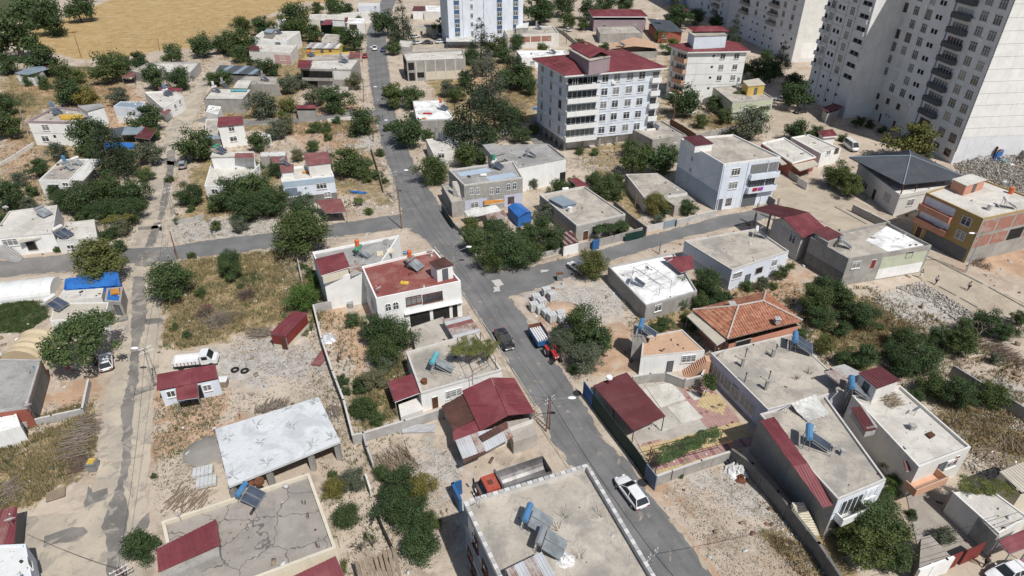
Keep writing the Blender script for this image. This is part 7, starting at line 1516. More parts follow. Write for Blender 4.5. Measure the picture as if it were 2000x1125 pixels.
boxy(436,752,0,1.4,1.1,.9, 'wood', 'wooden crate stack beside the white cabin', 'crate', 'crate', .1,(('lid', 'cloth_white', (-.7,.7,-.55,.55,.92,1.02)),)); boxy(110,968,0,1.8,1.4,.25, 'wood', 'flat wooden pallet lying in the dry grass near the bin', 'pallet', 'pallet', .5)
for x, y, w, d, m, l, n in ((742,496,1.0,1.6, 'mattress_beige', 'beige mattress lying left on the grey roof terrace', 'mattress'),(762,491,1.1,1.4, 'mattress_beige', 'beige mattress lying right on the grey roof terrace', 'mattress'),(835,222,2.2,.9, 'cloth_red', 'bright red rug on the white roof right of the main road', 'rug'),(828,232,1.0,.8, 'cloth_orange', 'small orange mat below the red rug', 'rug'),
                            (607,338,3.4,.9, 'cloth_orange', 'long orange mat drying on the blue grey house roof', 'rug'),(790,553,1.2,.8, 'cloth_yellow', 'small yellow board on the dark red painted roof', 'board'),(405,600,1.4,1.2, 'sheet_maroon', 'dark red sheet lying in the dry grass plot', 'metal_sheet'),(627,700,1.4,3.2, 'sheet_faded', 'long faded red metal sheet leaning near the long garden wall', 'metal_sheet'),
                            (700,376,3.4,.8, 'tarp_blue', 'blue tarpaulin strip lying on the rubble beside the road', 'tarpaulin'),(818,838,4.0,1.3, 'sheet_silver', 'long silvery sheets lying in the yard behind the patched red roof', 'metal_sheet'),(990,212,1.2,1.0, 'tarp_blue', 'small blue tarpaulin on the debris behind the apartment block', 'tarpaulin'),(1047,212,1.6,1.2, 'tarp_blue', 'crumpled blue tarpaulin against the apartment block', 'tarpaulin')):
    z = {742: H8.deck, 762: H8.deck, 835: H33.deck, 828: H33.deck, 607: H32.deck, 790: H7.deck}.get(x, .02); t = thing(n, G(x, y, z + .05), l, n.replace('_', ' '), None, random.uniform(-.3,.3) if n != 'mattress' else .25)
    mb = MB(); vs = []; nx, ny = 7,5
    for jj in range(ny + 1):
        for ii in range(nx + 1): vs.append(V_((w * (ii / nx - .5), d * (jj / ny - .5),.12 + random.uniform(-.03,.07))))
    mb.add(vs, [(jj * (nx + 1) + ii, jj * (nx + 1) + ii + 1,(jj + 1) * (nx + 1) + ii + 1,(jj + 1) * (nx + 1) + ii) for jj in range(ny) for ii in range(nx)]); mb.box(-w / 2, w / 2,-d / 2, d / 2,-.02,.05); mb.build('sheet' if n != 'mattress' else 'cover', m, t, local=True)
def heap(x, y, r, h, m, label, name='heap', cat='heap', sx=1.3, z=0.):
    o = G(x, y, z); mb = MB(); nr, ns = 6,16; vs = [o + V_((0,0, h))]
    for j in range(1, nr + 1):
        for i in range(ns):
            a = 2 * pi * i / ns; rr = r * j / nr * random.uniform(.85,1.1); vs.append(o + V_((rr * cos(a) * sx, rr * sin(a), max(-.05, h * (1 - (j / nr) ** 1.6) * random.uniform(*((.9,1.1) if 'sand' in name or 'gravel' in name else (.45,1.45)))) if j < nr else -.1)))
    fs = [(0,1 + i, 1 + (i + 1) % ns) for i in range(ns)] + [(1 + (j - 1) * ns + i, 1 + j * ns + i, 1 + j * ns + (i + 1) % ns, 1 + (j - 1) * ns + (i + 1) % ns) for j in range(1, nr) for i in range(ns)]
    mb.add(vs, fs); return tag(mb.build(name, m, smooth='sand' in name or 'gravel' in name), label, cat)
mat('sand', (.46,.33,.235),.1,.8,.95,.4,9); mat('sand_grey', (.26,.245,.225),.1,.8,.95,.3,9)
heap(1098,604,2.3,.6, 'sand', 'low heap of pink sand right of the block pallets', 'sand_heap', 'sand heap'); heap(400,882,2.6,.5, 'sand_grey', 'smooth heap of grey gravel left of the unfinished slab', 'gravel_heap', 'gravel heap', 1.)
heap(640,662,1.3,.8, 'sheet_silver', 'silvery plastic covered bundle on the long garden wall', 'covered_bundle', 'bundle', 1.1); heap(1440,920,1.5,.9, 'cloth_white', 'heap of bundled rugs and white ropes against the dark retaining wall', 'rug_heap', 'heap', 1.); heap(1432,905,1.1,1.0, 'cloth_dark', 'dark striped cloth heap beside the bundled rugs', 'rug_heap', 'heap', 1.)
heap(1447,935,.8,.5, 'rust', 'small reddish cloth bundle at the lower end of the rug heap', 'rug_heap', 'heap', 1.); heap(1103,1095,.8,.5, 'cloth_white', 'crumpled white rags below the heaters on the striped coping roof', 'rag_heap', 'heap', 1.2, A.deck)
m = MB(); q = [G(x, y, H53.deck) for x, y in ((1542,800),(1590,781),(1622,812),(1578,826))]; vs = []
for j in range(9):
    for i in range(13):
        p = q[0].lerp(q[1], i / 12).lerp(q[3].lerp(q[2], i / 12), j / 8); vs.append(p + V_((random.uniform(-.05,.05),0,.15 + .7 * (1 - j / 8) ** 2 + .10 * (i % 2) + random.uniform(0,.05))))
m.add(vs, [(j * 13 + i, j * 13 + i + 1, j * 13 + i + 14, j * 13 + i + 13) for j in range(8) for i in range(12)]); k = len(vs); m.add([v - V_((0,0,.03)) for v in vs],[(j * 13 + i, j * 13 + i + 13, j * 13 + i + 14, j * 13 + i + 1) for j in range(8) for i in range(12)])
tag(m.build('plastic_sheet', 'tarp_clear'), 'crumpled clear plastic sheet draped on the roof with the red stair cover', 'plastic sheet')
heap(990,258,1.8,.6, 'cloth_white', 'white rubbish heap under the trees behind the apartment block', 'rubbish_heap', 'heap', 1.3); heap(1695,773,.7,.35, 'plastic_green', 'green cloth beside the stacked firewood on the white coated roof', 'cloth_heap', 'cloth', 1.2, H54.deck); heap(30,700,1.8,.8, 'sheet_maroon', 'pile of old maroon sheets left of the beige shelter', 'sheet_heap', 'heap', 1.2)
for x, y, m, l, s_ in ((1905,297, 'tarp_white', 'white wrapped pallet nearest the tower', 1.3),(1925,300, 'tarp_white', 'second white wrapped pallet from the tower', 1.3),(1942,314, 'plastic_teal', 'teal wrapped pallet below the blue cabin', 1.4),(1958,322, 'plastic_teal', 'bluish wrapped pallet right of the teal one', 1.3),(1968,330, 'tarp_white', 'pale wrapped pallet furthest right below the blue cabin', 1.3),(1960,362, 'cut_stone_l', 'grey block stack behind the salmon balcony house', 1.0)):
    boxy(x, y, 0, s_ * 1.3, s_, s_ * .9, m, l, 'wrapped_pallet', 'pallet', .3,(('pallet_base', 'wood', (-s_ * .6, s_ * .6,-s_ * .5, s_ * .5,-.02,.1)),))

# laundry on the three storey house
for u, m, l in ((.60, 'cloth_red', 'red cloth hanging over the middle balcony of the three storey house'),(.70, 'cloth_purple', 'purple cloth hanging over the middle balcony of the three storey house')):
    a, d, n, L = edge(H42,1); p = a + d * (u * L) + n * .96; t = MB(); t.prism([p - d * .5, p - d * .5 + n * .08, p + d * .5 + n * .08, p + d * .5],3.7,4.35); tag(t.build('hanging_cloth', m), l, 'cloth')
t = thing('pergola', G(1365,893), 'rusty steel pergola over the lower end of the tiled courtyard', 'pergola'); f = MB(); q = [G(x, y, 2.4) for x, y in ((1272,873),(1284,900),(1430,862),(1412,838))]
for a in q: MB().cyl((a.x, a.y, 0), a, .05, None, 5).build('post', 'rust', t)
f = MB()
for k in range(6): f.tube([q[0].lerp(q[3], k / 5), q[1].lerp(q[2], k / 5)],.035)
f.tube([q[0], q[3]],.04); f.tube([q[1], q[2]],.04); f.build('rafters', 'rust', t)
t = thing('slatted_roof', G(730,1100), 'grey slatted timber shelter roof at the bottom between the trees', 'shelter')
for k in range(9):
    a = G(692 + 9 * k, 1096 - 3.4 * k, 2.4); b = G(705 + 9 * k, 1140 - 2 * k, 2.3); MB().slab([a, a + V_((.36,0,0)), b + V_((.36,0,0)), b],.05).build('slat', 'wood', t)
f = MB()
for x, y in ((692,1096),(764,1068),(780,1120),(706,1140)): a = G(x, y, 2.3); MB().cyl((a.x, a.y, 0), a, .06, None, 6).build('post', 'metal_grey', t)

# ================================================================ VEHICLES
def car(x, y, nose, paint, label, L=4.4, W_=1.78, H_=1.45, kind='sedan', group='cars', z=.05, copy=None):
    """nose = photo point the bonnet points to"""
    p = G(x, y, z); d = G(nose[0], nose[1], z) - p; o = thing('parked_car' if 'parked' in label else 'car', p, label, 'car', group, atan2(d.y, d.x)); l = L / 2; w = W_ / 2
    belt = .88 * H_ / 1.45
    st = {'sedan': [(-1., .50,.78,.84),(-.97,.40,.93,.92),(-.62,.26,.98,1.),(-.2,.24,.97,1.),(.35,.24,.94,1.),(.72,.28,.84,.96),(.95,.34,.68,.84),(1., .45,.56,.72)],
          'wagon': [(-1., .50,.86,.86),(-.97,.36,.97,.93),(-.6,.26,1., 1.),(0,.24,.99,1.),(.38,.24,.95,1.),(.74,.28,.86,.96),(.95,.34,.70,.84),(1., .45,.56,.72)]}['sedan' if kind == 'sedan' else 'wagon']
    b = MB(); vs = []; n = 10
    for sx, z0, zt, ww in st:
        zt *= belt; X = sx * l; Y = ww * w
        vs += [V_((X, -Y * .8, z0)), V_((X, -Y * .97, z0 + .12)), V_((X, -Y, (z0 + zt) / 2 + .05)), V_((X, -Y * .95, zt - .06)), V_((X, -Y * .80, zt)), V_((X, Y * .80, zt)), V_((X, Y * .95, zt - .06)), V_((X, Y, (z0 + zt) / 2 + .05)), V_((X, Y * .97, z0 + .12)), V_((X, Y * .8, z0))]
    fs = [(i * n + j, i * n + (j + 1) % n, (i + 1) * n + (j + 1) % n, (i + 1) * n + j) for i in range(len(st) - 1) for j in range(n)] + [tuple(range(n - 1,-1,-1)), tuple((len(st) - 1) * n + j for j in range(n))]
    b.add(vs, fs); bo = b.build('body', paint, o, local=True, smooth=True); su = bo.modifiers.new('round', 'SUBSURF'); su.levels = su.render_levels = 1
    if kind == 'sedan': x0, x1, t0, t1 = -.74,.42,-.42,.12
    elif kind == 'wagon': x0, x1, t0, t1 = -.93,.46,-.74,.06
    else: x0, x1, t0, t1 = -.98,.80,-.94,.50
    g = MB(); zb = belt * (.95 if kind != 'van' else .93); c = [V_((x0 * l, -w * .86, zb)), V_((x1 * l, -w * .84, zb)), V_((x1 * l, w * .84, zb)), V_((x0 * l, w * .86, zb)), V_((t0 * l, -w * .66, H_ - .03)), V_((t1 * l, -w * .66, H_ - .03)), V_((t1 * l, w * .66, H_ - .03)), V_((t0 * l, w * .66, H_ - .03))]
    g.add(c, [(0,1,5,4),(1,2,6,5),(2,3,7,6),(3,0,4,7),(4,5,6,7)]); g.build('windows', 'glass_car', o, local=True)
    r = MB(); r.add([V_((t0 * l - .03,-w * .67, H_ - .05)), V_((t1 * l + .03,-w * .67, H_ - .05)), V_((t1 * l + .03, w * .67, H_ - .05)), V_((t0 * l - .03, w * .67, H_ - .05)), V_((t0 * l + .08,-w * .58, H_ + .01)), V_((t1 * l - .08,-w * .58, H_ + .01)), V_((t1 * l - .08, w * .58, H_ + .01)), V_((t0 * l + .08, w * .58, H_ + .01))],[(0,1,5,4),(1,2,6,5),(2,3,7,6),(3,0,4,7),(4,5,6,7),(3,2,1,0)])
    for s_ in (-1,1):
        for a_, b_ in ((0,4),(1,5)): A1 = V_((c[a_].x, s_ * abs(c[a_].y), c[a_].z)); B1 = V_((c[b_].x, s_ * abs(c[b_].y), c[b_].z)); r.cyl(A1, B1,.05,.045,5)
        xm = (x0 + x1) / 2 * l; r.cyl(V_((xm, s_ * w * .865, zb)), V_((xm, s_ * w * .67, H_ - .04)),.045, None, 5)
    r.build('roof', paint, o, local=True)
    for sx in (-.62,.64):
        for s_ in (-1,1):
            q = MB(); q.cyl((sx * l, s_ * w * .80,.31),(sx * l, s_ * (w + .01),.31),.32, None, 14); wh = q.build('wheel', 'rubber', o, local=True); q = MB(); q.cyl((sx * l, s_ * w, .31),(sx * l, s_ * (w + .02),.31),.2, None, 10); q.build('rim', 'rim', wh, local=True)
    for s_ in (-1,1):
        MB().box(.955 * l, 1.0 * l, s_ * w * .5 - .16, s_ * w * .5 + .16,.48 * belt / .88,.60 * belt / .88).build('headlight', 'plastic_white', o, local=True); MB().box(-1.005 * l, -.96 * l, s_ * w * .62 - .15, s_ * w * .62 + .15,.6,.76).build('tail_light', 'cloth_red', o, local=True); MB().box(.30 * l, .30 * l + .12, s_ * (w + .04) - .09, s_ * (w + .04) + .09,.9,1.03).build('mirror', paint, o, local=True)
    return o
car(985,668,(1000,695), 'car_black', 'dark grey saloon driving down the main road', 4.9,1.9,1.45)
car(1232,967,(1208,935), 'car_white', 'white estate car on the main road near the bottom', 4.7,1.86,1.5, 'wagon')
car(209,712,(207,690), 'car_white', 'white hatchback parked in the shade of the wide crowned tree', 4.2,1.78,1.45, 'wagon')
car(1965,1125,(1925,1140), 'car_white', 'white saloon parked at the bottom right corner', 4.5,1.8,1.42)
car(1127,527,(1118,521), 'car_white', 'white car parked behind the round yellow green tree at the junction', 4.0,1.7,1.42)
car(358,326,(360,314), 'car_silver', 'pale grey station wagon parked on the worn left street', 4.1,1.68,1.45, 'wagon')
car(732,97,(733,104), 'car_white', 'white car coming down the far main road', 4.3,1.78,1.45); car(749,100,(748,90), 'car_blue', 'blue and white car parked at the roadside beside the white one', 4.3,1.78,1.45)
car(713,112,(713,104), 'car_red', 'red car parked against the long open storey house', 4.0,1.7,1.45)
for x, y, nx, ny, pt, l in ((811,74,820,72, 'car_white', 'white car parked at the left end of the back row by the cream building'),(834,73,845,73, 'car_black', 'black car parked second in the row by the cream building'),(848,74,848,68, 'car_silver', 'grey car parked third in the row by the cream building'),(815,86,822,85, 'car_white', 'white car parked in the front left of the car park'),(836,86,842,86, 'car_dark', 'small dark car parked in the front middle of the car park'),(861,84,870,83, 'car_white', 'white car parked beside the apartment block canopy')):
    car(x, y, (nx, ny), pt, l, 4.2,1.75,1.45, 'wagon' if pt == 'car_silver' else 'sedan')
car(1108,61,(1100,59), 'car_white', 'white car parked on the sandy lane at the top', 4.2,1.75,1.45); car(1347,224,(1340,228), 'car_white', 'white car parked in the yard under the dark tree', 4.2,1.75,1.45); car(1524,197,(1515,196), 'car_silver', 'silver car parked behind the house with the yellow room', 4.2,1.75,1.45); car(1563,220,(1552,222), 'car_black', 'black car parked under the dark tree on the sandy yard', 4.3,1.78,1.45)
car(1661,291,(1668,296), 'car_white', 'white van parked above the dark hip roofed house', 4.8,1.9,2.1, 'van'); car(860,68,(860,74), 'car_white', 'white van parked in front of the white and blue apartment block', 4.8,1.9,2.2, 'van')
# white pickup truck
o = thing('pickup_truck', G(386,712), 'white pickup truck with an open load bed behind the white cabin', 'pickup truck', None, atan2((G(425,700) - G(350,708)).y, (G(425,700) - G(350,708)).x))
q = MB(); q.box(-2.7,2.3,-.85,.85,.45,.62); q.build('chassis', 'metal_dark', o, local=True); b = MB()
prof = [(.75,.55),(.75,1.95),(1.75,1.98),(2.25,1.25),(2.75,1.05),(2.85,.55)]; b.add([V_((x_, s_ * .88, z_)) for s_ in (-1,1) for x_, z_ in prof],[tuple(range(5,-1,-1)), tuple(range(6,12))] + [(i, (i + 1) % 6,6 + (i + 1) % 6,6 + i) for i in range(6)]); b.build('cab', 'car_white', o, local=True)
MB().add([V_((x_, s_ * .78, z_)) for s_ in (-1,1) for x_, z_ in ((1.78,1.99),(2.28,1.27),(2.26,1.24),(1.74,1.96))],[(0,1,5,4),(1,2,6,5),(2,3,7,6),(3,0,4,7),(0,3,2,1),(4,5,6,7)]).build('windscreen', 'glass_car', o, local=True)
for s_ in (-1,1): MB().box(1.0,1.75, s_ * .89 - .01, s_ * .89 + .01,1.3,1.82).build('side_window', 'glass_car', o, local=True); MB().box(2.84,2.89, s_ * .6 - .15, s_ * .6 + .15,.75,.95).build('headlight', 'plastic_white', o, local=True)
b = MB(); b.box(-2.8,.6,-.95,.95,.75,.85); b.box(-2.8,.6,-.95,-.88,.85,1.3); b.box(-2.8,.6,.88,.95,.85,1.3); b.box(-2.8,-2.73,-.88,.88,.85,1.3); b.box(.53,.6,-.88,.88,.85,1.6); b.build('load_bed', 'car_white', o, local=True)
for k in range(7): MB().box(-2.7 + .47 * k, -2.62 + .47 * k, -.99,-.95,.8,1.28).build('side_rib', 'rust', o, local=True)
for sx in (-1.9,2.05):
    for s_ in (-1,1): MB().cyl((sx, s_ * .68,.36),(sx, s_ * .90,.36),.36, None, 14).build('wheel', 'rubber', o, local=True)
# red tractor and blue trailer
def heading(a, b): v = G(*b) - G(*a); return atan2(v.y, v.x)
hd = heading((1050,655),(1080,702)); o = thing('tractor', G(1078,697), 'old red tractor parked at the roadside under the big dark tree', 'tractor', None, hd)
MB().box(.1,1.6,-.28,.28,.85,1.35).build('bonnet', 'car_red', o, local=True); MB().box(-.9,1.5,-.18,.18,.5,.85).build('chassis', 'metal_dark', o, local=True); MB().box(-.75,-.3,-.25,.25,1.05,1.2).box(-.8,-.7,-.25,.25,1.2,1.5).build('seat', 'rubber', o, local=True)
for s_ in (-1,1):
    MB().box(-1.05,.15, s_ * .62 - .2, s_ * .62 + .2,1.42,1.5).box(-1.1,-1.0, s_ * .62 - .2, s_ * .62 + .2,1.1,1.42).build('mudguard', 'car_red', o, local=True)
    for nm, x_, r_ in (('rear_wheel', -.5,.72),('front_wheel', 1.35,.38)):
        wv = MB().cyl((x_, s_ * .48, r_),(x_, s_ * .84, r_), r_, None, 18).build(nm, 'rubber', o, local=True); MB().cyl((x_, s_ * .84, r_),(x_, s_ * .86, r_), r_ * .55, None, 12).build('rim', 'plastic_white', wv, local=True)
    MB().cyl((1.62, s_ * .17,1.15),(1.68, s_ * .17,1.15),.09, None, 8).build('headlight', 'plastic_white', o, local=True)
MB().tube([V_((-.1,0,1.3)), V_((-.25,0,1.6))],.03).add([V_((-.28 + .0 * i, .2 * cos(i),1.6 + .1 * sin(i))) for i in range(6)],[(0,1,2,3,4,5)]).build('steering_wheel', 'metal_dark', o, local=True); MB().cyl((1.0,.2,1.35),(1.0,.2,2.0),.04, None, 6).build('exhaust', 'metal_dark', o, local=True)
o = thing('trailer', G(1053,667), 'blue farm trailer loaded with pale bottles, hitched behind the red tractor', 'trailer', None, hd); b = MB(); b.box(-1.9,1.9,-.95,.95,.7,.8)
for q in ((-1.9,1.9,-.98,-.92),(-1.9,1.9,.92,.98)): b.box(*q, .8,1.5)
b.box(1.84,1.9,-.92,.92,.8,1.5); b.build('body', 'metal_blue', o, local=True); MB().box(-1.9,-1.84,-.92,.92,.8,1.9).box(-1.95,1.0,.93,.99,1.52,1.9).build('tailboard', 'rust', o, local=True); MB().box(1.9,2.9,-.05,.05,.6,.68).build('drawbar', 'metal_dark', o, local=True)
for s_ in (-1,1):
    for x_ in (-1.1,1.0): MB().cyl((x_, s_ * .70,.42),(x_, s_ * .93,.42),.42, None, 14).build('wheel', 'rubber', o, local=True)
m = MB()
for i in range(9):
    for j in range(5): m.cyl((-1.6 + .36 * i, -.7 + .35 * j, .8),(-1.6 + .36 * i, -.7 + .35 * j, 1.38),.15,.12,8)
m.build('load', 'plastic_white', o, local=True)
# tipper lorry
hd = heading((1070,905),(925,955)); o = thing('tipper_lorry', G(1004,957), 'orange cabbed tipper lorry with an empty dark steel body beside the bottom house', 'lorry', None, hd)
cb = MB(); prof = [(2.0,.8),(2.0,2.6),(3.45,2.55),(3.85,1.85),(4.05,.8)]; n = 5; cb.add([V_((x_, s_ * 1.05, z_)) for s_ in (-1,1) for x_, z_ in prof],[tuple(range(n - 1,-1,-1)), tuple(range(n, 2 * n))] + [(i, (i + 1) % n, n + (i + 1) % n, n + i) for i in range(n)]); cb.build('cab', 'car_orange', o, local=True)
MB().box(2.5,3.0,-.3,.3,2.57,2.65).build('roof_hatch', 'frame_brown', o, local=True); MB().add([V_((3.50, s_ * .95,2.48)) for s_ in (-1,1)] + [V_((3.88, s_ * .95,1.90)) for s_ in (1,-1)] + [V_((3.44, s_ * .95,2.44)) for s_ in (-1,1)] + [V_((3.82, s_ * .95,1.87)) for s_ in (1,-1)],[(0,1,2,3),(7,6,5,4),(0,4,5,1),(1,5,6,2),(2,6,7,3),(3,7,4,0)]).build('windscreen', 'glass_car', o, local=True)
for s_ in (-1,1): MB().box(4.1,4.25, s_ * 1.35 - .12, s_ * 1.35 + .12,1.7,2.3).build('mirror', 'rubber', o, local=True); MB().box(4.12,4.2, s_ * .8 - .2, s_ * .8 + .2,.95,1.15).build('headlight', 'plastic_white', o, local=True)
MB().box(-4., 3.9,-.5,.5,.6,.95).build('chassis', 'metal_dark', o, local=True); MB().box(4.15,4.3,-1.2,1.2,.45,.8).build('bumper', 'rubber', o, local=True)
tb = MB(); n = 10; vs = []
for x_ in (-4., 1.7):
    for r_, zc in ((1.22,0),(1.14,.0)):
        for j in range(n + 1): t = pi + pi * j / n; vs.append(V_((x_, r_ * cos(t),2.45 + r_ * 1.15 * sin(t))))
k = n + 1; fs = []
for j in range(n): fs += [(j, j + 1,2 * k + j + 1,2 * k + j),(k + j, 3 * k + j, 3 * k + j + 1, k + j + 1),(j, k + j, k + j + 1, j + 1),(2 * k + j, 2 * k + j + 1,3 * k + j + 1,3 * k + j)]
fs += [(0,2 * k, 3 * k, k),(n, k + n, 3 * k + n, 2 * k + n), tuple(3 * k + j for j in range(k)), tuple(k + j for j in range(k))]; tb.add(vs, fs); tb.box(1.7,1.9,-1.2,1.2,1.1,2.9); 
mat('tank_body', (.16,.15,.15),.25,.8,.45,.2,6, stain=(.35,.34,.34), sfac=.6, metal=.4); mat('lorry_red', (.16,.05,.035),.2,1,.7,.1); tb.build('tipping_body', 'tank_body', o, local=True)
for x_ in (-3.0,-1.7,3.1):
    for s_ in (-1,1): MB().cyl((x_, s_ * .78,.52),(x_, s_ * 1.15,.52),.52, None, 16).build('wheel', 'rubber', o, local=True)
o = thing('blue_tank', G(893,985), 'blue steel frame or container end beside the striped coping house', 'container', None, heading((886,975),(905,1015))); MB().box(-1.2,1.2,-.15,.15,.1,2.2).box(-1.2,-1.0,-.15,1.0,.1,2.2).build('frame', 'metal_blue', o, local=True)
# bicycle
def bike(x, y, label, m='metal_dark', name='bicycle', cat='bicycle', thick=1., rz=.8):
    o = thing(name, G(x, y), label, cat, None, rz)
    for sx in (-.5,.5):
        w_ = MB(); n = 14
        for i in range(n): a0 = 2 * pi * i / n; a1 = 2 * pi * (i + 1) / n; w_.cyl((sx + .32 * cos(a0),0,.33 + .32 * sin(a0)),(sx + .32 * cos(a1),0,.33 + .32 * sin(a1)),.03 * thick, None, 5)
        w_.build('wheel', 'rubber', o, local=True)
    f_ = MB(); A1, B1, C1, D1, E1 = V_((-.5,0,.33)), V_((-.12,0,.3)), V_((-.2,0,.8)), V_((.35,0,.82)), V_((.5,0,.33))
    for a_, b_ in ((A1, B1),(A1, C1),(B1, C1),(B1, D1),(C1, D1),(D1, E1),(D1, V_((.3,0,.98)))): f_.cyl(a_, b_, .025 * thick, None, 5)
    f_.build('frame', m, o, local=True); MB().box(-.32,-.08,-.06 * thick, .06 * thick, .86,.93).build('saddle', 'rubber', o, local=True); MB().cyl((.3,-.3,1.0),(.3,.3,1.0),.02, None, 5).build('handlebar', 'metal_grey', o, local=True); return o
bike(729,1022, 'bicycle leaning at the dark garden fence near the bottom', rz=1.3); mb_ = bike(315,449, 'small motorbike ridden down the worn left street', 'metal_grey', 'motorbike', 'motorbike', 2.2, heading((315,455),(314,440)))

# ================================================================ PEOPLE
def person(x, y, face, label, shirt='cloth_white', legs='cloth_dark', stride=.28, s_=1.0, sit=False, z=0.):
    o = thing('person', G(x, y, z), label, 'person', None, heading((x, y), face)); o.scale = (s_,) * 3
    hz = .92 if not sit else .80; k1 = (stride, .10,.50) if not sit else (.38,.14,.72); k2 = (-stride * .35,-.10,.50) if not sit else (.38,-.14,.72); f1 = (stride * 1.15,.10,.07) if not sit else (.40,.15,.30); f2 = (-stride * 1.5,-.10,.12) if not sit else (.40,-.15,.30); lean = .03 if not sit else .12
    J = [(0,0, hz, .13),(.01,0, hz + .22,.125),(lean, 0, hz + .42,.15),(lean, 0, hz + .53,.06),(lean + .03,0, hz + .62,.085),(lean + .03,0, hz + .74,.09),     # spine and head 0-5
         (0,.10, hz - .04,.10),(*k1,.065),(*f1,.04),(f1[0] + .16, f1[1], f1[2] - .02,.035),(0,-.10, hz - .04,.10),(*k2,.065),(*f2,.04),(f2[0] + .16, f2[1], f2[2] - .03,.035),   # legs 6-13
         (lean, .19, hz + .45,.06),(-.10 + lean, .24, hz + .20,.045),(.04,.25, hz - .02,.032),(lean, -.19, hz + .45,.06),(.12 + lean, -.24, hz + .20,.045),(.26,-.22, hz + .02,.032)]   # arms 14-19
    E_ = [(0,1),(1,2),(2,3),(3,4),(4,5),(0,6),(6,7),(7,8),(8,9),(0,10),(10,11),(11,12),(12,13),(2,14),(14,15),(15,16),(2,17),(17,18),(18,19)]
    for h_ in (16,19):
        hx, hy, hz_ = J[h_][:3]
        for q, (dx, dy, l) in enumerate(((.03,-.03,.085),(.01,-.01,.095),(-.01,.01,.09),(-.03,.03,.075),(.05,.0,.06))): J.append((hx + dx, hy + dy, hz_ - .04,.012)); J.append((hx + dx * 1.3 + .01, hy + dy, hz_ - .04 - l, .009)); E_ += [(h_, len(J) - 2),(len(J) - 2, len(J) - 1)]
    import bmesh
    def skin2(name, idx, ed, m, grow=0., trim=None):
        bm = bmesh.new(); lay = bm.verts.layers.skin.verify(); vv = {}
        for i in idx: v_ = bm.verts.new(J[i][:3]); v_[lay].radius = (J[i][3] + grow,) * 2; v_[lay].use_root = (i == idx[0]); vv[i] = v_
        for a_, b_ in ed: bm.edges.new((vv[a_], vv[b_]))
        me = bpy.data.meshes.new(name); bm.to_mesh(me); bm.free(); ob = bpy.data.objects.new(name, me); COL.objects.link(ob); ob.parent = o; sk = ob.modifiers.new('skin', 'SKIN'); sk.use_smooth_shade = True; su = ob.modifiers.new('sub', 'SUBSURF'); su.levels = 1; su.render_levels = 1; me.materials.append(MATS[m]); return ob
    skin2('body', list(range(len(J))), E_, 'skin')
    skin2('shirt', [0,1,2,14,15,17,18],[(0,1),(1,2),(2,14),(14,15),(2,17),(17,18)], shirt, .025); skin2('trousers', [0,6,7,8,10,11,12],[(0,6),(6,7),(7,8),(0,10),(10,11),(11,12)], legs, .022)
    hd_ = V_((lean + .03,0, hz + .72)); MB().ball(hd_ + V_((-.02,0,.045)),(.105,.10,.10),10,6).build('hair', 'hair', o, local=True, smooth=True); MB().ball(hd_ + V_((.095,0,-.02)),(.02,.015,.025),6,4).build('nose', 'skin', o, local=True)
    return o
person(1797,543,(1800,560), 'person in a pale shirt walking on the dirt street, left of the three walkers', 'paving_slab', 'cloth_white'); person(1826,556,(1850,545), 'person in white shirt and dark trousers walking in the middle of the dirt street', 'cloth_white', 'cloth_dark'); person(1890,567,(1870,575), 'person in a white shirt walking at the right of the three walkers', 'cloth_white', 'cloth_dark')
person(1921,1106,(1900,1112), 'person in dark clothes walking on the pavement by the red iron gates', 'door_grey', 'cloth_dark', .2); person(315,451,(314,440), 'person riding the small motorbike on the worn left street', 'cloth_white', 'cloth_dark', 0,1., True, .05)
person(138,725,(120,730), 'person in pink clothes sitting by the wall under the wide crowned tree', 'cloth_pink', 'cloth_pink', 0,.85, True)

# ================================================================ TREES
def leafcloud(n, kind, seed, R=1.):
    r = np.random.default_rng(seed)
    if kind == 'cone': nc = 46; t = r.random(nc) ** .7; cz = 2.3 * (1 - t) * 1.0; rad = .72 * t ** .85; a = r.uniform(0,6.28, nc); C = np.column_stack([rad * np.cos(a) * .8, rad * np.sin(a) * .8, cz + .25]); cr = .14 + .20 * t
    elif kind == 'wide': nc = 40; a = r.uniform(0,6.28, nc); rad = np.sqrt(r.random(nc)) * .85; C = np.column_stack([rad * np.cos(a), rad * np.sin(a),.75 + .35 * (1 - rad ** 2) + r.normal(0,.08, nc)]); cr = r.uniform(.14,.26, nc)
    elif kind == 'vine': nc = 34; C = np.column_stack([r.uniform(-1,1, nc), r.uniform(-.5,.5, nc), r.normal(0,.05, nc)]); cr = r.uniform(.14,.26, nc)
    else:
        nc = 38; d = r.normal(size=(nc, 3)); d /= np.linalg.norm(d, axis=1)[:, None]; rr = r.random(nc) ** .38 * .76; C = d * rr[:, None] * np.array([1,1,.8]) + np.array([0,0,.82]); cr = r.uniform(.12,.34, nc)
        ax = r.uniform(.8,1.15,2); C[:, 0] *= ax[0]; C[:, 1] *= ax[1]
    w = cr ** 2; w /= w.sum(); ci = r.choice(nc, n, p=w); d = r.normal(size=(n, 3)); d /= np.linalg.norm(d, axis=1)[:, None]; rr = cr[ci] * np.clip(r.normal(.84,.30, n),.1,1.7)
    sq = np.array([1,1,.35 if kind == 'vine' else .78]); pos = C[ci] + d * rr[:, None] * sq
    return pos, d
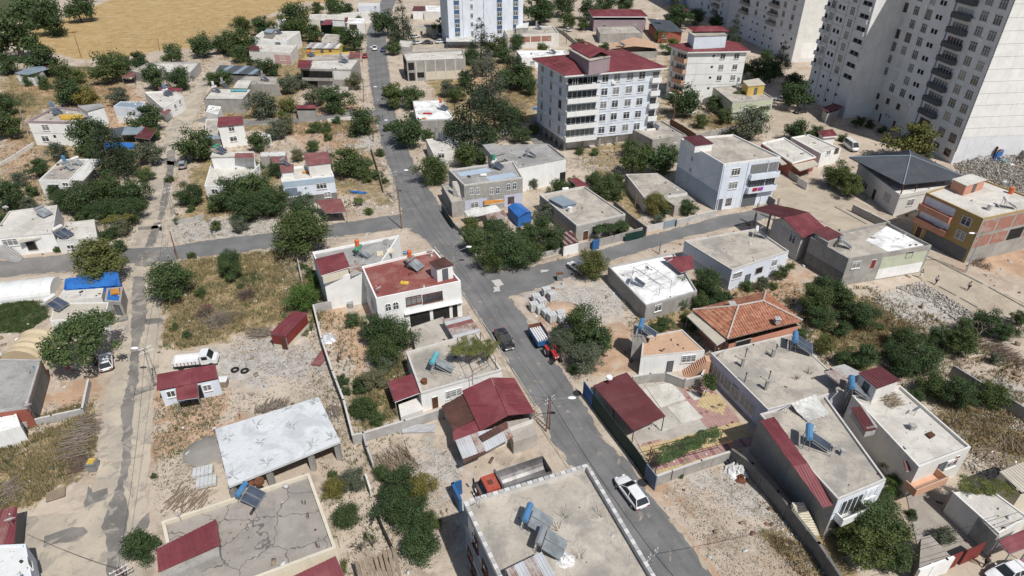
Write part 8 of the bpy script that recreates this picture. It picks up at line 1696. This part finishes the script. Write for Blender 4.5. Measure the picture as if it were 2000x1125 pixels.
def leafmesh(name, n, kind, seed, size, m):
    pos, d = leafcloud(n, kind, seed); r = np.random.default_rng(seed + 99); n = len(pos)
    nm = d * .75 + r.normal(size=(n, 3)) * .55 + np.array([0,0,.35]); nm /= np.linalg.norm(nm, axis=1)[:, None]; t = np.cross(nm, r.normal(size=(n, 3))); t /= np.linalg.norm(t, axis=1)[:, None]; b = np.cross(nm, t)
    s_ = size * r.uniform(.55,1.25, n)[:, None]; asp = .62; V = np.stack([pos - t * s_, pos - b * s_ * asp, pos + t * s_, pos + b * s_ * asp],1).reshape(-1,3)
    me = bpy.data.meshes.new(name); Fc = np.arange(4 * n).reshape(-1,4); me.vertices.add(4 * n); me.vertices.foreach_set('co', V.astype('f').ravel()); me.loops.add(4 * n); me.loops.foreach_set('vertex_index', Fc.ravel().astype('i')); me.polygons.add(n); me.polygons.foreach_set('loop_start', np.arange(0,4 * n, 4, dtype='i')); me.polygons.foreach_set('loop_total', np.full(n, 4, 'i')); me.update(); me.materials.append(MATS[m]); return me
TM = {}
def crown(kind, m, near, v):
    k = (kind, m, near, v)
    if k not in TM:
        n = {0: 2300,1: 4300,2: 9500}[near]; sz = {0: .066,1: .048,2: .035}[near]
        if kind == 'cone': sz *= .8
        TM[k] = leafmesh('crown', n, kind, v * 7 + len(kind), sz, m)
    return TM[k]
def trunkmesh(kind, v):
    k = ('trunk', kind, v)
    if k in TM: return TM[k]
    r = random.Random(v); m = MB(); top = V_((r.uniform(-.08,.08), r.uniform(-.08,.08),.55 if kind != 'cone' else 2.2)); m.cyl((0,0,-.1), top, .055,.035 if kind != 'cone' else .01,7)
    if kind != 'cone':
        for i in range(9):
            a = r.uniform(0,6.28); e = r.uniform(.3,1.2); l = r.uniform(.4,.75); s0 = V_((0,0,0)).lerp(top, r.uniform(.55,1)); mid = s0 + V_((cos(a) * cos(e), sin(a) * cos(e), sin(e))) * l * .55; end = mid + V_((cos(a + .4) * cos(e), sin(a + .4) * cos(e), sin(e) * .8)) * l * .5
            m.cyl(s0, mid, .026,.017,5); m.cyl(mid, end, .017,.006,4)
    TM[k] = m.mesh('trunk', 'bark'); return TM[k]
KN = dict(b=('round', 'leaf_dark', 'broadleaf_tree', 'tree', 'dark broadleaf tree'), m=('round', 'leaf_mid', 'broadleaf_tree', 'tree', 'green broadleaf tree'), y=('round', 'leaf_yellow', 'broadleaf_tree', 'tree', 'yellowish tree'),
          o=('round', 'leaf_olive', 'olive_tree', 'tree', 'grey olive tree'), f=('round', 'leaf_bright', 'fig_tree', 'tree', 'bright bushy tree'), c=('cone', 'leaf_conifer', 'conifer_tree', 'tree', 'pointed conifer'), g=('cone', 'leaf_silver', 'conifer_tree', 'tree', 'silvery conifer'),
          a=('wide', 'leaf_mid', 'spreading_tree', 'tree', 'feathery tree'), s=('round', 'leaf_mid', 'shrub', 'shrub', 'small shrub'), d=('round', 'leaf_dark', 'shrub', 'shrub', 'small dark shrub'), v=('vine', 'leaf_mid', 'grape_vine', 'vine', 'leafy grape vine'), n=('wide', 'leaf_bright', 'young_tree', 'tree', 'young tree'))
TREES = '''18 60 46 b|42 10 36 b|93 30 33 b|150 12 26 b|70 106 33 b|12 122 21 b|205 130 30 b|264 118 21 b|238 120 16 b|333 105 20 m|303 147 25 b|350 150 23 b|124 137 21 b|150 148 15 m|136 176 27 b|166 186 22 y|228 187 19 o|55 160 12 s|78 156 13 s|88 168 12 s|6 200 24 b|10 242 28 b|282 228 29 b|172 262 34 b|395 84 24 b|430 82 20 b|471 47 18 b|468 78 28 b|515 45 22 b|574 24 28 b|584 50 24 b|620 13 13 b|650 14 20 b|672 14 15 b|612 62 19 m|465 105 16 m|524 130 21 b|437 150 17 m|414 153 13 m|563 162 19 o|586 158 16 o|512 200 28 o|612 186 20 o|656 186 30 b|692 158 16 o|566 205 17 y|552 222 9 f|708 237 26 b|536 252 20 o|505 272 22 m|560 242 19 o|612 250 14 s|634 250 14 s|658 236 10 s|688 74 24 b|662 62 13 f|672 102 12 m|754 40 26 b|772 66 18 o|785 44 15 c|767 92 14 m|866 46 21 b|938 74 15 c|966 84 22 b|982 104 17 b|920 108 16 b|940 128 20 o|957 156 22 g|918 222 30 c|966 196 26 c|1012 148 27 b|1036 168 17 b|1002 112 13 c|878 172 17 o|1000 228 22 b|1020 262 18 b|952 262 20 m|905 258 14 m|990 152 18 m|1046 12 30 b|1100 8 22 b|1152 14 22 b|1140 46 12 b|1184 6 20 b|1220 5 18 b|775 182 27 m|806 190 21 m|798 245 37 b|1332 26 24 b|1360 30 16 b|1320 18 11 c|1308 88 17 f|1434 64 13 c|1338 190 33 b|1398 200 19 m|1469 240 30 o|1480 132 22 b|1508 136 24 b|1528 112 13 c|1562 182 30 b|1548 158 20 b|1558 252 24 b|1590 258 14 b|1778 270 42 y|10 380 30 b|4 430 20 b|70 326 21 b|112 296 18 o|180 296 24 b|208 294 22 c|232 300 18 c|292 298 24 o|54 398 17 o|128 392 22 b|160 382 34 b|212 366 32 b|262 372 33 b|206 410 24 b|250 410 26 b|238 442 19 o|212 455 18 d|190 502 50 y|75 432 14 n|92 464 13 f|112 486 9 s|366 376 25 b|371 408 9 s|345 432 8 s|330 548 40 m|375 280 33 b|448 372 36 b|496 372 42 m|480 404 30 b|530 392 30 b|424 396 18 b|470 438 16 o|596 379 18 b|588 420 40 b|586 452 46 b|668 312 34 b|706 324 22 m|716 348 12 s|736 342 12 s|700 392 10 n|446 506 22 b|448 526 22 m|582 302 13 o|846 332 28 b|910 300 26 b|940 306 16 m|1022 338 13 o|1040 356 12 o|1092 366 20 b|1120 352 12 m|1182 362 28 b|1160 350 16 b|936 464 30 m|990 486 36 b|966 448 24 b|1076 462 27 b|1064 412 19 o|1030 452 26 b|958 504 26 b|1020 500 22 b|1158 517 29 y|1238 310 28 b|1292 314 28 b|1262 300 20 b|1280 398 22 y|1346 404 18 b|1286 428 10 o|1205 350 18 b|1208 376 16 b|1215 444 15 m|1382 548 26 b|1398 576 24 b|1332 556 17 m|1524 532 15 b|1490 554 15 o|1545 520 8 s|1636 340 26 m|1664 362 24 m|592 578 28 f|610 550 14 f|608 532 12 m|690 624 16 m|732 640 34 b|772 650 36 b|748 684 30 b|702 756 17 d|734 738 24 o|752 712 16 o|668 742 14 b|676 762 10 b|712 800 24 d|738 816 17 s|365 655 10 s|392 572 13 s|375 500 8 s|160 652 74 a|1130 636 40 b|1160 664 36 b|1146 694 32 o|1100 664 24 o|1092 646 14 b|1300 630 17 m|1276 642 12 m|1368 586 18 m|1424 588 18 b|1592 584 30 b|1632 566 26 b|1654 590 20 m|1606 618 24 b|1684 612 27 b|1642 640 18 b|1610 672 20 y|1684 692 30 b|1650 700 18 b|1772 662 32 b|1806 700 38 b|1844 656 30 b|1882 668 36 b|1826 752 34 b|1870 768 36 b|1890 636 22 m|1934 626 34 b|1968 646 26 b|1770 716 30 b|1746 690 26 b|1944 772 34 b|1944 700 14 o|275 1066 34 b|653 952 22 y|688 938 24 o|676 1006 24 b|776 944 38 b|824 948 30 y|768 986 32 b|804 1006 36 b|822 1058 38 b|840 1020 24 b|764 962 24 b|664 1110 14 y|1700 1020 46 m|1736 1040 40 m|1690 1066 44 m|1740 1082 36 m|1722 990 30 m|1662 1040 28 m|1842 1044 20 o|1782 1006 12 d|1740 905 16 f|1746 935 15 f|1742 960 14 f|1800 290 24 o|1296 412 12 b|230 480 14 b|100 440 12 m|1648 270 10 s|1620 292 9 s|1132 296 9 s|1160 298 9 s|1600 552 16 b|1330 590 14 m|760 176 12 m|668 216 8 f|606 108 6 f|1676 236 12 b|1700 244 10 s|1724 254 9 s|640 268 10 s|690 262 9 s|742 300 9 s|752 352 8 s|640 410 9 s|720 412 8 f|300 262 12 f|262 250 12 b|244 300 18 b|330 350 9 s|108 372 16 b|36 350 14 o|60 372 12 m|150 430 14 m|170 414 16 b|285 338 16 m|420 440 12 m|400 300 12 o|540 330 16 b|500 330 22 m|610 285 12 m|760 250 10 s|838 262 12 m|880 250 14 b|894 182 16 b|940 178 22 b|985 215 20 b|1044 250 12 m|908 154 16 b|1010 80 14 b|1060 92 10 m|1130 86 14 b|1290 70 12 b|1380 60 12 b|1400 40 16 b|1430 150 18 b|1450 132 14 m|1500 110 16 b|1370 236 14 m|1420 226 16 m|1430 262 12 s|1230 286 18 b|1310 300 20 m|1130 385 12 m|1060 440 18 b|916 440 18 m|1010 470 24 m|1045 490 20 b|1340 620 12 s|1350 640 10 s|1460 560 12 s|1510 560 9 s|1570 650 14 m|1720 640 10 s|1790 770 20 m|1990 620 20 b|690 800 10 s|650 930 10 s|720 1050 10 s|745 925 16 m|745 1100 16 b|590 520 10 s|636 560 10 s|470 560 7 s|340 640 9 s|300 930 6 s|1120 720 12 s|1330 930 6 s|1110 40 14 b|1060 20 20 b|1180 90 10 m|700 40 10 m|560 60 14 b|490 120 10 b|420 215 9 s'''
SIZE = lambda r: 'large' if r > 30 else ('mid-sized' if r > 18 else 'small')
used = {}
cand = []
for row in TREES.split('|'):
    x, y, r, k = row.split(); x, y, r = float(x), float(y), float(r); cand.append([x, y, r, k])
def treelabel(x, y, r, k):
    ds = sorted(((hypot((x - q[1]) * .8,(y - q[2]) * 1.25), q) for q in WALLR), key=lambda t_: t_[0])
    for _, (s_, qx, qy) in ds[:14]:
        dx, dy = x - qx, y - qy
        side = ('right of' if dx > 0 else 'left of') if abs(dx) > abs(dy) * 1.2 else ('in front of' if dy > 0 else 'behind')
        key = (KN[k][4], side, s_)
        if key not in used: used[key] = 1; base = KN[k][4] if KN[k][4].startswith('small') else SIZE(r) + ' ' + KN[k][4]; lb = '%s just %s the %s' % (base, side, s_); return lb if len(lb.split()) <= 16 else lb.replace('just ', '')
    s_, qx, qy = ds[0][1]; used[key] = used.get(key, 0) + 1
    return '%s %s near the %s' % (SIZE(r), KN[k][4], s_)
def tree(x, y, r, k, i):
    kind, m, name, cat, _ = KN[k]; sq = 1.0
    r *= 1.32 if not (x > 1690 and 590 < y < 800) else 1.08; p0 = G(x, y, 2.0); R = r / ppm(p0); zc = .80 * R
    if kind == 'cone': R *= 1.6; zc = 1.15 * R
    if kind == 'wide': zc = .75 * R; r /= 1.2
    if cat == 'shrub': zc = .45 * R
    p = G(x, y, zc); R = r / ppm(p) * (1.0 if kind != 'cone' else 1.6); px_ = r; near = 2 if px_ > 27 and y > 330 else (1 if px_ > 15 else 0); v = i % 3 if near < 2 else i % 5
    o = thing(name, (p.x, p.y, 0 if cat != 'shrub' else -.3 * R), treelabel(x, y, r, k), cat, None, random.uniform(0,6.28)); o.scale = (R * random.uniform(.95,1.12), R * random.uniform(.95,1.12), R * random.uniform(.9,1.08))
    inst('trunk', trunkmesh(kind, v), o); c_ = inst('crown', crown(kind, m, near, v), o); return o
for i, a in enumerate(cand): tree(*a, i)
def vine(x, y, z, lx, ly, rz, label, m='leaf_mid', zs=1.2):
    o = thing('grape_vine', G(x, y, z), label, 'vine', None, rz); c_ = inst('foliage', crown('vine', m, 2 if lx > 2.5 else 1,1), o); c_.scale = (lx, ly * 2, zs); s_ = MB().tube([V_((0,0,0)), V_((.1,.1,-z * .5)), V_((-.1,.2,-z))],.05).build('stem', 'bark', o, local=True)
vine(928,676,5.1,2.6,1.6,-.2, 'yellow green grape vine over the steel frame of the flat roof house', 'leaf_yellow'); vine(1345,866,2.5,4.2,.9,.45, 'long dark grape vine trained along the courtyard pergola', 'leaf_mid'); vine(1192,443,2.4,2.8,1.2,.15, 'dense dark grape vine over the plastered wall on the east road', 'leaf_dark', 2.2)
vine(1385,745,2.6,1.2,.8,1.0, 'climbing vine at the corner where the stair meets the lilac wall', 'leaf_mid', 3.0); vine(1925,948,3.4,2.6,1.0,-.2, 'yellow green vine between the pale slabbed roof and the cream ribbed roof', 'leaf_yellow'); vine(1455,180,5.2,2.8,.8,-.1, 'vine trailing on the roof in front of the yellow room', 'leaf_mid')
vine(1480,215,4.0,4.0,1.0,.6, 'vine hanging down the pale green house wall', 'leaf_mid', 2.0); vine(228,425,3.2,2.2,1.2,.2, 'bright vine over the rickety wooden frame', 'leaf_yellow')
def bare_tree(x, y, h, label):
    o = thing('bare_tree', G(x, y), label, 'bare tree'); r_ = random.Random(int(x)); tr = MB(); b_ = MB()
    def grow(p, d, l, r0, dep, mb):
        e = p + d * l; mb.cyl(p, e, r0, r0 * .65,5)
        if dep: 
            for _ in range(3): a = r_.uniform(0,6.28); nd = (d + V_((cos(a), sin(a), r_.uniform(-.1,.5))) * .75).normalized(); grow(e, nd, l * r_.uniform(.6,.85), r0 * .62, dep - 1, b_)
    grow(V_((0,0,0)), V_((0,0,1)), h * .32,.10,4, tr); tr.build('trunk', 'bark', o, local=True); b_.build('branches', 'branch_grey', o, local=True)
bare_tree(661,708,3.2, 'small leafless tree in the brown yard inside the long wall'); bare_tree(705,1075,3.0, 'leafless tree in a round flower bed at the bottom'); bare_tree(1905,668,4.2, 'leafless grey tree rising out of the right orchard'); bare_tree(728,1068,2.2, 'small leafless sapling beside the flower bed tree')
